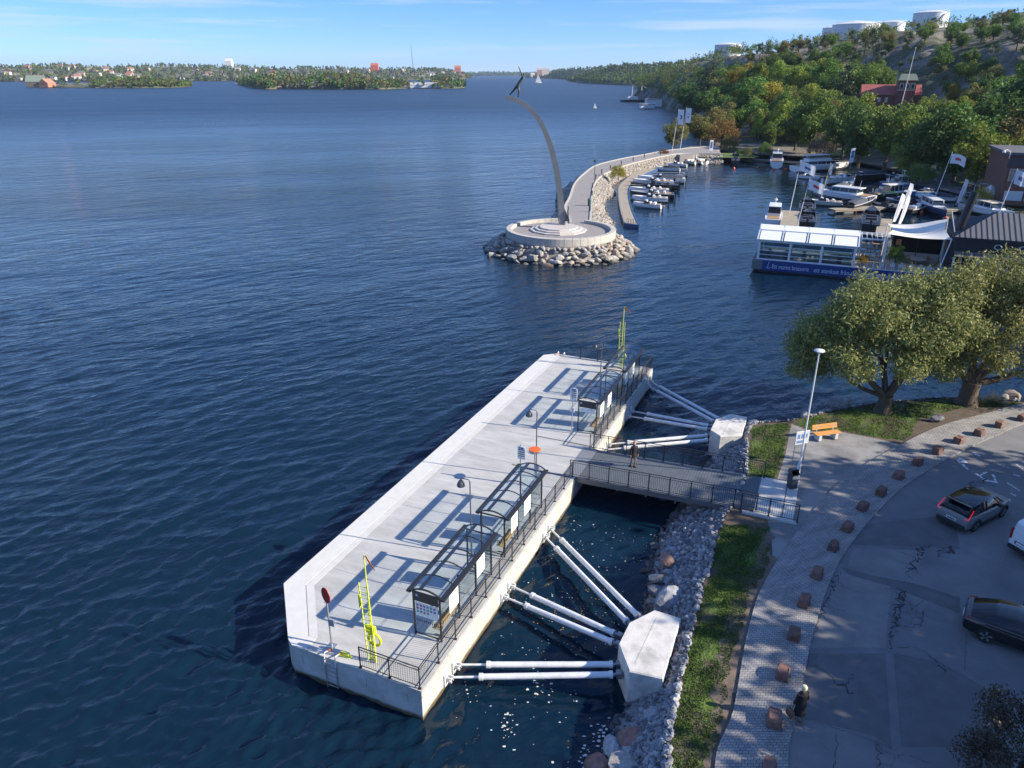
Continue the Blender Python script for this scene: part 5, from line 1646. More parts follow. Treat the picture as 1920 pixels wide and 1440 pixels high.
willow('willow_tree', 'taller grey-green willow with thick trunk, right of the pair by the water', (33.89, 49.94, 1.86),
       [(-4.6, 0, 6.2, 2.1), (-3.4, .4, 8.2, 2.3), (-1.4, 0, 9.0, 2.5), (1.0, .3, 9.4, 2.6), (3.4, 0, 8.8, 2.6), (5.6, .3, 7.4, 2.4), (-2.4, -1.8, 6.2, 2.2), (.6, -2.2, 6.8, 2.3), (3.6, -1.8, 6.4, 2.2), (6.2, -.4, 4.8, 1.9), (-4.8, .6, 4.2, 1.5), (0, 2.8, 7.4, 2.6), (4.0, 2.6, 6.8, 2.4), (-2.0, .5, 4.4, 1.4), (6.6, -1.4, 2.9, 1.3), (-3.0, -1.2, 9.0, 1.8), (2.2, -1.6, 9.2, 2.0), (-1.0, -2.6, 4.8, 1.6), (2.4, -2.8, 4.6, 1.6), (5.4, -1.6, 8.6, 1.9), (-4.0, 1.6, 7.4, 1.9)],
       [((-2.6, 0, 6.4), .32), ((-.4, .4, 7.6), .36), ((1.6, -.4, 7.0), .3), ((4.6, -.6, 3.4), .34), ((3.0, 1.2, 6.2), .26), ((-2.6, 1.4, 4.2), .22)], 43, 1.7, .62)

# ---------------- tree kinds shared by the woods
def crown_clumps(kind, seed, h):
    r = random.Random(seed); cl = []
    if kind == 'broad':
        rx = h*.40
        for i in range(46):
            d = Vector((r.gauss(0, 1), r.gauss(0, 1), r.gauss(0, 1))).normalized()*r.uniform(.5, 1.0)
            z = .56*h+d.z*.40*h
            w = 1.0 if z > .5*h else .75
            cl.append((d.x*rx*w, d.y*rx*w, z, h*r.uniform(.085, .15)))
    elif kind == 'tall':
        for i in range(34):
            t_ = r.uniform(.18, 1.0); w = math.sin(min(1, (1.06-t_)*1.5)*math.pi/2)*.26*h
            a = r.uniform(0, 6.28); q = r.uniform(.3, 1)
            cl.append((math.cos(a)*w*q, math.sin(a)*w*q, t_*h*.93, h*r.uniform(.06, .11)))
    elif kind == 'pine':
        for i in range(26):
            t_ = r.uniform(.42, 1.0); w = (1.08-t_)*.42*h*r.uniform(.4, 1)+.02*h
            a = r.uniform(0, 6.28)
            cl.append((math.cos(a)*w, math.sin(a)*w, t_*h*.95, h*r.uniform(.055, .1)))
    elif kind == 'spruce':
        for i in range(30):
            t_ = (i+.5)/30; w = (1-t_)*.20*h+.01*h
            a = i*2.4; cl.append((math.cos(a)*w*.8, math.sin(a)*w*.8, .12*h+t_*h*.86, h*(.035+.05*(1-t_))))
    elif kind == 'bush':
        for i in range(18):
            d = Vector((r.gauss(0, 1), r.gauss(0, 1), abs(r.gauss(0, 1)))).normalized()*r.uniform(.4, 1.0)
            cl.append((d.x*h*.55, d.y*h*.55, .22*h+d.z*.6*h, h*r.uniform(.14, .24)))
    return cl
def trunk_mesh(kind, h, seed):
    b = MB(); r = random.Random(seed)
    top = .72 if kind in ('broad', 'tall') else .95
    if kind == 'bush': top = .5
    b.path([(0, 0, -.6), (0, 0, .15*h), (r.uniform(-.1, .1), r.uniform(-.1, .1), .4*h), (0, 0, top*h)], [.035*h, .026*h, .018*h, .004*h], 6)
    if kind in ('broad', 'bush'):
        for i in range(4):
            a = i*1.6+r.uniform(0, 1); b.path([(0, 0, .25*h), (math.cos(a)*.12*h, math.sin(a)*.12*h, .42*h), (math.cos(a)*.26*h, math.sin(a)*.26*h, .62*h)], [.016*h, .012*h, .004*h], 5)
    return b.mesh('trunk', bark)
LM = {
 'green': leaf_mat('leaf_green', (0.096, 0.173, 0.028), (0.166, 0.250, 0.051)),
 'dark': leaf_mat('leaf_dark', (0.064, 0.122, 0.028), (0.109, 0.173, 0.041)),
 'light': leaf_mat('leaf_light', (0.166, 0.243, 0.036), (0.256, 0.320, 0.051)),
 'olive': leaf_mat('leaf_olive', (0.166, 0.173, 0.051), (0.243, 0.230, 0.070)),
 'yellow': leaf_mat('leaf_yellow', (0.256, 0.218, 0.026), (0.384, 0.307, 0.045)),
 'rust': leaf_mat('leaf_rust', (0.192, 0.096, 0.032), (0.294, 0.154, 0.058)),
 'pine': leaf_mat('needle_pine', (0.046, 0.079, 0.033), (0.079, 0.118, 0.054), .1),
 'twig': leaf_mat('leaf_sparse', (0.154, 0.115, 0.083), (0.243, 0.192, 0.141), .1),
}
PROTO = {}
for kind, cols, vars_ in (('broad', ('green', 'dark', 'light', 'yellow', 'olive', 'rust'), 3), ('tall', ('green', 'light', 'dark', 'olive'), 2), ('pine', ('pine',), 3), ('spruce', ('pine',), 1), ('bush', ('green', 'olive', 'rust', 'yellow', 'twig', 'light'), 2)):
    for v_i in range(vars_):
        h = 10.0
        base_me = leaves_mesh('crown', crown_clumps(kind, 500+v_i*17+len(kind), h), 75 if kind != 'spruce' else 120, .30, .42, 900+v_i, LM[cols[0]])
        tme = trunk_mesh(kind, h, 700+v_i)
        for ci, c in enumerate(cols):
            me = base_me if ci == 0 else base_me.copy()
            me.materials[0] = LM[c]
            PROTO.setdefault((kind, c), []).append((tme, me))
def plant(kind, c, x, y, z, h, label, group=None, r=rnd, name=None, cat_='tree', wide=1.0):
    tme, cme = r.choice(PROTO[(kind, c)])
    s = h/10.0
    t = thing(name or {'broad': 'broadleaf_tree', 'tall': 'slender_tree', 'pine': 'pine_tree', 'spruce': 'spruce_tree', 'bush': 'bush'}[kind], label, cat_, (x, y, z), r.uniform(0, 6.28), group)
    t.scale = (s*wide*r.uniform(.92, 1.08), s*wide*r.uniform(.92, 1.08), s)
    link('trunk', tme, t); link('crown', cme, t)
    return t

def hill_uv(u, v):
    i = min(max(u*SU, 0), nu-1.001); j = min(max(v*SV, 0), nv-1.001)
    a, b_ = int(i), int(j); fu, fv = i-a, j-b_
    return (HG[a, b_]*(1-fu)*(1-fv)+HG[a+1, b_]*fu*(1-fv)+HG[a, b_+1]*(1-fu)*fv+HG[a+1, b_+1]*fu*fv)
# explicit trees at the foot of the hill
def on_hill(p, kind, c, h, label, wide=1.0, **k):
    z = hz(p[0], p[1]); z = 1.8 if z is None else z
    return plant(kind, c, p[0], p[1], z, h, label, wide=wide, **k)
taken = []
for (p, kind, c, h, label, w, cat_) in [
 ((52.31, 248.96, 2.4), 'broad', 'olive', 9.0, 'olive-green willow behind the two tall flagpoles', 1.25, 'tree'),
 ((63.9, 262.34, 2.6), 'broad', 'olive', 10.5, 'pale olive willow right of the flagpoles on the promenade', 1.2, 'tree'),
 ((68.42, 251.97, 2.8), 'bush', 'rust', 9.5, 'large rust-brown bush beside the park lawn', 1.1, 'bush'),
 ((68.67, 242.64, 2.8), 'bush', 'olive', 5.5, 'yellow-green bush at the foot of the rust-brown bush', 1.0, 'bush'),
 ((85.67, 271.2, 4.0), 'tall', 'light', 11.5, 'bright yellow-green slender tree above the park lawn', .9, 'tree'),
 ((92.35, 266.58, 4.0), 'tall', 'light', 15.0, 'tall light green tree right of the bright slender one', 1.1, 'tree'),
 ((86.9, 257.77, 4.0), 'broad', 'green', 9.0, 'mid green tree between the two light slender trees', 1.0, 'tree'),
 ((92.33, 238.03, 4.0), 'broad', 'green', 18.0, 'big fresh green tree in the middle of the shore park', 1.05, 'tree'),
 ((90.4, 245.57, 4.0), 'broad', 'dark', 13.0, 'dark green tree left of the big fresh green tree', 1.0, 'tree'),
 ((92.9, 228.52, 3.0), 'bush', 'twig', 8.0, 'grey half-bare bush below the big fresh green tree', 1.0, 'bush'),
 ((74.4, 226.32, 2.0), 'bush', 'green', 4.5, 'small green bush on the basin edge by the white work boat', .8, 'bush'),
 ((70.14, 226.32, 2.0), 'bush', 'olive', 2.6, 'low olive bush on the basin edge left of the small green bush', 1.0, 'bush'),
 ((67.9, 227.85, 2.0), 'bush', 'green', 2.4, 'low green bush on the basin edge below the lawn', 1.0, 'bush'),
 ((92.77, 179.81, 2.5), 'broad', 'light', 8.5, 'yellow-green tree standing at the boat harbour edge', 1.0, 'tree'),
 ((90.92, 168.52, 2.5), 'bush', 'green', 5.0, 'dark bush right of the yellow-green harbour tree', 1.2, 'bush'),
 ((24.74, 175.41, 1.6), 'bush', 'yellow', 3.6, 'yellow bush on the inner slope of the breakwater', .9, 'bush'),
 ((45.24, 227.4, 2.5), 'bush', 'rust', 2.2, 'low reddish bush at the foot of the flagpoles', 1.4, 'bush'),
 ((93.09, 205.2, 3.0), 'broad', 'dark', 15.0, 'dark tree above the white cruiser', 1.1, 'tree'),
 ((95.52, 221.64, 3.5), 'broad', 'dark', 16.0, 'dark tree right of the grey half-bare bush', 1.0, 'tree'),
 ((97.27, 198.82, 3.0), 'broad', 'green', 17.0, 'tall mid green tree left of the yellow-green harbour tree', 1.1, 'tree'),
 ((95.92, 175.33, 4.0), 'broad', 'dark', 16.0, 'deep green tree over the road behind the harbour', 1.15, 'tree'),
 ((100.96, 173.32, 4.0), 'broad', 'green', 17.0, 'wide green tree over the road, right of the deep green one', 1.15, 'tree'),
 ((100.34, 163.89, 4.0), 'broad', 'light', 14.0, 'lighter green tree by the road left of the brick building', 1.05, 'tree'),
 ((114.69, 180.33, 5.0), 'broad', 'dark', 20.0, 'huge dark green tree behind the brick building', 1.1, 'tree'),
 ((124.05, 186.11, 5.0), 'broad', 'green', 20.0, 'huge green tree at the right edge above the brick building', 1.1, 'tree'),
 ((89.45, 142.79, 2.5), 'bush', 'yellow', 3.2, 'small yellow-green bush beside the footpath by the white ramp', 1.0, 'bush'),
]:
    on_hill(p, kind, c, h, label, w, cat_=cat_)
    taken.append((p[0], p[1], h*.3))
# the hillside wood: individual trees on the near slope, the rest as one far wood
hr = random.Random(77)
cand = []
for i in range(14000):
    u = hr.uniform(0, 12.9); v = hr.uniform(1.7, 7.6)
    if 8.2 < u < 11.0 and 5.3 < v < 7.2 and hr.random() < .94: continue
    if 6.0 < u < 8.6 and 6.6 < v < 7.0 and hr.random() < .7: continue
    if 2.6 < u < 5.0 and 1.6 < v < 4.4 and hr.random() < .85: continue
    if u >= 4.0 and v < 2.6 : continue
    if u < 4.0 and v < 1.9: continue
    p = hill_uv(u, v)
    cand.append((u, v, p))
acc = []
cell = {}
def okp(p, d):
    gx, gy = int(p[0]//12), int(p[1]//12)
    for a in range(gx-1, gx+2):
        for b_ in range(gy-1, gy+2):
            for q in cell.get((a, b_), ()):
                if (q[0]-p[0])**2+(q[1]-p[1])**2 < d*d: return False
    cell.setdefault((gx, gy), []).append(p); return True
VILLA = (133.0, 275.0)
for (u, v, p) in cand:
    # keep the view to the villa open
    dx, dy = p[0]-VILLA[0], p[1]-VILLA[1]
    if abs(dx) < 16 and -15 < dy < 14: continue
    d = 8.0 if p[1] < 420 else 8.8
    if any((p[0]-q[0])**2+(p[1]-q[1])**2 < (q[2]+2)**2 for q in taken): continue
    if okp(p, d): acc.append((u, v, p))
acc.sort(key=lambda q: q[2][0]**2+q[2][1]**2)
G_WOOD = 'trees of the wooded hillside'
WL = {('broad', 'green'): 'mid green broadleaf tree in the hillside wood', ('broad', 'dark'): 'dark green broadleaf tree in the hillside wood', ('broad', 'light'): 'light green broadleaf tree in the hillside wood',
      ('broad', 'yellow'): 'yellow-leaved autumn tree in the hillside wood', ('broad', 'rust'): 'rust-brown autumn tree in the hillside wood', ('broad', 'olive'): 'olive-green broadleaf tree in the hillside wood',
      ('tall', 'green'): 'slender green tree in the hillside wood', ('tall', 'light'): 'slender light green tree in the hillside wood', ('pine', 'pine'): 'dark pine tree in the hillside wood'}
n_ind = 0
def where(base, u, v):
    lvl = 'lower' if v < 3.6 else 'middle' if v < 5.2 else 'upper'
    sec = 'at the point above the crane barge' if u < 2 else 'above the flagpoles' if u < 4 else 'above the park lawn' if u < 5.7 else 'behind the big fresh green tree' if u < 7.2 else 'left of the brick villa' if u < 8.6 else 'around the brick villa' if u < 9.8 else 'right of the brick villa' if u < 10.9 else 'at the right edge'
    return base.replace(' in the hillside wood', ' on the %s hillside %s' % (lvl, sec))
far_pts = []
for (u, v, p) in acc:
    w = hr.random()
    if v > 6.2 or u < 3.5:
        kind, c = ('pine', 'pine') if w < .45 else ('broad', 'green') if w < .65 else ('broad', 'dark') if w < .8 else ('broad', 'olive') if w < .985 else ('broad', 'rust')
    else:
        kind, c = ('broad', 'green') if w < .30 else ('broad', 'dark') if w < .50 else ('broad', 'light') if w < .66 else ('tall', 'green') if w < .76 else ('broad', 'olive') if w < .86 else ('tall', 'light') if w < .92 else ('broad', 'yellow') if w < .935 else ('pine', 'pine')
    near_villa = abs(p[0]-VILLA[0]) < 18 and -40 < p[1]-VILLA[1] < -14
    h = hr.uniform(9.5, 16) if v < 5.6 else hr.uniform(6, 10)
    if near_villa: h = hr.uniform(6.5, 8.5)
    elif 8.0 < u < 11.2 and v > 4.0: h = hr.uniform(5.5, 8.0)
    if n_ind < 300 and p[0] < 0.72*p[1]+12:
        plant(kind, c, p[0], p[1], p[2]-.3, h, where(WL[(kind, c)], u, v), G_WOOD, hr, wide=hr.uniform(1.0, 1.25)); n_ind += 1
    elif p[0] < 0.75*p[1]+20:
        far_pts.append((p[0], p[1], p[2], h, kind))
def wood_stuff(name, label, pts, seed, cols, size=1.0, per=7):
    """many small crowns joined into one mass; pts (x,y,z,h,kind)"""
    objs = []
    for ci, c in enumerate(cols):
        r = random.Random(seed+ci); cl = []
        for k, (x, y, z, h, kind) in enumerate(pts):
            if k % len(cols) != ci: continue
            if kind == 'pine':
                for q in range(per):
                    t_ = (q+.5)/per; a = r.uniform(0, 6.28); w = (1.05-t_)*.2*h
                    cl.append((x+math.cos(a)*w, y+math.sin(a)*w, z+h*(.25+.72*t_), h*(.06+.10*(1-t_))))
            else:
                for q in range(per):
                    d = Vector((r.gauss(0, 1), r.gauss(0, 1), r.gauss(0, 1))).normalized()*r.uniform(.4, 1)
                    cl.append((x+d.x*h*.36, y+d.y*h*.36, z+.55*h+d.z*h*.34, h*r.uniform(.14, .24)))
        me = leaves_mesh(name, cl, size, None or WS[0], WS[1], seed+ci, LM[c])
        o = link(name, me); tag(o, label % {'green': 'green', 'dark': 'dark green', 'pine': 'dark conifer', 'olive': 'olive', 'light': 'light green', 'rust': 'brown'}[c], 'wood', kind='stuff'); objs.append(o)
    return objs
WS = (.55, .8)
wood_stuff('ridge_wood', '%s crowns of the wood along the upper ridge', far_pts, 61, ['pine', 'green', 'dark', 'olive'], size=7)
# low scrub on the bare rock
for i in range(22):
    u = hr.uniform(8.4, 11.0); v = hr.uniform(6.0, 7.1); p = hill_uv(u, v)
    plant('bush', hr.choice(['olive', 'green', 'olive']), p[0], p[1], p[2]-.2, hr.uniform(1.2, 3.0), 'low scrub bush on the bare rocky hilltop below the tallest tank', 'scrub on the bare hilltop', hr, cat_='bush')
for i in range(22):
    u = hr.uniform(2.6, 4.6); v = hr.uniform(1.6, 4.0); p = hill_uv(u, v)
    plant('bush', hr.choice(['olive', 'green', 'rust']), p[0], p[1], p[2]-.2, hr.uniform(1.5, 3.5), 'low scrub bush on the rock slope behind the rust-brown bush', 'scrub on the lower rock slope', hr, cat_='bush')

# ---------------- tall trees right of the car park; they shade it
sr = random.Random(15)
for i, (x, y, h, c) in enumerate([(35.5, 3.0, 15, 'green'), (42.5, 1.0, 19, 'dark'), (36.5, 10.5, 16, 'dark'), (44.0, 9.5, 20, 'green'), (37.0, 18.5, 16, 'green'), (45.5, 17.5, 20, 'dark'), (39.0, 26.0, 16, 'dark'), (47.0, 25.0, 20, 'green'), (44.5, 31.0, 15, 'green'), (51.0, 29.0, 18, 'dark'), (33.0, -5.0, 15, 'green'), (52.0, 11.0, 22, 'dark'), (54.0, 20.0, 22, 'dark'), (41.0, -6.0, 18, 'dark')]):
    plant('broad', c, x, y, LZ, h, 'tall tree standing right of the car park and shading it', 'tall trees right of the car park', sr, wide=.98)
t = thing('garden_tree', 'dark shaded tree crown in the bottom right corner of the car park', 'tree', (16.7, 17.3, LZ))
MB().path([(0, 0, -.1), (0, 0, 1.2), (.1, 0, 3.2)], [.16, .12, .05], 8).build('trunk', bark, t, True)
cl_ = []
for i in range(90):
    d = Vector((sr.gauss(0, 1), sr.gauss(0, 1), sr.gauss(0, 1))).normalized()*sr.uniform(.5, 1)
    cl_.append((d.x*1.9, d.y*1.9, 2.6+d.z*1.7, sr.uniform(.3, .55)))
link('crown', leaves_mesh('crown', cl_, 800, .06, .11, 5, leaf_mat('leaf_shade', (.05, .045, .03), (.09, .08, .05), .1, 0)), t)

# ------------------------------------------------------------------ far shores and islands
FAR = {
 'A': [[(-1839.2, 2446.7, -1.0), (-1844.7, 2454.0, 4.0), (-2035.4, 2716.7, 25.6), (-2275.2, 3046.7, 41.3), (-2389.0, 3229.5, 33.1), (-2616.5, 3503.7, 0.0)], [(-1675.0, 2446.7, -1.0), (-1680.0, 2454.0, 4.0), (-1853.4, 2716.7, 26.8), (-2071.5, 3046.7, 43.2), (-2175.1, 3229.5, 34.6), (-2382.3, 3503.7, 0.0)], [(-1510.8, 2446.7, -1.0), (-1515.3, 2454.0, 4.0), (-1671.5, 2716.7, 27.9), (-1868.0, 3046.7, 45.1), (-1961.3, 3229.5, 36.1), (-2148.1, 3503.7, 0.0)], [(-1396.6, 2477.4, -1.0), (-1400.8, 2484.8, 4.0), (-1543.0, 2747.4, 30.4), (-1721.8, 3077.4, 49.0), (-1807.9, 3262.0, 39.2), (-1980.1, 3539.0, 0.0)], [(-1280.2, 2477.4, -1.0), (-1284.1, 2484.8, 4.0), (-1415.3, 2747.4, 24.6), (-1580.4, 3077.4, 39.6), (-1659.4, 3262.0, 31.7), (-1817.4, 3539.0, 0.0)], [(-1193.7, 2541.2, -1.0), (-1197.3, 2548.8, 4.0), (-1315.9, 2811.2, 28.3), (-1465.3, 3141.2, 45.7), (-1538.6, 3329.6, 36.6), (-1685.2, 3612.3, 0.0)], [(-1053.7, 2574.3, -1.0), (-1056.9, 2582.0, 4.0), (-1160.1, 2844.3, 29.7), (-1290.1, 3174.3, 47.9), (-1354.6, 3364.8, 38.3), (-1483.6, 3650.5, 0.0)], [(-940.0, 2643.2, -1.0), (-942.8, 2651.2, 4.0), (-1032.6, 2913.2, 27.5), (-1145.8, 3243.2, 44.4), (-1203.1, 3437.8, 35.5), (-1317.7, 3729.7, 0.0)], [(-843.9, 2734.7, -1.0), (-846.5, 2742.9, 4.0), (-924.6, 3004.7, 25.4), (-1023.1, 3334.7, 40.9), (-1074.2, 3534.8, 32.7), (-1176.5, 3835.0, 0.0)], [(-684.1, 2832.8, -1.0), (-686.1, 2841.3, 4.0), (-747.1, 3102.8, 25.6), (-824.2, 3432.8, 41.4), (-865.4, 3638.7, 33.1), (-947.8, 3947.7, 0.0)], [(-551.8, 2938.1, -1.0), (-553.4, 2946.9, 4.0), (-600.9, 3208.1, 23.3), (-661.1, 3538.1, 37.5), (-694.1, 3750.4, 30.0), (-760.2, 4068.8, 0.0)], [(-409.3, 3051.5, -1.0), (-410.5, 3060.6, 4.0), (-444.4, 3321.5, 23.5), (-487.3, 3651.5, 38.0), (-511.7, 3870.6, 30.4), (-560.4, 4199.2, 0.0)], [(-288.2, 3306.6, -1.0), (-289.1, 3316.6, 4.0), (-311.0, 3576.6, 22.6), (-339.0, 3906.6, 36.5), (-355.9, 4141.0, 29.2), (-389.8, 4492.6, 0.0)], [(-233.1, 3780.5, -1.0), (-233.8, 3791.8, 4.0), (-249.5, 4050.5, 11.8), (-269.5, 4380.5, 19.1), (-283.0, 4643.3, 15.3), (-309.9, 5037.6, 0.0)], [(-202.2, 3970.0, -1.0), (-202.8, 3982.0, 1.4), (-215.8, 4240.0, 3.0), (-232.6, 4570.0, 4.8), (-244.2, 4844.2, 3.8), (-267.4, 5255.5, 0.0)]],
 'B': [[(-920.9, 1520.6, -1.0), (-923.6, 1525.1, 1.0), (-936.8, 1547.6, 1.8), (-956.2, 1580.6, 3.0), (-1004.0, 1675.4, 2.4), (-1099.6, 1817.6, 0.0)], [(-831.9, 1437.0, -1.0), (-834.4, 1441.4, 1.8), (-846.8, 1464.0, 3.7), (-865.0, 1497.0, 6.0), (-908.2, 1586.9, 4.8), (-994.7, 1721.6, 0.0)], [(-769.6, 1411.2, -1.0), (-771.9, 1415.4, 2.2), (-783.4, 1438.2, 4.5), (-800.4, 1471.2, 7.2), (-840.4, 1559.5, 5.8), (-920.5, 1691.9, 0.0)], [(-722.1, 1411.2, -1.0), (-724.2, 1415.4, 3.3), (-734.7, 1438.2, 6.7), (-750.2, 1471.2, 10.9), (-787.7, 1559.5, 8.7), (-862.7, 1691.9, 0.0)], [(-665.1, 1411.2, -1.0), (-667.1, 1415.4, 3.3), (-676.7, 1438.2, 6.7), (-691.0, 1471.2, 10.9), (-725.5, 1559.5, 8.7), (-794.6, 1691.9, 0.0)], [(-628.8, 1437.0, -1.0), (-630.7, 1441.4, 2.9), (-639.7, 1464.0, 6.0), (-653.1, 1497.0, 9.7), (-685.7, 1586.9, 7.8), (-751.0, 1721.6, 0.0)], [(-617.4, 1491.7, -1.0), (-619.2, 1496.1, 1.6), (-628.1, 1518.7, 3.3), (-641.1, 1551.7, 5.3), (-673.2, 1644.8, 4.2), (-737.3, 1784.4, 0.0)], [(-642.7, 1581.8, -1.0), (-644.6, 1586.5, 1.0), (-653.5, 1608.8, 0.7), (-666.8, 1641.8, 1.1), (-700.1, 1740.3, 0.9), (-766.8, 1888.1, 0.0)]],
 'C': [[(-651.1, 1885.1, -1.0), (-653.1, 1890.7, 1.0), (-663.4, 1921.1, 0.9), (-678.4, 1965.1, 1.4), (-712.3, 2083.0, 1.1), (-780.2, 2259.8, 0.0)], [(-442.1, 1362.2, -1.0), (-443.5, 1366.3, 3.3), (-453.1, 1398.2, 6.9), (-466.4, 1442.2, 11.1), (-489.7, 1528.7, 8.9), (-536.4, 1658.5, 0.0)], [(-381.3, 1316.4, -1.0), (-382.4, 1320.4, 4.0), (-390.8, 1352.4, 9.3), (-402.5, 1396.4, 15.0), (-422.6, 1480.2, 12.0), (-462.8, 1605.9, 0.0)], [(-314.0, 1294.7, -1.0), (-314.9, 1298.6, 4.0), (-321.9, 1330.7, 10.5), (-331.5, 1374.7, 16.9), (-348.1, 1457.2, 13.5), (-381.3, 1580.9, 0.0)], [(-261.7, 1294.7, -1.0), (-262.4, 1298.6, 4.0), (-268.3, 1330.7, 8.9), (-276.5, 1374.7, 14.3), (-290.3, 1457.2, 11.4), (-318.0, 1580.9, 0.0)], [(-209.3, 1294.7, -1.0), (-210.0, 1298.6, 2.5), (-214.9, 1330.7, 5.2), (-221.6, 1374.7, 8.3), (-232.7, 1457.2, 6.7), (-254.8, 1580.9, 0.0)], [(-183.5, 1362.2, -1.0), (-184.0, 1366.3, 1.2), (-188.2, 1398.2, 2.5), (-193.9, 1442.2, 4.0), (-203.6, 1528.7, 3.2), (-223.0, 1658.5, 0.0)], [(-146.8, 1362.2, -1.0), (-147.2, 1366.3, 2.3), (-150.5, 1398.2, 4.7), (-155.0, 1442.2, 7.5), (-162.7, 1528.7, 6.0), (-178.2, 1658.5, 0.0)], [(-105.5, 1362.2, -1.0), (-105.8, 1366.3, 2.5), (-108.1, 1398.2, 5.2), (-111.4, 1442.2, 8.4), (-116.9, 1528.7, 6.8), (-128.1, 1658.5, 0.0)], [(-83.6, 1411.2, -1.0), (-83.9, 1415.4, 1.0), (-85.7, 1447.2, 0.9), (-88.3, 1491.2, 1.4), (-92.7, 1580.7, 1.1), (-101.5, 1714.9, 0.0)]],
 'D': [[(-613.9, 7644.2, -1.0), (-615.7, 7667.2, 4.0), (-646.1, 8049.2, 10.3), (-685.5, 8544.2, 16.6), (-719.8, 9056.9, 13.3), (-788.3, 9825.9, 0.0)], [(-409.3, 7644.2, -1.0), (-410.5, 7667.2, 4.0), (-430.7, 8049.2, 13.6), (-456.9, 8544.2, 21.9), (-479.7, 9056.9, 17.5), (-525.4, 9825.9, 0.0)], [(-153.5, 7644.2, -1.0), (-153.9, 7667.2, 4.0), (-161.5, 8049.2, 17.8), (-171.3, 8544.2, 28.7), (-179.8, 9056.9, 23.0), (-197.0, 9825.9, 0.0)], [(102.3, 7644.2, -1.0), (102.6, 7667.2, 4.0), (107.7, 8049.2, 13.6), (114.2, 8544.2, 21.9), (119.9, 9056.9, 17.5), (131.4, 9825.9, 0.0)], [(358.1, 7644.2, -1.0), (359.2, 7667.2, 4.0), (376.9, 8049.2, 11.9), (399.8, 8544.2, 19.2), (419.8, 9056.9, 15.4), (459.8, 9825.9, 0.0)]],
 'E': [[(73.9, 4412.3, -1.0), (74.1, 4425.5, 2.1), (76.5, 4569.8, 4.3), (79.7, 4762.3, 6.9), (83.7, 5048.0, 5.5), (91.6, 5476.6, 0.0)], [(177.3, 3780.5, -1.0), (177.9, 3791.8, 4.0), (184.5, 3938.0, 15.2), (193.2, 4130.5, 24.5), (202.9, 4378.3, 19.6), (222.2, 4750.1, 0.0)], [(221.7, 3306.6, -1.0), (222.4, 3316.6, 4.0), (231.8, 3464.1, 22.2), (244.1, 3656.6, 35.7), (256.3, 3876.0, 28.6), (280.7, 4205.1, 0.0)], [(266.0, 2643.2, -1.0), (266.8, 2651.2, 4.0), (281.1, 2800.7, 22.0), (299.6, 2993.2, 35.5), (314.6, 3172.8, 28.4), (344.6, 3442.2, 0.0)], [(266.0, 1979.8, -1.0), (266.8, 1985.8, 4.0), (286.0, 2137.3, 24.9), (310.5, 2329.8, 40.2), (326.1, 2469.6, 32.2), (357.1, 2679.3, 0.0)], [(304.0, 1885.1, -1.0), (304.9, 1890.7, 4.0), (328.1, 2042.6, 24.5), (357.5, 2235.1, 39.6), (375.4, 2369.2, 31.7), (411.1, 2570.3, 0.0)], [(347.0, 1720.2, -1.0), (348.0, 1725.4, 4.0), (377.0, 1877.7, 26.2), (413.6, 2070.2, 42.3), (434.3, 2194.5, 33.8), (475.6, 2380.8, 0.0)], [(351.5, 1411.2, -1.0), (352.6, 1415.4, 4.0), (388.4, 1568.7, 27.9), (433.4, 1761.2, 45.0), (455.0, 1866.9, 36.0), (498.4, 2025.4, 0.0)]],
 'F': [[(184.4, 2643.2, -1.0), (185.0, 2651.2, 1.1), (189.4, 2715.2, 2.3), (195.5, 2803.2, 3.7), (205.2, 2971.4, 3.0), (224.8, 3223.7, 0.0)], [(182.0, 2084.6, -1.0), (182.6, 2090.8, 4.0), (188.0, 2156.6, 10.0), (195.3, 2244.6, 16.2), (205.1, 2379.3, 13.0), (224.6, 2581.3, 0.0)], [(215.3, 1885.1, -1.0), (216.0, 1890.7, 4.0), (223.1, 1957.1, 12.1), (232.6, 2045.1, 19.5), (244.2, 2167.8, 15.6), (267.5, 2351.8, 0.0)], [(242.9, 1720.2, -1.0), (243.6, 1725.4, 4.0), (252.6, 1792.2, 8.7), (264.5, 1880.2, 14.1), (277.7, 1993.1, 11.2), (304.2, 2162.3, 0.0)], [(266.0, 1648.1, -1.0), (266.8, 1653.1, 3.7), (277.2, 1720.1, 7.6), (290.9, 1808.1, 12.2), (305.4, 1916.6, 9.8), (334.5, 2079.4, 0.0)], [(286.5, 1520.6, -1.0), (287.3, 1525.1, 4.0), (299.2, 1592.6, 13.3), (314.7, 1680.6, 21.4), (330.5, 1781.4, 17.1), (362.0, 1932.6, 0.0)]],
}

far_m = hill_mat('far_ground', (0.085, 0.095, 0.05), (0.36, 0.30, 0.23), .50, .62, .012)
FN = {'A': 'far_shore', 'B': 'island', 'C': 'island', 'D': 'horizon_land', 'E': 'far_hill', 'F': 'headland'}
FG = {}
for k_, cols_ in FAR.items():
    A_ = refine(refine(np.array(cols_, float), 6, 0), 3, 1)
    rs_ = np.random.RandomState(3)
    A_[:, :, 2] += np.clip(A_[:, :, 2]/20, 0, 1)*rs_.uniform(-2, 2, A_.shape[:2])
    a_, b_ = A_.shape[:2]
    me = bpy.data.meshes.new(FN[k_]); me.from_pydata(A_.reshape(-1, 3).tolist(), [], [(i*b_+j, (i+1)*b_+j, (i+1)*b_+j+1, i*b_+j+1) for i in range(a_-1) for j in range(b_-1)])
    me.materials.append(far_m); me.polygons.foreach_set('use_smooth', [True]*len(me.polygons)); me.update()
    tag(link(FN[k_], me), kind='structure')
    FG[k_] = A_
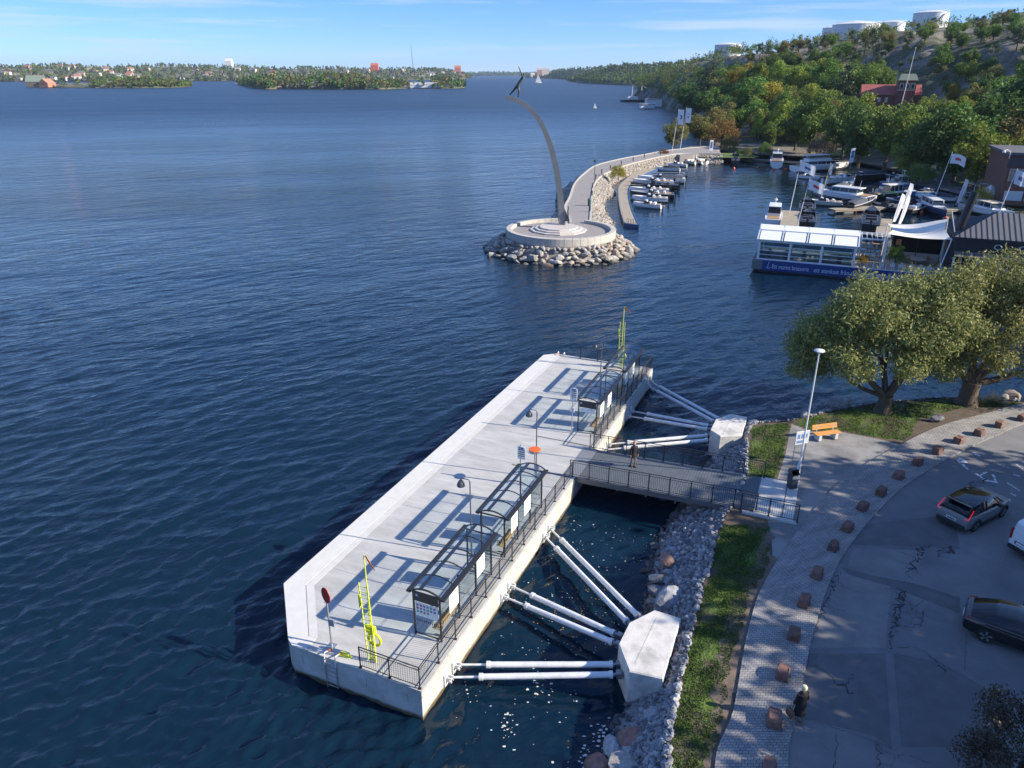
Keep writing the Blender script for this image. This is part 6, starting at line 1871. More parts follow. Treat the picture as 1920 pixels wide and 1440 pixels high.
def far_pt(k_, u, v):
    A_ = FG[k_]; i = u*(A_.shape[0]-1.001); j = v*(A_.shape[1]-1.001); a, b_ = int(i), int(j); fu, fv = i-a, j-b_
    return A_[a, b_]*(1-fu)*(1-fv)+A_[a+1, b_]*fu*(1-fv)+A_[a, b_+1]*(1-fu)*fv+A_[a+1, b_+1]*fu*fv
fr_ = random.Random(91)
def far_wood(k_, n_, hmin, hmax, ws, cols, label, pine=.5, vmin=.08, vmax=.66, per=3, bare=()):
    global WS
    pts = []
    while len(pts) < n_:
        u = fr_.random(); v = fr_.uniform(vmin, vmax)
        if any(a <= u <= c and fr_.random() < q and v < vv for a, c, q, vv in bare): continue
        p = far_pt(k_, u, v)
        pts.append((p[0], p[1], p[2]-1.0, fr_.uniform(hmin, hmax), 'pine' if fr_.random() < pine else 'broad'))
    WS = ws
    wood_stuff('far_wood', label, pts, 200+ord(k_), cols, size=.05, per=per)
far_wood('A', 2600, 9, 17, (4.5, 6.0), ['pine', 'green', 'olive'], '%s trees covering the far shore', .5, .1, .64)
far_wood('B', 300, 6, 12, (2.4, 3.0), ['green', 'olive', 'dark'], '%s trees on the left island', .25, .08, .6, 5, ((0, .36, .9, 1.0),))
far_wood('C', 520, 8, 15, (2.6, 3.4), ['dark', 'green', 'olive'], '%s trees on the middle island', .4, .08, .62, 5, ((.5, 1.0, .55, .5), (.66, .8, .8, 1.0)))
far_wood('D', 400, 10, 20, (14, 20), ['pine', 'green'], '%s trees on the land at the horizon', .5, .1, .6, 2)
far_wood('E', 1300, 9, 16, (4.0, 5.0), ['pine', 'dark', 'green'], '%s trees on the far hill across the sound', .7, .1, .62)
far_wood('F', 560, 8, 13, (2.6, 3.4), ['pine', 'dark', 'green'], '%s trees on the rocky headland', .7, .14, .62, 4)
# houses
def far_house(p, w, d, h, wall_c, roof_c, label, group, rz=0.0):
    t = thing('far_house', label, 'house', (p[0], p[1], p[2]-1.0), rz, group)
    wm = M('far_wall_%02d%02d%02d' % tuple(int(c*99) for c in wall_c), wall_c, .8); rm = M('far_roof_%02d%02d%02d' % tuple(int(c*99) for c in roof_c), roof_c, .8)
    MB().box(-w/2, w/2, -d/2, d/2, 0, h).build('wall', wm, t)
    b = MB(); e = .4; rh = d*.42
    b.add([(-w/2-e, -d/2-e, h-.05), (w/2+e, -d/2-e, h-.05), (w/2+e, d/2+e, h-.05), (-w/2-e, d/2+e, h-.05), (-w/2-e, 0, h+rh), (w/2+e, 0, h+rh)], [(0,1,5,4), (2,3,4,5), (0,4,3), (1,2,5), (3,2,1,0)])
    b.build('roof', rm, t)
    return t
WC = [(.72, .70, .64), (.62, .52, .38), (.70, .68, .66), (.55, .40, .28), (.66, .60, .46)]
RC = [(.28, .12, .08), (.16, .15, .15), (.35, .17, .11), (.22, .2, .19)]
for i in range(48):
    u = fr_.uniform(.08, .38) if i < 26 else fr_.uniform(.4, .93); v = fr_.uniform(.14, .52)
    p = far_pt('A', u, v); s = fr_.uniform(.8, 1.6)
    far_house((p[0], p[1], p[2]+2.5), 13*s, 9*s, 7.0*s, fr_.choice(WC), fr_.choice(RC), 'small pale house among the trees on the far shore', 'houses on the far shore', fr_.uniform(-.5, .5))
p = far_pt('A', .735, .45); far_house((p[0], p[1], p[2]+4), 30, 22, 24, (.55, .12, .07), (.50, .12, .07), 'tall red-roofed building on the far shore left of the mast', None)
p = far_pt('A', .905, .5); far_house((p[0], p[1], p[2]+6), 32, 26, 24, (.50, .16, .09), (.45, .14, .08), 'red building on the hill at the right end of the far shore', None)
p = far_pt('A', .50, .62); far_house((p[0], p[1], p[2]+8), 26, 26, 18, (.72, .72, .72), (.6, .6, .6), 'white block on the skyline left of the middle island', None)
p = far_pt('B', .05, .25)
ih = far_house((p[0], p[1], p[2]), 30, 26, 9, (.10, .09, .07), (.17, .22, .17), 'long dark boathouse with green roof at the left tip of the island', None, R(14))
p = far_pt('B', .12, .2); far_house((p[0]+6, p[1]-14, p[2]), 20, 18, 7, (.45, .21, .13), (.42, .20, .13), 'rust-red gabled building beside the dark boathouse on the island', None, R(80))
p = far_pt('C', .735, .2); far_house(p, 26, 9, 5, (.75, .75, .72), (.45, .45, .44), 'long white low building on the middle island, left of two', None)
p = far_pt('C', .79, .2); far_house(p, 34, 9, 5, (.75, .75, .72), (.35, .36, .38), 'long white low building on the middle island, right of two', None)
p = far_pt('E', .12, .3); far_house((p[0], p[1], p[2]+4), 36, 20, 26, (.70, .62, .52), (.4, .3, .25), 'tall cream building on the far hill across the sound', None)
p = far_pt('E', .09, .3); far_house((p[0], p[1], p[2]+4), 26, 20, 28, (.50, .24, .18), (.4, .3, .25), 'tall brick-red building beside the cream one on the far hill', None)
p = far_pt('E', .055, .2); far_house((p[0], p[1], p[2]+3), 22, 16, 14, (.72, .72, .70), (.5, .5, .5), 'white building left of the brick-red one on the far hill', None)
mast_m = M('mast_grey', (.25, .26, .28), .6)
p = far_pt('A', .80, .55)
t = thing('radio_mast', 'tall thin radio mast on the far shore', 'mast', (p[0], p[1], p[2]))
MB().tube((0, 0, 0), (-6, 0, 105), 2.2, 1.4, 6).build('mast', mast_m, t); MB().lathe([(4, 0), (4, 3)], 8).build('foot', mast_m, t)

# ------------------------------------------------------------------ harbour basin: quay, docks, boats, floating restaurant
def text_mesh(s, size, mat):
    cu = bpy.data.curves.new('text', 'FONT'); cu.body = s; cu.size = size; cu.resolution_u = 3
    o = bpy.data.objects.new('text', cu); COL.objects.link(o)
    bpy.context.view_layer.update()
    me = bpy.data.meshes.new_from_object(o.evaluated_get(bpy.context.evaluated_depsgraph_get()))
    COL.objects.unlink(o); bpy.data.objects.remove(o); bpy.data.curves.remove(cu)
    me.materials.clear(); me.materials.append(mat)
    return me
hull_white = M('hull_white', (.80, .80, .79), .3, coat=.3)
hull_cream = M('hull_cream', (.70, .66, .56), .35)
hull_dark = M('hull_dark', (.03, .033, .04), .35)
hull_navy = M('hull_navy', (.02, .045, .11), .3)
hull_blue = M('hull_blue', (.04, .14, .33), .35)
deck_w = M('boat_deck', (.72, .71, .68), .6, var=.1, vscale=3)
teak = M('boat_teak', (.34, .22, .12), .7, var=.2, vscale=4)
cover = M('boat_cover', (.05, .06, .08), .8, var=.3, vscale=2)
bglass = M('boat_window', (.03, .045, .06), .08)
engine_m = M('outboard_black', (.02, .02, .022), .3)
rubber = M('rib_tube', (.10, .105, .11), .6)
lime = M('lime_band', (.45, .72, .03), .45)
def hull_rings(L_, B, h, k0=0.0):
    rings = []
    for i in range(9):
        t = i/8
        w = B/2*(1-max(0, (t-.35)/.65)**2.3)*(.90+.10*min(1, t*4)) if t < 1 else .02
        z1 = h*(.9+.35*t*t); ch = h*(.25+.25*t*t); kl = -.35+(.35+h*.5)*max(0, (t-.75)/.25)**2
        x = L_*t
        rings.append([(x, w, z1), (x, w*.93, ch), (x, w*.05, kl), (x, -w*.05, kl), (x, -w*.93, ch), (x, -w, z1)])
    return rings
def boat(stern, bow, style, hull, label, B=None, name='motorboat', extra=None):
    s = Vector((stern[0], stern[1], 0)); e = Vector((bow[0], bow[1], 0))
    L_ = (e-s).length; rz = math.atan2(e.y-s.y, e.x-s.x)
    B = B or L_*.33
    h = .55+.055*L_
    t = thing(name, label, 'boat', (s.x, s.y, 0.02), rz)
    rings = hull_rings(L_, B, h)
    b = MB(); b.loft(rings); b.build('hull', hull, t)
    b = MB()
    for r0, r1 in zip(rings, rings[1:]):
        for k in (0, 5): b.bar(Vector(r0[k])+Vector((0, 0, .03)), Vector(r1[k])+Vector((0, 0, .03)), .10, .07)
    b.build('gunwale', rubber if style == 'rib' else (hull_white if hull is not hull_white else M('rub_rail', (.6, .6, .58), .6)), t)
    dk = [(r[0][0], r[0][1]*.96, r[0][2]-.06) for r in rings]
    b = MB(); b.add(dk+[(x, -y, z) for x, y, z in reversed(dk)], [tuple(range(18))]); b.build('deck', deck_w if style != 'rib' else cover, t)
    zt = h*.95
    if style in ('open', 'cuddy', 'rib', 'covered'):
        x0, x1 = L_*.08, L_*(.62 if style != 'cuddy' else .5)
        MB().box(x0, x1, -B*.36, B*.36, zt-.08, zt+.03).build('cockpit', teak if style != 'rib' else cover, t)
        # seats and console
        for sx in (.2, .36): MB().cbox(L_*sx, L_*sx+.5, -B*.3, B*.3, zt, zt+.42, .05).build('seat', hull_white if style != 'rib' else cover, t)
        MB().cbox(L_*.5, L_*.5+.5, -B*.2, B*.2, zt, zt+.75, .06).build('console', hull_white if style != 'rib' else engine_m, t)
        b = MB(); xw = L_*.6
        b.add([(xw-.25, -B*.36, zt+.62), (xw-.25, B*.36, zt+.62), (xw+.15, B*.34, zt), (xw+.15, -B*.34, zt)], [(0,1,2,3)])
        b.add([(xw-.25, B*.36, zt+.62), (xw-1.2, B*.42, zt+.5), (xw-1.2, B*.43, zt+.02), (xw+.15, B*.34, zt)], [(0,1,2,3)])
        b.add([(xw-.25, -B*.36, zt+.62), (xw-1.2, -B*.42, zt+.5), (xw-1.2, -B*.43, zt+.02), (xw+.15, -B*.34, zt)], [(3,2,1,0)])
        b.build('windscreen', bglass, t)
        b = MB(); b.loft([[(L_*.64, -B*.3, zt-.02), (L_*.64, 0, zt+.12), (L_*.64, B*.3, zt-.02)], [(L_*.93, -B*.08, zt+.22), (L_*.93, 0, zt+.26), (L_*.93, B*.08, zt+.22)]], closed=False, caps=False)
        b.build('foredeck', deck_w if style != 'rib' else rubber, t)
    if style == 'covered':
        b = MB(); rr = []
        for i in range(6):
            x = L_*(.05+.62*i/5); hh = zt+.25+.55*math.sin(math.pi*(.15+.7*i/5))
            rr.append([(x, -B*.47, zt), (x, -B*.25, hh-.1), (x, 0, hh), (x, B*.25, hh-.1), (x, B*.47, zt)])
        b.loft(rr, closed=False, caps=False); b.build('canvas_cover', cover, t)
    if style in ('open', 'cuddy', 'rib', 'covered'):
        en = MB(); en.cbox(-.45, .05, -.2, .2, zt+.1, zt+.65, .08); en.build('outboard_cover', engine_m, t)
        en = MB(); en.box(-.32, -.12, -.07, .07, -.4, zt+.12); en.box(-.4, .05, -.12, .12, zt-.05, zt+.1); en.build('outboard_leg', engine_m, t)
    if style in ('cabin', 'cruiser', 'pilot'):
        xa, xb = {'cabin': (.22, .66), 'cruiser': (.18, .66), 'pilot': (.30, .62)}[style]
        hc = {'cabin': 1.35, 'cruiser': 1.25, 'pilot': 1.75}[style]
        xa *= L_; xb *= L_; w = B*.38
        def ring(x, zz, ww): return [(x, -ww, zz), (x, ww, zz)]
        b = MB()
        b.loft([[(xa, -w, zt-.05), (xb+.7, -w, zt-.05), (xb+.7, w, zt-.05), (xa, w, zt-.05)], [(xa, -w*.98, zt+.4), (xb+.45, -w*.95, zt+.4), (xb+.45, w*.95, zt+.4), (xa, w*.98, zt+.4)]])
        b.build('cabin_base', hull_white, t)
        b = MB()
        b.loft([[(xa, -w*.97, zt+.4), (xb+.45, -w*.94, zt+.4), (xb+.45, w*.94, zt+.4), (xa, w*.97, zt+.4)], [(xa, -w*.9, zt+hc-.14), (xb-.35, -w*.86, zt+hc-.14), (xb-.35, w*.86, zt+hc-.14), (xa, w*.9, zt+hc-.14)]])
        b.build('cabin_window', bglass, t)
        for k in range(4):
            x = xa+(xb-.2-xa)*k/3
            for s_ in (-1, 1): MB().bar((x+.12, s_*w*.985, zt+.38), (x+.05-.1*k/3, s_*w*.90, zt+hc-.12), .10, .05).build('window_post', hull_white, t)
        b = MB(); b.cbox(xa-.5, xb-.1, -w*.98, w*.98, zt+hc-.14, zt+hc, .06); b.build('cabin_roof', hull_white if extra != 'tan' else M('tan_canvas', (.62, .53, .38), .8), t)
        b = MB(); b.loft([[(xb+.5, -w*.9, zt-.05), (xb+.5, 0, zt+.22), (xb+.5, w*.9, zt-.05)], [(L_*.92, -B*.08, zt+.24), (L_*.92, 0, zt+.28), (L_*.92, B*.08, zt+.24)]], closed=False, caps=False); b.build('foredeck', deck_w if extra != 'bluedeck' else M('pale_blue_deck', (.45, .58, .72), .6), t)
        MB().box(L_*.04, xa-.05, -B*.36, B*.36, zt-.08, zt+.02).build('cockpit', teak, t)
        MB().tube((xa+.3, 0, zt+hc), (xa+.1, 0, zt+hc+1.5), .03, seg=6).build('antenna', hull_white, t)
        if style == 'cruiser':
            b = MB(); b.cbox(xa+.4, xb-1.0, -w*.75, w*.75, zt+hc, zt+hc+.55, .1); b.build('flybridge', hull_white, t)
            MB().cbox(xa-.2, xb-1.6, -w*.8, w*.8, zt+hc+1.4, zt+hc+1.5, .04).build('hardtop', hull_white, t)
            for s_ in (-1, 1):
                for x in (xa+.2, xb-1.9): MB().bar((x, s_*w*.7, zt+hc), (x-.1, s_*w*.72, zt+hc+1.42), .06).build('hardtop_post', hull_white, t)
        if extra == 'radar':
            MB().tube((xa+.6, 0, zt+hc), (xa+.6, 0, zt+hc+1.1), .07, seg=6).build('radar_mast', hull_white, t)
            MB().lathe([(.3, zt+hc+.9), (.32, zt+hc+1.05), (.1, zt+hc+1.15)], 10, (xa+.6, 0)).build('radar_dome', hull_white, t)
    if extra == 'lime':
        for s_ in (-1, 1):
            r0, r1 = rings[1], rings[4]
            b = MB(); k = 0 if s_ > 0 else 5; k2 = 1 if s_ > 0 else 4
            A, B_, C_, D_ = Vector(r0[k]), Vector(r1[k]), Vector(r1[k2]), Vector(r0[k2]); off = Vector((0, s_*.02, 0))
            b.add([A+off, B_+off, (B_+C_)/2+off, (A+D_)/2+off], [(0,1,2,3)]); b.build('lime_stripe', lime, t)
        MB().box(L_*.3, L_*.42, -B*.385, B*.385, zt+.05, zt+.36).build('lime_block', lime, t)
    # pulpit rail
    if style in ('cabin', 'cruiser', 'pilot', 'cuddy'):
        b = MB(); P_ = [Vector(r[0])+Vector((0, -.06, .5)) for r in rings[5:8]]; Q_ = [Vector((p.x, -p.y, p.z)) for p in reversed(P_)]
        b.path(P_+[Vector((L_*.985, 0, P_[-1].z+.05))]+Q_, .02, 5)
        for p in P_+Q_: b.tube(p, p-Vector((0, 0, .5)), .015, seg=5)
        b.build('pulpit_rail', galv, t)
    return t
JB = [
 ((29.21, 145.73, 0.0), (24.06, 148.22, 0.0), 'cuddy', hull_white, 'white motorboat with dark window, nearest moored at the curved jetty'),
 ((32.1, 154.11, 0.0), (24.94, 155.48, 0.0), 'open', hull_white, 'white open motorboat, second from the tip of the curved jetty'),
 ((34.41, 159.01, 0.0), (25.46, 161.2, 0.0), 'open', hull_dark, 'dark open motorboat, third from the tip of the curved jetty'),
 ((34.61, 165.76, 0.0), (26.25, 167.33, 0.0), 'cuddy', hull_white, 'white motorboat, fourth from the tip of the curved jetty'),
 ((38.07, 172.22, 0.0), (27.34, 173.91, 0.0), 'rib', hull_dark, 'black and grey rubber boat at the bend of the curved jetty'),
 ((38.26, 179.18, 0.0), (28.77, 180.08, 0.0), 'open', hull_white, 'white open boat just past the rubber boat at the jetty bend'),
 ((41.84, 182.86, 0.0), (30.8, 185.71, 0.0), 'covered', hull_white, 'white boat with dark canvas cover at the curved jetty'),
 ((45.3, 204.79, 0.0), (38.96, 207.14, 0.0), 'covered', hull_white, 'white boat under grey cover alone in the upper jetty berths'),
 ((49.3, 214.52, 0.0), (43.32, 217.09, 0.0), 'open', hull_white, 'small white boat in the upper part of the curved jetty'),
 ((53.51, 221.05, 0.0), (48.77, 226.56, 0.0), 'cuddy', hull_cream, 'cream boat near the shore end of the curved jetty'),
 ((55.99, 221.05, 0.0), (53.37, 229.42, 0.0), 'open', hull_white, 'white outboard boat at the shore end of the curved jetty'),
]
for s, e, st, hu, lab in JB: boat(s, e, st, hu, lab)
# mooring booms on the jetty
boom_m = M('boom_steel', (.50, .51, .52), .4, .6)
for i, (a, c) in enumerate([((24.04, 148.97, 0.4), (30.2, 148.27, 0.2)), ((25.25, 160.78, 0.4), (32.75, 159.89, 0.2)), ((26.29, 167.78, 0.4), (34.47, 167.55, 0.2)), ((27.4, 173.63, 0.4), (36.0, 174.2, 0.2)), ((31.56, 186.56, 0.4), (40.69, 186.13, 0.2)), ((33.45, 191.63, 0.4), (42.22, 192.18, 0.2)), ((35.26, 195.88, 0.4), (43.93, 196.42, 0.2)), ((37.14, 200.31, 0.4), (45.43, 200.84, 0.2)), ((40.12, 207.33, 0.4), (48.08, 209.05, 0.2))]):
    t = thing('mooring_boom', 'thin steel mooring boom reaching out from the curved jetty', 'boom', (a[0], a[1], 0), 0, 'mooring booms of the curved jetty')
    d = Vector((c[0]-a[0], c[1]-a[1], 0))
    MB().tube((0, 0, .38), (d.x, d.y, .22), .06, seg=6).build('bar', boom_m, t)
    MB().cbox(d.x-.35, d.x+.2, d.y-.18, d.y+.18, -.1, .3, .06).build('float', boom_m, t)
RB = [
 ((75.92, 204.79, 0.0), (93.11, 210.77, 0.0), 'cruiser', hull_white, 'large white motor yacht moored bow right behind the harbour', 4.4, 'motor_yacht', 'radar'),
 ((74.31, 154.11, 0.0), (65.52, 163.45, 0.0), 'cabin', hull_white, 'white cabin yacht with pale blue foredeck in mid harbour', 3.9, 'cabin_yacht', 'bluedeck'),
 ((85.38, 174.77, 0.0), (97.7, 170.56, 0.0), 'pilot', hull_blue, 'blue and white patrol boat with dark wheelhouse', 4.2, 'patrol_boat', 'radar'),
 ((76.52, 159.01, 0.0), (86.6, 161.95, 0.0), 'pilot', hull_dark, 'patrol boat with lime green blocks beside the blue patrol boat', 2.9, 'patrol_boat', 'lime'),
 ((65.76, 148.85, 0.0), (58.7, 150.78, 0.0), 'open', hull_cream, 'low cream open boat left of the dark workboats', 2.2, 'motorboat', None),
 ((64.26, 142.73, 0.0), (73.84, 152.1, 0.0), 'covered', hull_dark, 'dark covered boat left of the black rubber boats', 2.7, 'motorboat', None),
 ((74.41, 142.14, 0.0), (71.15, 147.59, 0.0), 'rib', hull_dark, 'black rubber boat behind the banner flags', 3.0, 'rubber_boat', None),
 ((80.34, 149.49, 0.0), (76.63, 153.44, 0.0), 'covered', hull_navy, 'navy covered boat behind the black rubber boats', 2.6, 'motorboat', None),
 ((81.73, 149.49, 0.0), (78.55, 134.38, 0.0), 'cabin', hull_navy, 'small cabin boat with dark blue hull and white wheelhouse', 2.6, 'cabin_boat', None),
 ((88.47, 145.73, 0.0), (89.76, 132.81, 0.0), 'cabin', hull_white, 'white motor cruiser with tan roof near the dark chimney', 3.6, 'motor_cruiser', 'tan'),
 ((91.62, 154.8, 0.0), (85.31, 157.58, 0.0), 'covered', hull_white, 'long white covered boat behind the small cabin boat', 2.6, 'motorboat', None),
 ((94.1, 163.45, 0.0), (83.77, 159.01, 0.0), 'covered', hull_blue, 'blue covered boat behind the flag', 2.6, 'motorboat', None),
 ((93.45, 191.69, 0.0), (79.42, 183.8, 0.0), 'covered', hull_dark, 'dark boat below the wooden dock behind the cabin yacht', 2.6, 'motorboat', None),
 ((97.94, 187.66, 0.0), (93.18, 191.69, 0.0), 'open', hull_navy, 'small navy boat at the end of the wooden dock', 2.2, 'motorboat', None),
 ((73.57, 212.0, 0.0), (80.79, 233.83, 0.0), 'pilot', hull_white, 'white work boat with mast at the far quay', 3.6, 'work_boat', 'radar'),
 ((63.54, 217.09, 0.0), (69.23, 236.86, 0.0), 'rib', hull_dark, 'small dark boat at the far quay left of the white work boat', 2.2, 'rubber_boat', None),
 ((45.23, 128.32, 0.0), (49.39, 139.84, 0.0), 'pilot', hull_white, 'white boat with tall mast at the left corner behind the restaurant', 2.8, 'work_boat', 'radar'),
 ((55.0, 138.71, 0.0), (59.45, 150.78, 0.0), 'rib', hull_dark, 'black rubber boat with black engine behind the restaurant, farther of two', 2.9, 'rubber_boat', None),
 ((50.46, 126.42, 0.0), (54.49, 137.06, 0.0), 'rib', hull_dark, 'black and grey rubber boat directly behind the restaurant roof', 2.9, 'rubber_boat', None),
 ((59.61, 122.76, 0.0), (66.95, 138.71, 0.0), 'rib', hull_dark, 'long black rubber boat with blue screen right of the white roof', 3.0, 'rubber_boat', None),
 ((74.46, 180.08, 0.0), (86.29, 187.66, 0.0), 'open', hull_white, 'white open boat above the cabin yacht, below the timber dock', 2.4, 'motorboat', None),
 ((90.99, 181.92, 0.0), (100.91, 185.71, 0.0), 'cuddy', hull_white, 'white boat with rail just left of the yellow-green harbour tree', 2.6, 'motorboat', None),
 ((95.17, 176.51, 0.0), (101.91, 176.51, 0.0), 'open', hull_white, 'white open boat behind the blue patrol boat', 2.4, 'motorboat', None),
 ((92.46, 166.54, 0.0), (97.58, 163.45, 0.0), 'cuddy', hull_white, 'white boat with rail between the patrol boat and the emblem flag', 2.5, 'motorboat', None),
 ((80.4, 166.54, 0.0), (87.08, 168.13, 0.0), 'open', hull_cream, 'cream open boat between the two patrol boats', 2.2, 'motorboat', None),
 ((74.29, 139.84, 0.0), (80.53, 144.51, 0.0), 'open', hull_dark, 'dark open boat left of the small cabin boat', 2.2, 'motorboat', None),
 ((72.92, 191.69, 0.0), (76.23, 187.66, 0.0), 'cuddy', hull_white, 'small white boat below the stern of the large motor yacht', 2.0, 'motorboat', None),
 ((97.43, 153.44, 0.0), (90.47, 150.78, 0.0), 'cuddy', hull_white, 'white boat with rail left of the lifting frame', 2.4, 'motorboat', None),
 ((69.1, 161.95, 0.0), (79.19, 174.77, 0.0), 'covered', hull_white, 'white boat under dark cover behind the cabin yacht', 2.4, 'motorboat', None),
 ((97.35, 159.01, 0.0), (90.86, 153.44, 0.0), 'open', hull_white, 'small white boat by the white boat tent', 2.0, 'motorboat', None),
]
for s, e, st, hu, lab, B_, nm, ex in RB: boat(s, e, st, hu, lab, B_, nm, ex)
# timber docks and the quay at the back of the basin
dock_m = M('dock_timber', (.33, .28, .21), .85, var=.2, vscale=1.5)
def dock(a, c, w, label, z=.75):
    a = Vector((a[0], a[1], 0)); c = Vector((c[0], c[1], 0)); d = c-a; L_ = d.length
    t = thing('timber_dock', label, 'dock', (a.x, a.y, 0), math.atan2(d.y, d.x))
    k = max(4, int(L_/.9))
    for i in range(k): MB().box(L_*i/k, L_*(i+1)/k-.04, -w/2, w/2, z-.1, z).build('plank', dock_m, t)
    for s in (-1, 1): MB().box(0, L_, s*(w/2-.12)-.06, s*(w/2-.12)+.06, z-.38, z-.105).build('beam', dock_m, t)
    for i in range(max(2, int(L_/5))):
        x = L_*(i+.5)/max(2, int(L_/5))
        MB().box(x-1.1, x+1.1, -w*.42, w*.42, -.35, z-.39).build('float', float_m, t)
dock((77.1, 188.85, 0.75), (92.1, 194.11, 0.75), 2.4, 'timber dock below the large motor yacht')
dock((60.68, 141.27, 0.75), (78.51, 146.17, 0.75), 2.2, 'timber dock in front of the cabin yacht')
dock((80.4, 141.27, 0.75), (87.86, 142.46, 0.75), 2.6, 'short timber dock beside the small cabin boat')
dock((43.19, 222.39, 0.75), (66.82, 232.63, 0.75), 2.2, 'left stretch of the timber quay at the back of the basin')
dock((67.15, 232.63, 0.75), (86.27, 219.63, 0.75), 2.2, 'right stretch of the timber quay at the back of the basin')
dock((51.51, 137.45, 1.1), (44.1, 117.25, 1.1), 3.0, 'short timber gangway behind the restaurant with a flagpole', 1.1)
dock((65.15, 129.36, 1.1), (57.52, 113.93, 1.1), 2.2, 'timber gangway behind the open terrace of the restaurant', 1.1)
for (a, c) in [((1250,300), (1268,299)), ((1300,299), (1318,298))]: pass
buoy_m = M('buoy_orange', (.75, .12, .05), .5)
for i, (p, lab) in enumerate([((61.48, 210.77, 0.0), 'orange buoy below the small dark boat'), ((68.36, 212.0, 0.0), 'orange buoy between the two quay boats'), ((71.91, 208.34, 0.0), 'orange buoy below the white work boat'), ((74.98, 208.34, 0.0), 'orange buoy left of the large motor yacht'), ((65.54, 142.14, 0.0), 'orange buoy before the dark covered boat'), ((77.58, 140.98, 0.0), 'orange buoy at the bow of the small cabin boat'), ((78.93, 134.9, 0.0), 'orange buoy right of the small cabin boat')]):
    t = thing('mooring_buoy', lab, 'buoy', p)
    MB().lathe([(.12, -.2), (.34, 0), (.38, .2), (.26, .42), (.08, .52)], 12).build('float', buoy_m, t, True)
    MB().tube((0, 0, .5), (0, 0, .72), .05, seg=6).build('ring', galv, t)

# flags
flag_w = M('flag_cloth', (.72, .73, .76), .8)
flag_red = M('flag_red', (.55, .07, .09), .8)
flag_blue = M('flag_blue', (.10, .14, .32), .8)
pole_m = M('flagpole_white', (.72, .72, .72), .4)
def flag(base, top_z, fw, fh, label, mark=None, banner=False, seed=1, lean=0.0):
    t = thing('flagpole', label, 'flagpole', base)
    H = top_z-base[2]
    MB().path([(0, 0, 0), (lean*.5, 0, H*.5), (lean, 0, H)], [.09, .07, .04], 8).build('pole', pole_m, t)
    MB().lathe([(.02, H), (.08, H+.06), (.02, H+.14)], 8, (lean, 0)).build('finial', pole_m, t)
    r = random.Random(seed); ph = r.uniform(0, 6)
    b = MB(); n_ = 10; vs = []
    dirx = Vector((.92, -.38, 0))
    def fp(u, v):
        p = Vector((lean*.98, 0, H-.15))+dirx*(u*fw)+Vector((0, 0, -v*fh))
        if not banner: p += Vector((.3, .9, 0))*math.sin(u*6.5+ph)*.16*u*fw*.5+Vector((0, 0, -.30*u*u*fw+.08*math.sin(u*5+ph)))
        else: p += Vector((.3, .9, 0))*math.sin(v*7+u*3+ph)*.10
        return p
    b.add([fp(i/n_, j/6) for i in range(n_+1) for j in range(7)], [(i*7+j, (i+1)*7+j, (i+1)*7+j+1, i*7+j+1) for i in range(n_) for j in range(6)])
    b.build('flag', flag_w, t, True)
    if mark:
        for off in (-.012, .012):
            b = MB(); o_ = Vector((-.38, -.92, 0))*off
            us = [.30+.40*k/6 for k in range(7)]
            b.add([fp(u, .32+.09*abs(math.sin(k*1.7)))+o_ for k, u in enumerate(us)]+[fp(u, .70-.09*abs(math.cos(k*1.3)))+o_ for k, u in enumerate(us)], [(k, k+1, 8+k, 7+k) for k in range(6)])
            b.build('emblem', mark, t)
    return t
flag((48.75, 233.84, 2.5), 14.6, 1.7, 4.2, 'left of two tall white flagpoles on the promenade with banner flag', flag_blue, True, 1, 1.0)
flag((52.25, 238.9, 2.5), 14.8, 1.6, 4.2, 'right of two tall white flagpoles on the promenade with banner flag', flag_blue, True, 2, .9)
flag((50.43, 135.2, 1.1), 10.2, 2.7, 1.7, 'white flagpole on the gangway behind the restaurant, blue mark on its flag', flag_blue, False, 3, .7)
flag((45.82, 118.97, 1.1), 9.2, 2.3, 1.6, 'white flagpole nearest the white roof with red mark on its flag', flag_red, False, 4, 1.0)
flag((84.36, 149.74, 0.8), 10.2, 2.6, 1.8, 'white flagpole with red emblem flag above the small cabin boat', flag_red, False, 6, 1.6)
flag((87.07, 132.99, 1.2), 9.0, 1.7, 2.4, 'flagpole at the right edge with a grey patterned flag', flag_blue, False, 7, 1.3)
flag((62.23, 151.08, 0.8), 8.0, .5, 2.0, 'slim pole with yellow pennant by the bow of the cabin yacht', None, True, 9, .9).children[2].data.materials[0] = M('pennant_yellow', (.62, .52, .12), .8)
# tall feather banners
for p, lab, rz in [((63.65, 123.9, 1.2), 'leaning white feather banner behind the open terrace, left of two', .3), ((63.73, 122.04, 1.2), 'leaning white feather banner behind the open terrace, right of two', .4), ((85.6, 144.01, 1.0), 'white feather banner standing by the long white covered boat', .2), ((72.0, 138.04, 1.0), 'white feather banner with dark print behind the terrace', .1)]:
    t = thing('feather_banner', lab, 'banner', p, rz)
    b = MB(); prof = [(0, .25), (.05, .75), (.2, .95), (.5, .9), (.8, .8), (1.0, .7)]
    vs = []
    for s, w in prof:
        z = 4.6*(1-s)+.4; x = .9*(1-s)
        vs += [(x, 0, z), (x+w, .05*math.sin(s*7), z-.1)]
    b.add(vs, [(2*i, 2*i+1, 2*i+3, 2*i+2) for i in range(len(prof)-1)]); b.build('cloth', flag_w, t)
    MB().path([(0, 0, 0), (.3, 0, 1.8), (.9, 0, 5.0)], [.05, .04, .02], 6).build('pole', pole_m, t)
    b = MB(); b.add([(.42, -.02, 1.2), (.62, -.02, 1.15), (1.05, -.02, 3.6), (.85, -.02, 3.7)], [(0,1,2,3)])
    b.build('print', M('banner_grey', (.42, .44, .48), .8), t)

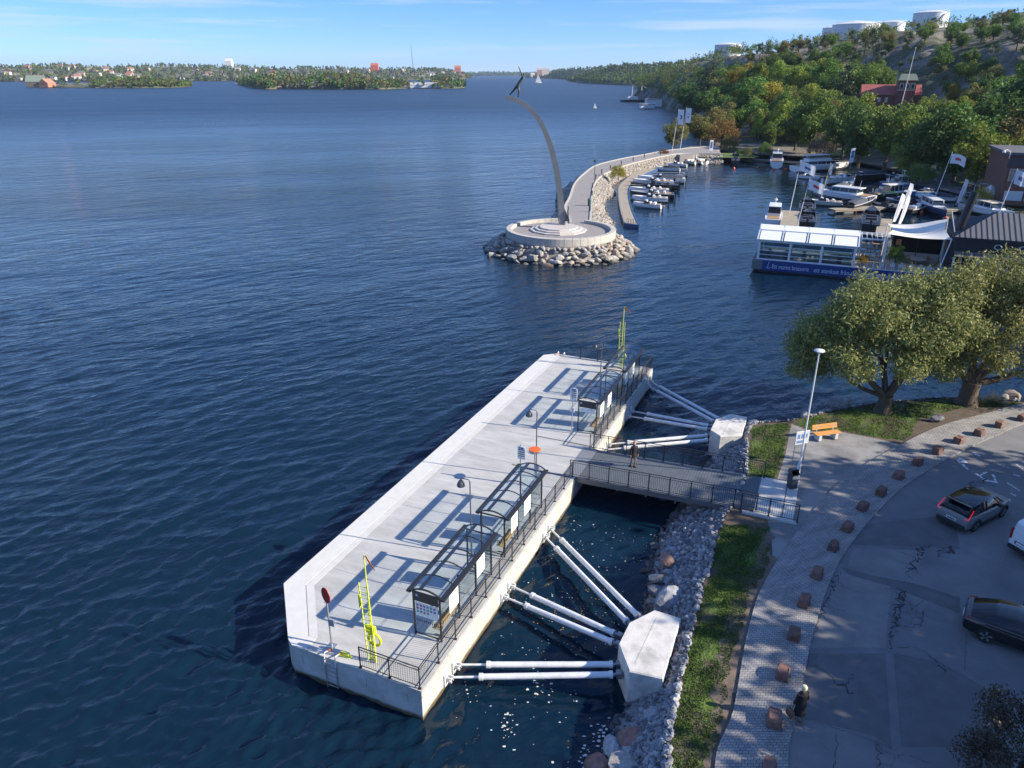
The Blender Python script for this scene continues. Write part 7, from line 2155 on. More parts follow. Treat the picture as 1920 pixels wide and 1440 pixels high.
# ---------------- the floating restaurant
BR_ = math.atan2(-8.02, 19.0)
BO = (32.41, 96.92, 0)
blue_side = M('restaurant_blue', (.018, .05, .20), .45, var=.08, vscale=.6)
grey_side = M('barge_grey', (.16, .17, .18), .7)
rest = thing('restaurant_barge', 'long floating restaurant hull with blue lettered side', 'restaurant barge', BO, BR_)
MB().box(0, 36, .0, 9.5, -.7, 1.32).build('hull', M('barge_black', (.02, .02, .022), .6), rest)
MB().box(-.25, 1.05, -.14, 9.6, .35, 1.6).build('end_fender', grey_side, rest)
MB().box(1.07, 36, -.10, -.002, .28, 1.62).build('name_board', blue_side, rest)
MB().box(.0, 36, .0, 9.5, 1.325, 1.5).build('deck', M('restaurant_deck', (.40, .34, .27), .8, var=.15, vscale=2), rest)
lett = M('lettering_white', (.62, .68, .78), .6)
def side_text(s, x, x1, z=.66):
    me = text_mesh(s, .78, lett)
    w = max(v.co.x for v in me.vertices)
    o = link('lettering', me, rest, (x, -.106, z), (R(90), 0, 0)); o.scale = ((x1-x)/w, 1.05, 1)
    return tag(o, kind='stuff')
side_text('Ett marint brasserie', 2.3, 6.9, .62)
side_text('ett stenkast från storstaden och några andetag från s', 7.5, 21.2, .62)
b = MB(); b.path([(1.75, -.108, .62), (1.85, -.108, 1.35), (1.95, -.108, 1.42)], .035, 5); b.path([(1.6, -.108, .72), (1.9, -.108, .55), (2.15, -.108, .75)], .035, 5); b.build('anchor_mark', lett, rest)
MB().lathe([(.07, 0), (.07, .01)], 8).build('dot_mark', lett, rest, False, (2.55, -.104, .92), (R(90), 0, 0))
# white pavilion
pav = thing('glass_pavilion', 'white framed pavilion with pitched white roof on the restaurant barge', 'pavilion', BO, BR_)
pw = M('pavilion_white', (.76, .77, .78), .5)
pglass = glass_mat('pavilion_glass', (.55, .66, .72), .10)
PX0, PX1, PD = .35, 12.0, 6.6
for i in range(4):
    x = PX0+(PX1-PX0)*i/3
    MB().box(x-.14, x+.14, .25, .53, 1.5, 3.95).build('post', pw, pav)
    MB().box(x-.12, x+.12, PD-.3, PD, 1.5, 3.95).build('post', pw, pav)
for y in (.39, PD-.15): MB().box(PX0-.2, PX1+.2, y-.15, y+.15, 3.95, 4.2).build('eave_beam', pw, pav)
for i in range(3):
    x0 = PX0+(PX1-PX0)*i/3+.16; x1 = PX0+(PX1-PX0)*(i+1)/3-.16
    MB().box(x0, x1, .36, .37, 1.75, 3.95).build('window_pane', pglass, pav)
    MB().box(x0, x1, PD-.16, PD-.15, 1.75, 3.95).build('window_pane', pglass, pav)
    MB().box(x0, x1, .30, .45, 1.5, 1.75).build('window_sill', pw, pav)
    for z in (2.28, 2.85, 3.4): MB().box(x0, x1, .32, .43, z-.035, z+.035).build('window_bar', pw, pav)
    for xx in (x0+.9, x1-.9):
        MB().box(xx-.03, xx+.03, .50, .56, 1.5, 2.25).build('inner_rail', pw, pav)
for x in (PX0, PX1): MB().box(x-.005, x+.005, .6, PD-.35, 1.6, 3.95).build('end_pane', pglass, pav)
ridge = (3.4, 5.55)
for i in range(4):
    x0 = PX0-.3+(PX1-PX0+.6)*i/4; x1 = PX0-.3+(PX1-PX0+.6)*(i+1)/4
    def slab(ya, za, yb, zb, xa, xb, th):
        b = MB(); b.add([(xa, ya, za), (xb, ya, za), (xb, yb, zb), (xa, yb, zb), (xa, ya, za+th), (xb, ya, za+th), (xb, yb, zb+th), (xa, yb, zb+th)], [(3,2,1,0),(4,5,6,7),(0,1,5,4),(1,2,6,5),(2,3,7,6),(3,0,4,7)])
        return b
    slab(.0, 4.22, 2.2, 5.08, x0+.22, x1-.22, .10).build('lower_roof_panel', pw, pav)
    slab(2.1, 5.16, 3.5, 5.60, x0+.02, x1-.02, .10).build('upper_roof_panel', pw, pav)
    slab(3.52, 5.60, PD+.1, 4.24, x0+.02, x1-.02, .10).build('back_roof_panel', pw, pav)
for i in range(5):
    x = PX0-.3+(PX1-PX0+.6)*i/4
    b = MB(); b.bar((x, -.05, 4.24), (x, 3.5, 5.66), .16, .16); b.build('roof_rafter', M('rafter_blue', (.50, .58, .66), .5), pav)
# tables and chairs inside and out
chair_m = M('cafe_chair_white', (.70, .72, .75), .5)
wick = M('wicker_orange', (.42, .20, .10), .7)
def cafe_chair(x, y, rz, label, group, mat=chair_m):
    p = Matrix.Rotation(BR_, 3, 'Z') @ Vector((x, y, 0))
    t = thing('cafe_chair', label, 'chair', (BO[0]+p.x, BO[1]+p.y, 1.5), BR_+rz, group)
    MB().cbox(-.25, .25, -.24, .24, .42, .47, .02).build('seat', mat, t)
    b = MB(); rings = []
    b.path([(-.24, .22, .46), (-.25, .28, .8), (-.12, .31, .98), (.12, .31, .98), (.25, .28, .8), (.24, .22, .46)], .02, 6)
    b.add([(-.22, .235, .48), (.22, .235, .48), (.23, .285, .8), (.1, .31, .96), (-.1, .31, .96), (-.23, .285, .8)], [(0,1,2,3,4,5)])
    b.build('backrest', mat, t)
    for s in (-1, 1):
        for q in (-1, 1): MB().tube((s*.21, q*.2, .43), (s*.24, q*.23, 0), .018, seg=5).build('leg', mat, t)
for i, (x, lab) in enumerate([(16.6, 'white cafe chair first from the pavilion on the restaurant terrace'), (17.6, 'white cafe chair second from the pavilion on the restaurant terrace'), (18.7, 'white cafe chair third from the pavilion on the restaurant terrace'), (19.7, 'white cafe chair fourth from the pavilion on the restaurant terrace'), (20.7, 'white cafe chair fifth from the pavilion on the restaurant terrace'), (21.9, 'white cafe chair at the leaning strut, last in the terrace row')]):
    cafe_chair(x, 1.2, R(180)+.1*math.sin(i*2.3), lab, 'white chairs along the terrace railing')
for i, (x, y, rz) in enumerate([(18.2, 6.4, .4), (19.4, 7.3, 0), (20.9, 6.9, -.5), (21.2, 5.2, -1.4), (17.9, 4.9, 1.4)]):
    cafe_chair(x, y, rz, 'brown wicker chair around the round terrace table', 'wicker chairs around the round table', wick)
p = Matrix.Rotation(BR_, 3, 'Z') @ Vector((19.6, 5.6, 0))
t = thing('round_table', 'large round pale table on the restaurant terrace', 'table', (BO[0]+p.x, BO[1]+p.y, 1.5), BR_)
MB().lathe([(1.15, .72), (1.18, .74), (1.18, .77)], 24).build('top', M('table_pale', (.55, .47, .38), .6), t); MB().lathe([(.35, 0), (.35, .03), (.06, .06), (.06, .72)], 12).build('pedestal', chair_m, t)
# inside furniture of the pavilion
for i in range(5):
    x = 1.6+i*2.2
    p = Matrix.Rotation(BR_, 3, 'Z') @ Vector((x, 2.2, 0))
    t = thing('dining_table', 'dark dining table inside the white pavilion', 'table', (BO[0]+p.x, BO[1]+p.y, 1.5), BR_, 'tables inside the pavilion')
    MB().cbox(-.5, .5, -.4, .4, .70, .75, .02).build('top', teak, t); MB().lathe([(.25, 0), (.04, .05), (.04, .7)], 8).build('pedestal', bol_m, t)
    cafe_chair(x, 1.3, R(180), 'dark dining chair inside the white pavilion', 'chairs inside the pavilion', M('dining_chair_dark', (.09, .08, .075), .6) if i != 3 else wick)
    cafe_chair(x, 3.1, 0, 'dark dining chair inside the white pavilion', 'chairs inside the pavilion', M('dining_chair_dark', (.09, .08, .075), .6))
# back of the terrace: near-black wall stands in for the dark interior
t = thing('terrace_bar', 'roofed terrace bar counter with a black wall standing in for the dark interior', 'bar', BO, BR_)
MB().box(16.6, 22.5, 8.3, 8.6, 1.5, 5.2).build('back_wall', M('awning_interior_dark', (.015, .014, .013), .8), t)
MB().box(16.4, 22.5, 6.6, 8.7, 5.2, 5.35).build('roof', M('awning_interior_dark', (.015, .014, .013), .8), t)
MB().box(16.9, 22.3, 7.2, 7.7, 1.5, 2.6).build('counter', M('bar_front', (.50, .47, .43), .7), t)
for x in (16.6, 19.5): MB().box(x-.05, x+.05, 6.65, 6.75, 1.5, 5.2).build('post', bol_m, t)
MB().cbox(17.0, 17.6, 6.9, 7.15, 3.6, 4.3, .03).build('lantern_box', wick, t)
# terrace railing with timber top
t = thing('terrace_railing', 'low white railing with timber handrail along the restaurant terrace', 'railing', BO, BR_)
MB().bar((12.1, .15, 2.5), (24.0, .15, 2.5), .14, .06).build('handrail', M('handrail_timber', (.52, .34, .17), .6), t)
for i in range(17):
    x = 12.2+i*.72; MB().box(x-.03, x+.03, .1, .18, 1.5, 2.47).build('post', pw, t)
MB().box(12.1, 24, .115, .165, 1.6, 1.68).build('bottom_rail', pw, t)
# pergola frame over the near terrace
t = thing('pergola', 'open steel and timber frame next to the white pavilion', 'pergola', BO, BR_)
for x in (12.6, 15.6):
    for y in (2.2, 6.4): MB().box(x-.06, x+.06, y-.06, y+.06, 1.5, 4.9).build('post', pw, t)
for y in (2.2, 6.4): MB().box(12.5, 15.7, y-.06, y+.06, 4.9, 5.05).build('beam', pw, t)
for i in range(6): MB().box(12.6+i*.6, 12.68+i*.6, 2.3, 6.3, 4.92, 5.02).build('slat', pw, t)
MB().box(12.4, 15.9, 6.5, 7.6, 4.7, 4.85).build('awning', pw, t)
t = thing('bar_shelf', 'timber shelf unit under the open frame on the terrace', 'shelf', BO, BR_)
for z in (1.9, 2.5, 3.1, 3.7): MB().box(12.9, 15.3, 5.6, 6.1, z, z+.05).build('board', teak, t)
for x in (12.85, 14.1, 15.3): MB().box(x-.04, x+.04, 5.55, 6.15, 1.5, 3.9).build('upright', teak, t)
for i, (x, z, c) in enumerate([(13.2, 1.95, .4), (13.7, 2.55, .5), (14.6, 2.55, .3), (14.9, 1.95, .45), (13.3, 3.15, .4), (14.7, 3.15, .5)]): MB().cbox(x-.15, x+.15, 5.65, 5.95, z, z+c, .03).build('box', M('shelf_box', (.45, .36, .27), .7), t)
# potted plants
for (x, y, h, c, lab) in [(13.0, .75, 1.5, 'yellow', 'yellow-green potted plant at the pavilion end of the terrace'), (17.0, 3.4, 2.6, 'green', 'tall leafy potted plant under the sail')]:
    p = Matrix.Rotation(BR_, 3, 'Z') @ Vector((x, y, 0))
    q = plant('bush', c, BO[0]+p.x, BO[1]+p.y, 1.9, h, lab, name='potted_plant', cat_='plant')
    s = q.scale[0]
    MB().lathe([(.22/s, -.4/q.scale[2]), (.3/s, .1/q.scale[2])], 10).build('pot', M('pot_grey', (.3, .3, .3), .7), q)
# sail shade
sail_m = M('sail_cloth', (.74, .71, .64), .8, var=.04)
t = thing('shade_sail', 'stretched cream sail shading the restaurant terrace', 'shade sail', BO, BR_)
def sailp(u, v):
    A, B_, C_, D_ = Vector((15.4, 1.0, 6.0)), Vector((22.4, .8, 5.9)), Vector((22.0, 4.8, 7.7)), Vector((15.4, 4.6, 6.6))
    p = A*(1-u)*(1-v)+B_*u*(1-v)+C_*u*v+D_*(1-u)*v
    k = .45*math.sin(math.pi*u)*(1-abs(2*v-1))*.8
    p.z -= k+.25*math.sin(math.pi*u)
    c = Vector((18.9, 2.8, p.z)); pull = .14*(math.sin(math.pi*u)*(abs(2*v-1))+math.sin(math.pi*v)*abs(2*u-1))
    return p.lerp(Vector((c.x, c.y, p.z)), pull)
for (v0, v1) in ((0, .52), (.53, 1)):
    b = MB(); n_ = 12
    b.add([sailp(i/n_, v0+(v1-v0)*j/4) for i in range(n_+1) for j in range(5)], [(i*5+j, (i+1)*5+j, (i+1)*5+j+1, i*5+j+1) for i in range(n_) for j in range(4)]); b.build('cloth', sail_m, t, True)
for a, c in [((15.4, 1.0, 6.1), (15.3, 1.0, 1.5)), ((15.4, 4.6, 6.7), (15.3, 4.6, 1.5)), ((22.4, .8, 6.0), (21.6, .2, 1.5)), ((22.0, 4.8, 7.9), (22.4, 5.0, 1.5))]:
    MB().tube(c, a, .07, seg=8).build('mast', pole_m, t)
# dark restaurant house with hipped seam roof
house = thing('restaurant_house', 'dark restaurant house with hipped grey seam roof and round windows', 'building', BO, BR_)
dark_clad = M('dark_cladding', (.022, .026, .034), .5, var=.1, vscale=2)
seam_m = M('seam_roof', (.17, .165, .16), .55, .2, var=.06, vscale=.8)
HX0, HX1, HY0, HY1 = 22.6, 46.0, .6, 10.6
EZ = 6.3; RZ = 8.7
MB().box(HX0+.3, HX1-.3, HY0+.3, HY1-.3, 1.5, EZ-.1).build('wall', dark_clad, house)
A, B_, C_, D_ = Vector((HX0, HY0, EZ)), Vector((HX1, HY0, EZ)), Vector((HX1, HY1, EZ)), Vector((HX0, HY1, EZ))
E_, F_ = Vector((HX0+4.6, 5.6, RZ)), Vector((HX1-4.6, 5.6, RZ))
def roof_face(q, n_, mat, nm):
    """q: a,b (eave), c,d (ridge b side, a side); split in strips"""
    a, b2, c, d = q
    for i in range(n_):
        u0, u1 = i/n_, (i+1)/n_
        p0, p1 = a.lerp(b2, u0), a.lerp(b2, u1); q0, q1 = d.lerp(c, u0), d.lerp(c, u1)
        b = MB(); b.add([p0, p1, q1, q0], [(0,1,2,3)] if (q1-q0).length > 1e-4 or (p1-p0).length > 1e-4 else [(0,1,2)]); b.build(nm, mat, house)
# front slope as vertical-seam strips cut by the hips
def front_strip(x0, x1, sgn):
    def top(x):
        k = min(1, max(0, (x-HX0)/4.6), max(0, (HX1-x)/4.6)); return k
    pts = []
    y_e = HY0 if sgn < 0 else HY1
    def P(x, k): return (x, y_e+(5.6-y_e)*k, EZ+(RZ-EZ)*k)
    b = MB(); b.add([P(x0, 0), P(x1, 0), P(x1, top(x1)), P(x0, top(x0))], [(0,1,2,3)] if sgn < 0 else [(3,2,1,0)])
    b.build('roof_sheet', seam_m, house)
    b = MB(); b.bar(P(x0, 0), P(x0, max(.02, top(x0))), .07, .10); b.build('roof_seam', dark_clad, house)
xx = HX0
k = 40
for i in range(k):
    front_strip(HX0+(HX1-HX0)*i/k, HX0+(HX1-HX0)*(i+1)/k, -1)
    if i % 4 == 0: front_strip(HX0+(HX1-HX0)*i/k, HX0+(HX1-HX0)*(i+4)/k, 1)
dark_seam = M('seam_roof_dark', (.05, .055, .07), .5, .2)
for sgn, xe, apex in ((-1, HX0, E_), (1, HX1, F_)):
    b = MB(); b.add([(xe, HY0, EZ), (xe, HY1, EZ), tuple(apex)], [(0,1,2)]); b.build('hip_sheet', dark_seam, house)
    if sgn < 0:
        for i in range(1, 14):
            y = HY0+(HY1-HY0)*i/14; kk = 1-abs(2*i/14-1)
            MB().bar((xe, y, EZ+.02), (xe+(apex.x-xe)*kk, y, EZ+(RZ-EZ)*kk+.02), .05, .07).build('roof_seam', dark_clad, house)
MB().box(HX0-.1, HX1+.1, HY0-.12, HY1+.1, EZ-.32, EZ-.02).build('eave', dark_clad, house)
# lower glazed front with lean-to strip
for i in range(20):
    x0 = 22.9+i*1.1
    b = MB(); b.add([(x0, -.35, 4.15), (x0+1.06, -.35, 4.15), (x0+1.06, .88, 4.55), (x0, .88, 4.55)], [(0,1,2,3)]); b.build('lean_to_sheet', seam_m, house)
MB().box(22.9, 45, -.32, .85, 4.0, 4.12).build('lean_to_beam', dark_clad, house)
win_m = glass_mat('restaurant_glass', (.5, .58, .62), .10)
for i in range(9):
    x0 = 22.95+i*2.45
    MB().box(x0-.09, x0+.09, -.25, -.05, 1.5, 4.0).build('front_post', pw, house)
    MB().box(x0+.1, x0+2.35, -.15, -.14, 1.9, 3.9).build('window_pane', win_m, house)
    for q in (1, 2): MB().box(x0+q*.78-.03, x0+q*.78+.03, -.2, -.1, 1.8, 4.0).build('window_bar', pw, house)
    MB().box(x0+.1, x0+2.35, -.22, -.08, 2.25, 2.32).build('window_bar', pw, house)
warm = M('interior_timber', (.35, .18, .09), .7)
for i in range(9):
    MB().cbox(23.6+i*2.45, 24.9+i*2.45, .1, .5, 1.5, 2.5, .05).build('counter', warm, house)
for x in (27.4, 30.0, 32.6):
    for r_, y_, m_, nm in ((.42, .865, pw, 'porthole_frame'), (.32, .85, bglass, 'porthole_pane')):
        b = MB(); seg = 18
        b.loft([[(x+r_*math.cos(2*math.pi*q/seg), y_+.1, 5.35+r_*.8*math.sin(2*math.pi*q/seg)) for q in range(seg)], [(x+r_*math.cos(2*math.pi*q/seg), y_, 5.35+r_*.8*math.sin(2*math.pi*q/seg)) for q in range(seg)]])
        b.build(nm, m_, house)
MB().tube((23.0, 3.6, 4.5), (24.2, 4.2, 11.2), .48, .44, 14).build('chimney', M('chimney_black', (.02, .022, .026), .45, .3), house, True)
MB().tube((23.3, 3.2, 5.0), (21.9, 2.6, 9.2), .06, seg=6).build('stay', pole_m, house)

# ---------------- brick building at the right edge and the harbour ramp
bb = thing('brick_building', 'flat-roofed dark brick building at the right edge above the harbour', 'building', (91.8, 141.0, 1.6), R(-20))
brick_r = M('brick_red', (.16, .075, .055), .85, var=.25, vscale=1.5)
MB().box(0, 30, 0, 16, 0, 9.0).build('wall', brick_r, bb)
MB().box(-.5, 30.5, -.5, 16.5, 9.0, 9.5).build('roof', M('flat_roof', (.10, .10, .11), .9), bb)
MB().box(-.12, 30, -.15, -.02, 6.9, 8.6).build('upper_band', M('band_dark', (.06, .05, .055), .7), bb)
for i in range(8):
    x = .5+i*3.4
    f = MB(); f.box(x, x+3.0, -.12, -.02, 4.4, 6.6); f = f.build('window', M('window_frame_pale', (.45, .42, .40), .6), bb)
    for q in range(3): MB().box(x+.1+q*.97, x+.95+q*.97, -.15, -.125, 4.5, 6.5).build('pane', M('pane_rosy', (.30, .22, .2), .15), f)  # window reflections are put into the rosy pane colour
    f = MB(); f.box(x, x+3.0, -.12, -.02, .9, 2.6); f = f.build('window', M('window_frame_white', (.6, .62, .64), .6), bb)
    for q in range(3): MB().box(x+.1+q*.97, x+.95+q*.97, -.15, -.125, 1.0, 2.5).build('pane', M('pane_pale', (.45, .55, .62), .15), f)
MB().path([(-.2, -.4, 8.4), (-.3, -.6, 9.6), (-.9, -1.0, 10.0), (-1.4, -1.3, 9.9)], .07, 6).build('lamp_arm', pole_m, bb)
MB().lathe([(.1, 9.9), (.32, 9.75), (.3, 9.5)], 10, (-1.5, -1.4)).build('lamp_head', pole_m, bb)
# white tent and sheds by the harbour
t = thing('boat_tent', 'white peaked tent on the harbour edge', 'tent', (93.21, 146.62, 1.5), .3)
MB().box(-1.6, 1.6, -1.6, 1.6, 0, 1.3).build('wall', flag_w, t)
b = MB(); b.add([(-1.8, -1.8, 1.3), (1.8, -1.8, 1.3), (1.8, 1.8, 1.3), (-1.8, 1.8, 1.3), (0, 0, 3.0)], [(0,1,4), (1,2,4), (2,3,4), (3,0,4)]); b.build('roof', flag_w, t)
t = thing('boat_cradle', 'grey steel lifting frame beside the white tent', 'frame', (90.91, 147.21, 1.2), .2)
for x in (-1.6, 1.6):
    for y in (-1, 1): MB().tube((x, y, 0), (x*.9, y, 3.4), .06, seg=6).build('post', galv, t)
for y in (-1, 1): MB().tube((-1.5, y, 3.4), (1.5, y, 3.4), .06, seg=6).build('beam', galv, t)
for x in (-1.45, 1.45): MB().tube((x, -1, 3.4), (x, 1, 3.4), .06, seg=6).build('beam', galv, t)
t = thing('display_sign', 'upright white sign board on the harbour edge', 'sign', (86.53, 194.7, 2.0))
MB().cbox(-.5, .5, -.08, .08, 1.5, 5.0, .02).build('panel', poster, t); MB().box(-.06, .06, -.06, .06, 0, 1.5).build('post', galv, t)
MB().box(-.3, .3, -.095, -.082, 2.6, 4.4).build('print', flag_blue, t)
t = thing('display_sign', 'upright white sign board at the end of the promenade', 'sign', (57.97, 223.8, 2.4))
MB().cbox(-.5, .5, -.08, .08, 1.2, 4.2, .02).build('panel', poster, t); MB().box(-.06, .06, -.06, .06, 0, 1.2).build('post', galv, t)
MB().box(-.3, .3, -.095, -.082, 2.0, 3.7).build('print', flag_blue, t)
# parked vehicles in the shade are too far to tell apart; road along the harbour
road_m = M('harbour_road', (.11, .11, .115), .9, var=.1, vscale=.5)
drape('harbour_road', [(93.9, 186.04, 3.0), (100.95, 179.71, 3.0), (103.26, 158.84, 3.0), (91.89, 139.54, 3.0), (91.21, 153.37, 3.0), (89.51, 171.89, 3.0)], .3, road_m, 1.5)

# ---------------- the brick villa on the hillside
vz = 14.5
vil = thing('brick_villa', 'red brick villa with square tower among the hillside trees', 'villa', (VILLA[0], VILLA[1], vz), R(-18))
vil.scale = (.86, .86, .86)
tile_r = M('roof_tile_red', (.34, .10, .08), .8, var=.12, vscale=.8)
brick_d = M('villa_brick', (.20, .07, .055), .85, var=.2, vscale=1)
MB().box(-12, 9, -4, 5, -6, 3.6).build('wall', brick_d, vil)
b = MB(); b.add([(-12.6, -4.6, 3.6), (9.6, -4.6, 3.6), (9.6, 5.6, 3.6), (-12.6, 5.6, 3.6), (-12.6, .5, 7.4), (9.6, .5, 7.4)], [(0,1,5,4), (2,3,4,5), (0,4,3), (1,2,5)]); b.build('roof', tile_r, vil)
MB().box(.2, 6.6, -6.2, -.2, -6, 9.0).build('tower', brick_d, vil)
b = MB(); b.add([(-.2, -6.6, 9.0), (7.0, -6.6, 9.0), (7.0, .2, 9.0), (-.2, .2, 9.0), (.8, -4.2, 11.4), (6.0, -4.2, 11.4), (6.0, -2.2, 11.4), (.8, -2.2, 11.4)], [(0,1,5,4), (1,2,6,5), (2,3,7,6), (3,0,4,7), (4,5,6,7)]); b.build('tower_roof', M('copper_roof', (.16, .19, .15), .7, var=.2), vil)
stone_t = M('villa_stone', (.50, .47, .40), .8)
for i in range(3):
    x = 1.4+i*2.0
    w_ = MB(); w_.box(x-.75, x+.75, -6.32, -6.21, 6.0, 8.0); w_ = w_.build('window', stone_t, vil)
    b = MB(); b.add([(x-.5, -6.34, 6.1), (x+.5, -6.34, 6.1), (x+.5, -6.34, 7.2), (x+.35, -6.34, 7.6), (x, -6.34, 7.8), (x-.35, -6.34, 7.6), (x-.5, -6.34, 7.2)], [tuple(range(7))]); b.build('pane', bglass, w_)
MB().box(0.0, 6.8, -6.36, -6.2, 5.3, 5.6).build('cornice', stone_t, vil)
for i in range(4):
    w_ = MB(); x = -10.8+i*2.6; w_.box(x-.5, x+.5, -4.12, -4.01, .8, 2.6); w_.build('window', stone_t, vil)
t = thing('villa_flagpole', 'tall pale flagpole leaning above the brick villa', 'flagpole', (133.0, 268.5, 14.0))
MB().tube((0, 0, 0), (1.2, 0, 18), .16, .07, 8).build('pole', pole_m, t); MB().lathe([(.05, 18), (.2, 18.2), (.05, 18.4)], 8, (1.2, 0)).build('finial', pole_m, t)

# ---------------- things on the far water
def far_sail(p, h, label):
    t = thing('sailboat', label, 'sailboat', p)
    b = MB(); b.loft(hull_rings(h*.8, h*.25, h*.09)); b.build('hull', hull_white, t)
    b = MB(); b.add([(h*.35, 0, h*.12), (h*.08, 0, h*.14), (h*.36, 0, h*1.05)], [(0,1,2)]); b.add([(h*.40, 0, h*.12), (h*.78, 0, h*.12), (h*.38, 0, h*.95)], [(0,1,2)]); b.build('sail', flag_w, t)
    MB().tube((h*.37, 0, 0), (h*.37, 0, h*1.1), h*.012, seg=6).build('mast', pole_m, t)
far_sail((60.21, 2084.58, 0.0), 22, 'white sailboat far out right of the figure')
far_sail((-690.33, 1979.84, 0.0), 20, 'white sailboat at the left end of the middle island')
far_sail((61.27, 592.73, 0.0), 3.5, 'tiny white sail mark out on the sound before the wooded hill')
t = thing('crane_barge', 'work barge with white mast and lattice crane by the hill shore', 'barge', (100.5, 726.75, 0.0), .1)
b = MB(); b.box(0, 30, -4, 4, -.5, 2.0); b.build('hull', hull_dark, t)
MB().box(6, 15, -3, 3, 2.0, 4.6).build('deckhouse', hull_white, t)
MB().tube((10, 0, 4.6), (10.5, 0, 15), .3, .15, 6).build('mast', pole_m, t)
for a, c in [((18, 0, 2), (19, 0, 14)), ((21, 0, 2), (19, 0, 14)), ((18, -2, 2), (27, 0, 10)), ((27, 0, 10), (30, 0, 2)), ((19, 0, 14), (27, 0, 10))]: MB().bar(a, c, .5).build('crane_beam', M('crane_grey', (.35, .36, .38), .6), t)
for p, w, lab in [((110.03, 608.76, 0.5), 12, 'white shed on the shore below the wooded hill'), ((100.29, 580.63, 0.5), 10, 'low pale jetty hut on the shore left of the white shed')]:
    t = thing('shore_shed', lab, 'shed', p)
    MB().box(-w/2, w/2, 0, 8, 0, 5.0 if w > 11 else 2.5).build('wall', poster, t)
    MB().box(-w/2-.4, w/2+.4, -.4, 8.4, 5.0 if w > 11 else 2.5, 5.6 if w > 11 else 3.0).build('roof', M('shed_roof', (.4, .4, .4), .8), t)

# ------------------------------------------------------------------ near shore: blocks, bench, lamp, cars, people
red_block = M('red_granite', (.19, .10, .078), .8, var=.25, vscale=4, bump=.6, bscale=14, objvar=.2)
ord_ = ['first', 'second', 'third', 'fourth', 'fifth', 'sixth', 'seventh', 'eighth', 'ninth', 'tenth', 'eleventh', 'twelfth', 'thirteenth', 'fourteenth', 'fifteenth', 'sixteenth']
blk = [(9.91, 20.62, 1.86), (11.0, 22.89, 1.86), (12.27, 25.19, 1.86), (13.49, 27.31, 1.86), (14.89, 29.43, 1.86), (16.57, 31.61, 1.86), (18.04, 33.39, 1.86), (19.74, 35.39, 1.86), (21.48, 36.92, 1.86), (23.45, 38.88, 1.86), (25.45, 40.53, 1.86), (27.48, 42.01, 1.86), (29.69, 43.5, 1.86), (31.68, 44.59, 1.86), (33.8, 45.82, 1.86), (36.1, 46.92, 1.86)]
blk = [(9.0, 18.45, 1.86)]+blk
kr = random.Random(8)
for i, p in enumerate(blk):
    q = blk[min(i+1, len(blk)-1)]; q0 = blk[max(i-1, 0)]
    rz = math.atan2(q[1]-q0[1], q[0]-q0[0])
    lab = 'red granite block at the bottom edge, nearest the camera' if i == 0 else 'red granite block, %s from the bottom edge along the brick walk' % ord_[i-1 if i < 2 else i-1]
    if i: lab = 'red granite block on the walk edge, number %s counting up from the woman in black' % ord_[i-1]
    t = thing('granite_block', lab, 'granite block', (p[0], p[1], LZ+.03), rz+kr.uniform(-.12, .12), 'red granite blocks edging the brick walk')
    lx, ly, h = kr.uniform(.28, .36), kr.uniform(.20, .25), kr.uniform(.36, .46)
    b = MB(); vs = []
    j = lambda a: kr.uniform(-a, a)
    rings = []
    for z, k in ((0, 1.0), (.12, 1.03), (h-.07, 1.0), (h, .88)):
        ring = []
        for sx, sy in ((-1, -.8), (-.85, -1), (0, -1.02), (.85, -1), (1, -.8), (1.02, 0), (1, .8), (.85, 1), (0, 1.02), (-.85, 1), (-1, .8), (-1.02, 0)):
            ring.append((sx*lx*k+j(.025), sy*ly*k+j(.025), z+(j(.03) if z == h else 0)))
        rings.append(ring)
    b.loft(rings); b.build('block', red_block, t)
    b = MB(); b.loft([[(x*1.12, y*1.2, -.028+0.03) for x, y, z in rings[0]], [(x*1.02, y*1.02, .035) for x, y, z in rings[0]]]); b.build('mortar_bed', M('mortar', (.10, .095, .09), .95), t)

# lamp post with disc head
t = thing('street_lamp', 'tall white street lamp with flat disc head on the gravel', 'street lamp', (17.16, 38.5, 1.86))
H = 8.3
MB().lathe([(.16, 0), (.16, .05), (.10, .08), (.085, 1.3), (.055, 1.4), (.04, H-.1)], 12).build('pole', M('lamp_white', (.68, .69, .70), .4), t, True)
MB().lathe([(.06, H-.12), (.10, H-.02), (.27, H+.03), (.30, H+.07), (.26, H+.11), (.05, H+.17)], 24).build('disc_head', M('lamp_white', (.68, .69, .70), .4), t, True)
MB().lathe([(.105, .8), (.105, 1.1)], 12).build('service_label', poster, t)
# sign board on the lamp
t = thing('notice_board', 'white notice board on two thin posts by the street lamp', 'notice board', (18.03, 40.74, 1.86), R(18))
MB().cbox(-.5, .5, -.03, .03, 1.35, 2.25, .01).build('panel', M('notice_grey', (.58, .60, .62), .5), t)
b = MB()
for k in range(3): b.box(-.38+k*.27, -.20+k*.27, -.036, -.032, 1.75, 2.05)
b.box(-.4, .2, -.036, -.032, 1.45, 1.62); tag(b.build('notice_print', M('notice_blue', (.12, .22, .42), .6), t), kind='stuff')
for x in (-.4, .4): MB().tube((x, .05, 0), (x, .05, 2.2), .03, seg=8).build('post', galv, t)
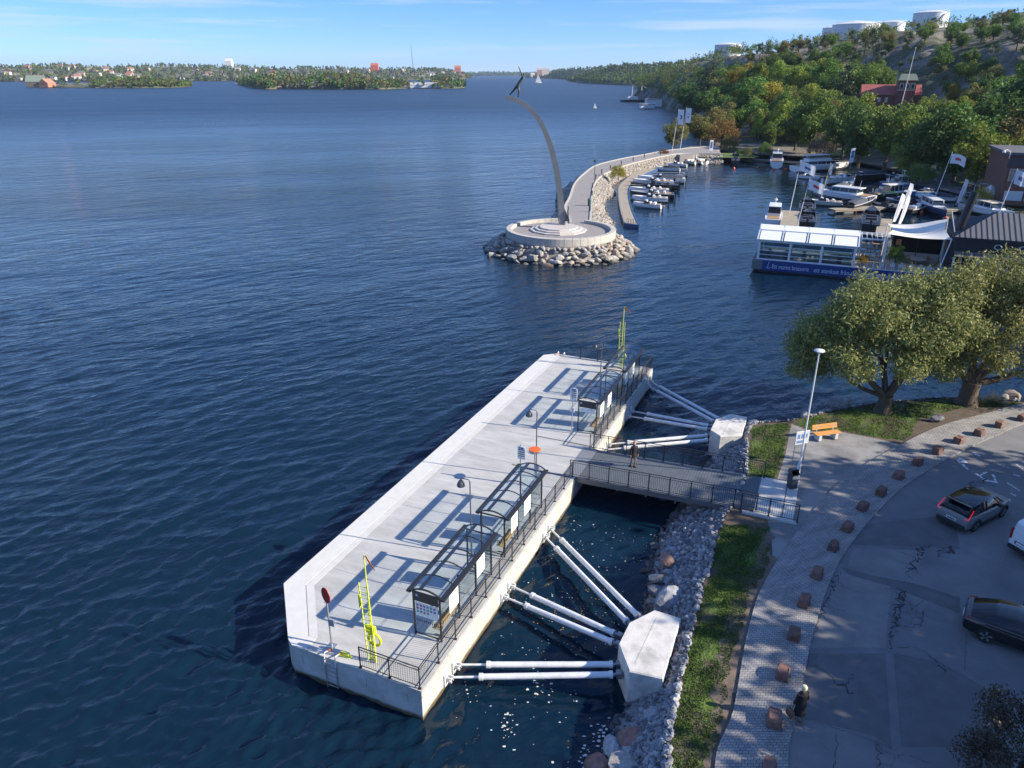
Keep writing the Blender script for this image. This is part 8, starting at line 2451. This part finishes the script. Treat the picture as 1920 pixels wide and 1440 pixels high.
# bin
t = thing('litter_bin', 'dark grey litter bin with hooded top beside the gravel path', 'bin', (16.58, 37.76, 1.86), R(10))
binm = M('bin_dark', (.045, .055, .075), .45, .2)
b = MB(); b.cbox(-.24, .24, -.24, .24, 0, .95, .05); b.build('body', binm, t)
b = MB(); b.add([(-.26, -.26, .95), (.26, -.26, .95), (.26, .26, .95), (-.26, .26, .95), (-.2, -.1, 1.25), (.2, -.1, 1.25), (.2, .26, 1.18), (-.2, .26, 1.18)], [(0,3,2,1), (4,5,6,7), (1,2,6,5), (2,3,7,6), (3,0,4,7)]); b.build('hood', binm, t)
MB().box(-.18, .18, -.262, -.245, .70, .88).build('label_plate', M('plate_grey2', (.3, .32, .35), .5), t)
# park bench
bw_m = M('bench_orange', (.60, .27, .07), .5, var=.2, vscale=2, stretch=(1, 10, 10))
t = thing('park_bench', 'orange timber bench with pale concrete legs on the gravel', 'bench', (21.1, 44.12, 1.86), R(14))
for i in range(3): MB().cbox(-.95, .95, -.30+i*.17, -.15+i*.17, .44, .49, .01).build('seat_plank', bw_m, t)
for i in range(2): 
    b = MB(); y = .24+i*.05; z = .62+i*.17; b.add([(-.95, y, z), (.95, y, z), (.95, y+.045, z+.15), (-.95, y+.045, z+.15), (-.95, y+.04, z-.01), (.95, y+.04, z-.01), (.95, y+.085, z+.14), (-.95, y+.085, z+.14)], [(0,1,2,3), (7,6,5,4), (0,4,5,1), (1,5,6,2), (2,6,7,3), (3,7,4,0)]); b.build('back_plank', bw_m, t)
for x in (-.62, .62):
    MB().cbox(x-.12, x+.12, -.28, .24, 0, .43, .02).build('leg', M('bench_concrete', (.58, .57, .55), .8), t)
    MB().bar((x, .2, .42), (x, .36, .95), .05, .05).build('back_bracket', galv, t)
t = thing('shore_boulder', 'rounded grey boulder on the bare ground under the right willow', 'boulder', (30.01, 46.84, 1.86))
o = link('stone', rocks_g[2], t, (0, 0, .18)); o.scale = (.55, .5, .55)
tuft = leaf_mat('dry_grass', (.30, .26, .12), (.42, .37, .2), .2, 0)
for p, lab in [((36.05, 50.23, 1.86), 'dry yellow grass tuft on the shore right of the willow trunk'), ((34.93, 49.94, 1.86), 'smaller dry grass tuft beside the willow trunk')]:
    r = random.Random(int(p[0]*10)); b = MB()
    for i in range(130):
        a = r.uniform(0, 6.28); q = r.uniform(0, .35); l_ = r.uniform(.1, .5); x, y = math.cos(a)*q, math.sin(a)*q
        b.add([(x-.012, y, 0), (x+.012, y, 0), (x+math.cos(a)*l_, y+math.sin(a)*l_, r.uniform(.35, .85))], [(0,1,2)])
    o = b.build('grass_tuft', tuft, None, loc=p); tag(o, lab, 'grass tuft')

# ---------------- cars
tyre_m = M('tyre', (.015, .015, .016), .8)
rim_m = M('alloy_rim', (.40, .41, .43), .3, .8)
car_glass = M('car_glass', (.008, .009, .012), .05, coat=.3)
tail_on = M('tail_light_lit', (.9, .02, .03), .3, emit=0.45)
tail_off = M('tail_light', (.30, .01, .015), .25)
plate_m = M('number_plate', (.72, .73, .74), .5)
trim = M('black_trim', (.02, .021, .023), .55)
def body_ring(x, hw, z0, z1, cr=.1):
    zm = (z0+z1)/2
    return [(x, -hw*.86, z0), (x, -hw*.97, z0+.08), (x, -hw, zm), (x, -hw*.975, z1-.10), (x, -hw*.90, z1-.02), (x, -hw*.6, z1+.012), (x, 0, z1+.02), (x, hw*.6, z1+.012), (x, hw*.90, z1-.02), (x, hw*.975, z1-.10), (x, hw, zm), (x, hw*.97, z0+.08), (x, hw*.86, z0)]
def wheel(t, x, y, r, w):
    side = 1 if y > 0 else -1
    g_ = bpy.data.objects.new('wheel', None)
    b = MB(); seg = 22
    def ring(rr, yy): return [(x+rr*math.cos(2*math.pi*k/seg), yy, r+rr*math.sin(2*math.pi*k/seg)) for k in range(seg)]
    b.loft([ring(r*.66, y+side*.002), ring(r*.95, y), ring(r, y-side*.04), ring(r, y-side*(w-.04)), ring(r*.95, y-side*w), ring(r*.6, y-side*w)])
    ty = b.build('wheel', tyre_m, t, True)
    b = MB(); b.loft([ring(r*.67, y+side*.004), ring(r*.67, y-side*.05)], caps=False)
    for k in range(5):
        a = 2*math.pi*k/5+.3
        for da in (-.13, .13):
            b.bar((x+.05*math.cos(a), y+side*.004, r+.05*math.sin(a)), (x+r*.66*math.cos(a+da), y+side*.002, r+r*.66*math.sin(a+da)), .045, .03, up=(0, 1, 0))
    b.lathe([(.0, 0)], 3) if False else None
    b.build('rim', rim_m, ty)
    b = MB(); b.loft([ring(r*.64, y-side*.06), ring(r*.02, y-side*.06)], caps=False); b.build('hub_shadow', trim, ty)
SUVL, SUVW = 4.43, .93
car = thing('parked_car', 'grey compact SUV with dark roof and lit red tail lights', 'car', (23.62, 33.60, LZ-.04), R(31))
cg = M('car_grey', (.24, .25, .265), .35, .3, coat=.5)
st = [(0.0, .78, .42, .78), (.05, .86, .30, .98), (.25, .91, .24, 1.04), (.8, .93, .22, 1.06), (2.0, .93, .22, 1.03), (3.0, .93, .22, 1.01), (3.5, .92, .22, .98), (4.1, .88, .24, .92), (4.35, .80, .30, .82), (4.43, .66, .40, .68)]
b = MB(); b.loft([body_ring(*s) for s in st]); b.build('body', cg, car, True)
def greenhouse(t, secs, mats, roof_mat):
    """secs: (x, half width at belt, z belt, half width at top, z top)"""
    b = MB(); b.loft([[(x, -w0, z0), (x, -w1, z1-.04), (x, -w1*.9, z1), (x, w1*.9, z1), (x, w1, z1-.04), (x, w0, z0)] for x, w0, z0, w1, z1 in secs]); b.build('window_glass', mats, t, True)
    b = MB(); top = secs[1:-1]
    vs = []
    for x, w0, z0, w1, z1 in top: vs += [(x, -w1*1.0, z1-.02), (x, -w1*.9, z1+.012), (x, 0, z1+.03), (x, w1*.9, z1+.012), (x, w1*1.0, z1-.02)]
    b.add(vs, [(i*5+j, (i+1)*5+j, (i+1)*5+j+1, i*5+j+1) for i in range(len(top)-1) for j in range(4)]); b.build('roof', roof_mat, t, True)
greenhouse(car, [(.12, .80, 1.0, .70, 1.12), (.62, .84, 1.03, .70, 1.50), (1.3, .86, 1.02, .69, 1.585), (2.1, .86, 1.0, .68, 1.58), (2.75, .85, .99, .66, 1.46), (3.45, .80, .96, .70, 1.0)], car_glass, M('roof_black', (.012, .013, .015), .12, coat=.6))
for s in (-1, 1):
    for xa, xb in ((.62, .12), (1.75, 1.72), (2.75, 3.4)):
        pass
    b = MB(); b.bar((2.72, s*.70, 1.47), (3.38, s*.83, 1.0), .06, .06); b.build('windscreen_pillar', trim, car)
    b = MB(); b.bar((1.72, s*.715, 1.53), (1.70, s*.875, 1.03), .07, .03); b.build('door_pillar', trim, car)
    # boomerang tail lights
    b = MB(); b.path([(.48, s*.785, 1.36), (.24, s*.82, 1.12), (.09, s*.835, .99), (.045, s*.83, .92), (.02, s*.66, .91)], .015, 6); b.build('tail_light', tail_on, car)
    b = MB(); b.cbox(2.72, 2.95, s*.95-.12, s*.95+.12, .98, 1.12, .03); b.build('wing_mirror', trim, car)
    b = MB(); b.cbox(4.15, 4.36, s*.68-.14, s*.68+.14, .70, .82, .03); b.build('headlight', plate_m, car)
    for x in (.86, 3.56): wheel(car, x, s*.94, .36, .22)
    for x in (.86, 3.56):
        b = MB(); seg = 14
        b.path([(x+.42*math.cos(math.pi*k/12), s*.925, .34+.42*math.sin(math.pi*k/12)) for k in range(13)], .035, 5); b.build('wheel_arch', trim, car)
    MB().bar((1.3, s*.90, .30), (3.1, s*.90, .30), .10, .16).build('sill', trim, car)
    MB().bar((1.45, s*.935, .90), (1.65, s*.935, .90), .03, .03).build('door_handle', cg, car)
MB().cbox(-.05, .06, -.76, .76, .28, .52, .03).build('bumper', trim, car)
MB().cbox(-.035, .0, -.26, .26, .60, .72, .004).build('number_plate', plate_m, car)
MB().box(-.042, -.034, -.19, .18, .63, .69).build('plate_print', decal, car)
MB().bar((.42, -.66, 1.53), (.42, .66, 1.53), .22, .03).build('roof_spoiler', M('roof_black', (.012, .013, .015), .12), car)
# black car with an open door
bc = thing('parked_car', 'black saloon car with an open far side door', 'car', (20.15, 26.22, LZ-.04), R(-35))
bk = M('car_black', (.006, .0065, .008), .18, .0, coat=1.0)
st = [(0.0, .76, .45, .80), (.06, .86, .32, .96), (.35, .93, .24, 1.02), (1.0, .95, .2, 1.0), (2.2, .95, .2, .96), (3.2, .95, .2, .93), (3.8, .94, .2, .90), (4.5, .88, .24, .78), (4.72, .70, .36, .64)]
b = MB(); b.loft([body_ring(*s) for s in st]); b.build('body', bk, bc, True)
greenhouse(bc, [(.25, .78, 1.0, .66, 1.08), (1.1, .84, 1.0, .66, 1.38), (1.8, .86, .98, .65, 1.45), (2.6, .86, .95, .64, 1.42), (3.0, .85, .94, .63, 1.34), (3.85, .78, .90, .68, .95)], car_glass, bk)
for s in (-1, 1):
    for x in (.95, 3.82): wheel(bc, x, s*.955, .36, .24)
    b = MB(); b.path([(.40, s*.88, .98), (.12, s*.85, .93), (.03, s*.6, .92)], .025, 6); b.build('tail_light', tail_off, bc)
    MB().path([(.55, s*.93, .86), (1.5, s*.962, .84), (3.0, s*.962, .80), (4.2, s*.92, .74)], .018, 5).build('side_crease', bk, bc)
    b = MB(); b.bar((3.0, s*.68, 1.34), (3.75, s*.82, .92), .06, .05); b.build('windscreen_pillar', bk, bc)
b = MB(); b.add([(3.0, .95, .3), (2.1, 1.75, .3), (2.1, 1.75, .95), (3.0, .95, .95), (2.95, .85, 1.34), (2.25, 1.55, 1.30)], [(0,1,2,3), (3,2,5,4)])
b.add([(3.05, .99, .3), (2.15, 1.79, .3), (2.15, 1.79, .95), (3.05, .99, .95), (3.0, .89, 1.34), (2.3, 1.59, 1.30)], [(3,2,1,0), (4,5,2,3), ])
b.build('open_door', bk, bc)
MB().cbox(3.1, 3.32, -1.12, -.90, .93, 1.06, .03).build('wing_mirror', bk, bc)
MB().cbox(-.03, .03, -.26, .26, .52, .63, .004).build('number_plate', plate_m, bc)
# white van
van = thing('parked_van', 'white panel van cut off by the right edge of the picture', 'van', (25.78, 30.70, LZ-.04), R(22))
vw = M('van_white', (.70, .72, .74), .35, coat=.4)
def vring(x, hw, z0, z1, hw1): return [(x, -hw*.95, z0), (x, -hw, z0+.1), (x, -hw, 1.0), (x, -hw1, z1-.16), (x, -hw1*.93, z1-.04), (x, 0, z1), (x, hw1*.93, z1-.04), (x, hw1, z1-.16), (x, hw, 1.0), (x, hw, z0+.1), (x, hw*.95, z0)]
b = MB(); b.loft([vring(0, .90, .40, 1.82, .74), vring(.10, .97, .32, 1.93, .82), vring(.5, .98, .28, 1.97, .86), (vring(2.6, .98, .26, 1.97, .86)), vring(3.3, .98, .26, 1.86, .80), vring(3.9, .97, .26, 1.25, .82), vring(4.7, .92, .28, 1.02, .80), vring(4.95, .78, .36, .8, .6)]); b.build('body', vw, van, True)
for s in (-1, 1):
    for x in (.95, 3.95): wheel(van, x, s*.985, .34, .22)
    b = MB(); b.cbox(-.03, .06, s*.88-.06, s*.88+.06, .85, 1.45, .02); b.build('tail_light', tail_off, van)
    MB().add([(3.4, s*.985*.9, 1.75), (2.7, s*.985*.92, 1.75), (2.7, s*.99, 1.12), (3.9, s*.985, 1.12)], [(0,1,2,3)]).build('side_window', car_glass, van)
MB().cbox(-.06, .02, -.9, .9, .32, .56, .03).build('bumper', trim, van)
MB().cbox(-.022, .0, -.05, .62, .66, .84, .01).build('plate_recess', trim, van)
MB().box(-.03, -.0225, .02, .54, .69, .80).build('number_plate', plate_m, van)
MB().lathe([(.05, 0), (.05, .02)], 10).build('door_lock', trim, van, False, (-.012, -.18, .95), (0, R(-90), 0))
MB().bar((-.012, -.12, .45), (-.005, -.12, 1.7), .015, .015).build('door_gap', trim, van)
for y in (-.46, .42):
    MB().add([(-.004, y-.3, 1.25), (-.004, y+.3, 1.25), (.045, y+.27, 1.68), (.045, y-.27, 1.68)], [(0,3,2,1)]).build('rear_window', M('van_panel', (.55, .58, .60), .3), van)
MB().add([(3.35, -.72, 1.80), (3.35, .72, 1.80), (3.88, .74, 1.28), (3.88, -.74, 1.28)], [(0,1,2,3)]).build('windscreen', car_glass, van)

# ---------------- people
skin_m = M('skin', (.48, .30, .22), .6)
def person(label, loc, rz, coat_c, leg_c, height, coat_len, hat=None, bag=False, hair_c=(.12, .07, .04)):
    t = thing('person', label, 'person', loc, rz)
    s = height/1.72
    S = lambda *p: tuple(q*s for q in p)
    V_ = [S(0, 0, .93), S(0, 0, 1.12), S(0, -.01, 1.36), S(0, 0, 1.47), S(0, .02, 1.56), S(0, .02, 1.66),
          S(-.17, 0, 1.38), S(-.23, .02, 1.12), S(-.25, .08, .88), S(-.25, .10, .80), S(.17, 0, 1.38), S(.23, .0, 1.12), S(.25, .05, .88), S(.25, .07, .80),
          S(-.09, 0, .88), S(-.10, .10, .48), S(-.10, .02, .08), S(-.10, .14, .04), S(.09, 0, .88), S(.10, -.02, .48), S(.10, -.14, .08), S(.10, -.03, .04)]
    E_ = [(0,1),(1,2),(2,3),(3,4),(4,5),(2,6),(6,7),(7,8),(8,9),(2,10),(10,11),(11,12),(12,13),(0,14),(14,15),(15,16),(16,17),(0,18),(18,19),(19,20),(20,21)]
    Rr = [.14, .13, .15, .055, .075, .085, .065, .05, .04, .035, .065, .05, .04, .035, .10, .065, .045, .035, .10, .065, .045, .035]
    skin_figure('body', V_, E_, [(r*s, r*s*.85) for r in Rr], M('legs_%s' % label[:6], leg_c, .8), t)
    # head skin and hair or hat
    b = MB(); b.lathe([(.03*s, 1.50*s), (.07*s, 1.53*s), (.088*s, 1.60*s), (.085*s, 1.67*s), (.05*s, 1.73*s), (.01*s, 1.745*s)], 12, (0, .025*s)); b.build('head', skin_m, t, True)
    b = MB(); b.cbox(-.012*s, .012*s, .105*s, .135*s, 1.58*s, 1.62*s, .004); b.build('nose', skin_m, t)
    if hat:
        b = MB(); b.lathe([(.098*s, 1.61*s), (.112*s, 1.66*s), (.11*s, 1.73*s), (.07*s, 1.79*s), (.01*s, 1.80*s)], 14, (0, .0)); b.build('knit_hat', hat, t, True)
    else:
        b = MB(); b.lathe([(.09*s, 1.56*s), (.10*s, 1.64*s), (.09*s, 1.72*s), (.04*s, 1.77*s), (.005*s, 1.775*s)], 12, (0, -.005)); b.build('hair', M('hair_brown', hair_c, .8), t, True)
    # coat: torso shell with skirt and sleeves
    b = MB(); rings = []
    for z, wx, wy in ((coat_len, .25, .20), (coat_len+.2, .23, .18), (.95, .20, .155), (1.12, .185, .145), (1.30, .205, .155), (1.40, .20, .14), (1.46, .10, .09), (1.49, .075, .075)):
        rings.append([S(wx*math.cos(2*math.pi*k/14), wy*math.sin(2*math.pi*k/14)+.0, z) for k in range(14)])
    b.loft(rings)
    cm = M('coat_%s' % label[:6], coat_c, .85, var=.15, vscale=6)
    b.build('coat', cm, t, True)
    for sx in (-1, 1):
        MB().path([S(sx*.16, 0, 1.40), S(sx*.235, .01, 1.14), S(sx*.255, .07, .90)], [.078*s, .066*s, .052*s], 10).build('sleeve', cm, t, True)
        hb = MB(); hx, hy, hz_ = sx*.255, .085, .83
        hb.cbox((hx-.02)*s, (hx+.02)*s, (hy-.035)*s, (hy+.035)*s, (hz_-.03)*s, (hz_+.06)*s, .008)
        for f in range(4): hb.path([S(hx, hy-.028+f*.019, hz_-.02), S(hx-sx*.008, hy-.028+f*.019+.004, hz_-.06), S(hx-sx*.025, hy-.026+f*.019, hz_-.085+.006*abs(f-1.5))], .009*s, 5)
        hb.path([S(hx-sx*.01, hy+.035, hz_+.02), S(hx-sx*.03, hy+.055, hz_-.015), S(hx-sx*.035, hy+.05, hz_-.04)], .010*s, 5)
        hb.build('hand', skin_m, t)
    for sx, yy in ((-1, .08), (1, -.09)):
        MB().cbox(sx*.10*s-.045, sx*.10*s+.045, yy*s-.12, yy*s+.15, 0, .085, .025).build('shoe', M('shoe_tan' if bag else 'shoe_dark', (.30, .20, .13) if bag else (.04, .03, .03), .7), t)
    if bag:
        b = MB(); b.cbox(-.44*s, -.30*s, -.14*s, .26*s, .32*s, .66*s, .03); b.build('handbag', M('bag_brown', (.15, .09, .06), .6), t)
        b = MB(); b.path([S(-.37, -.06, .65), S(-.31, .06, .82), S(-.37, .18, .65)], .012, 6); b.build('bag_handle', M('bag_brown', (.15, .09, .06), .6), t)
    return t
person('person in long black coat and white knit hat carrying a brown bag', (10.86, 20.73, 1.82), R(14), (.008, .008, .011), (.22, .15, .12), 1.70, .42, hat=M('hat_cream', (.62, .56, .40), .9, bump=.4, bscale=60), bag=True)
person('person in dark grey jacket and pale trousers standing on the footbridge', (7.62, 40.67, 1.63), R(200), (.055, .05, .05), (.34, .30, .27), 1.74, .72, hair_c=(.35, .12, .06))

# ------------------------------------------------------------------ foam and leaves floating in the lee of the pier
fo = random.Random(3)
foam_m = M('foam', (.55, .56, .53), .8)
fl = MB()
def fleck(b, x, y, s, z):
    k = fo.randint(5, 7); a0 = fo.uniform(0, 6.28); st = fo.uniform(.4, 1.0)
    b.add([(x+math.cos(a0+2*math.pi*i/k)*s*fo.uniform(.6, 1.2), y+math.sin(a0+2*math.pi*i/k)*s*st*fo.uniform(.6, 1.2), z) for i in range(k)], [tuple(range(k))])
for i in range(430):
    x, y = fo.uniform(.5, 17), fo.uniform(-5.8, -.25)
    if fo.random() < .5 and math.sin(x*1.3+y*2.1)+.6*math.sin(x*.7-y*3) < .2: continue
    p = PT(x, y); fleck(fl, p.x, p.y, fo.choice([.015, .02, .03, .05]), .012+i*2e-5)
for (px_, py_, n_, sp) in [(3.0, 19.6, 70, .75), (2.2, 18.3, 60, 1.0), (3.6, 21.4, 40, .5), (-.2, 22.0, 22, .5), (1.2, 24.6, 25, .5), (9.5, 30.6, 20, .9)]:
    for i in range(n_): fleck(fl, px_+fo.gauss(0, sp*.5), py_+fo.gauss(0, sp), fo.uniform(.02, .09), .03+i*3e-5)
tag(fl.build('foam', foam_m), 'white foam flecks floating on the sheltered water by the pier', 'foam', kind='stuff')
lf = MB()
for i in range(120):
    p = PT(fo.gauss(8.5, 1.6), fo.gauss(-3.4, .8)); fleck(lf, p.x, p.y, fo.uniform(.02, .045), .05+i*3e-5)
tag(lf.build('floating_leaves', M('leaf_litter', (.42, .24, .05), .8, objvar=.1)), 'yellow and brown leaves floating between pier and mooring block', 'leaves', kind='stuff')

# ------------------------------------------------------------------ haze: one closed box of thin air round everything
hz_m = bpy.data.materials.new('haze_air'); hz_m.use_nodes = True
nt = hz_m.node_tree; nt.nodes.clear()
o_ = nt.nodes.new('ShaderNodeOutputMaterial'); v_ = nt.nodes.new('ShaderNodeVolumePrincipled')
v_.inputs['Color'].default_value = (.62, .78, 1.0, 1); v_.inputs['Density'].default_value = 0.00005; v_.inputs['Anisotropy'].default_value = 0.2
nt.links.new(v_.outputs[0], o_.inputs['Volume'])
hb_ = MB(); hb_.box(-6700, 6700, -420, 12700, -3.0, 175.0)
tag(hb_.build('haze', hz_m), kind='stuff')
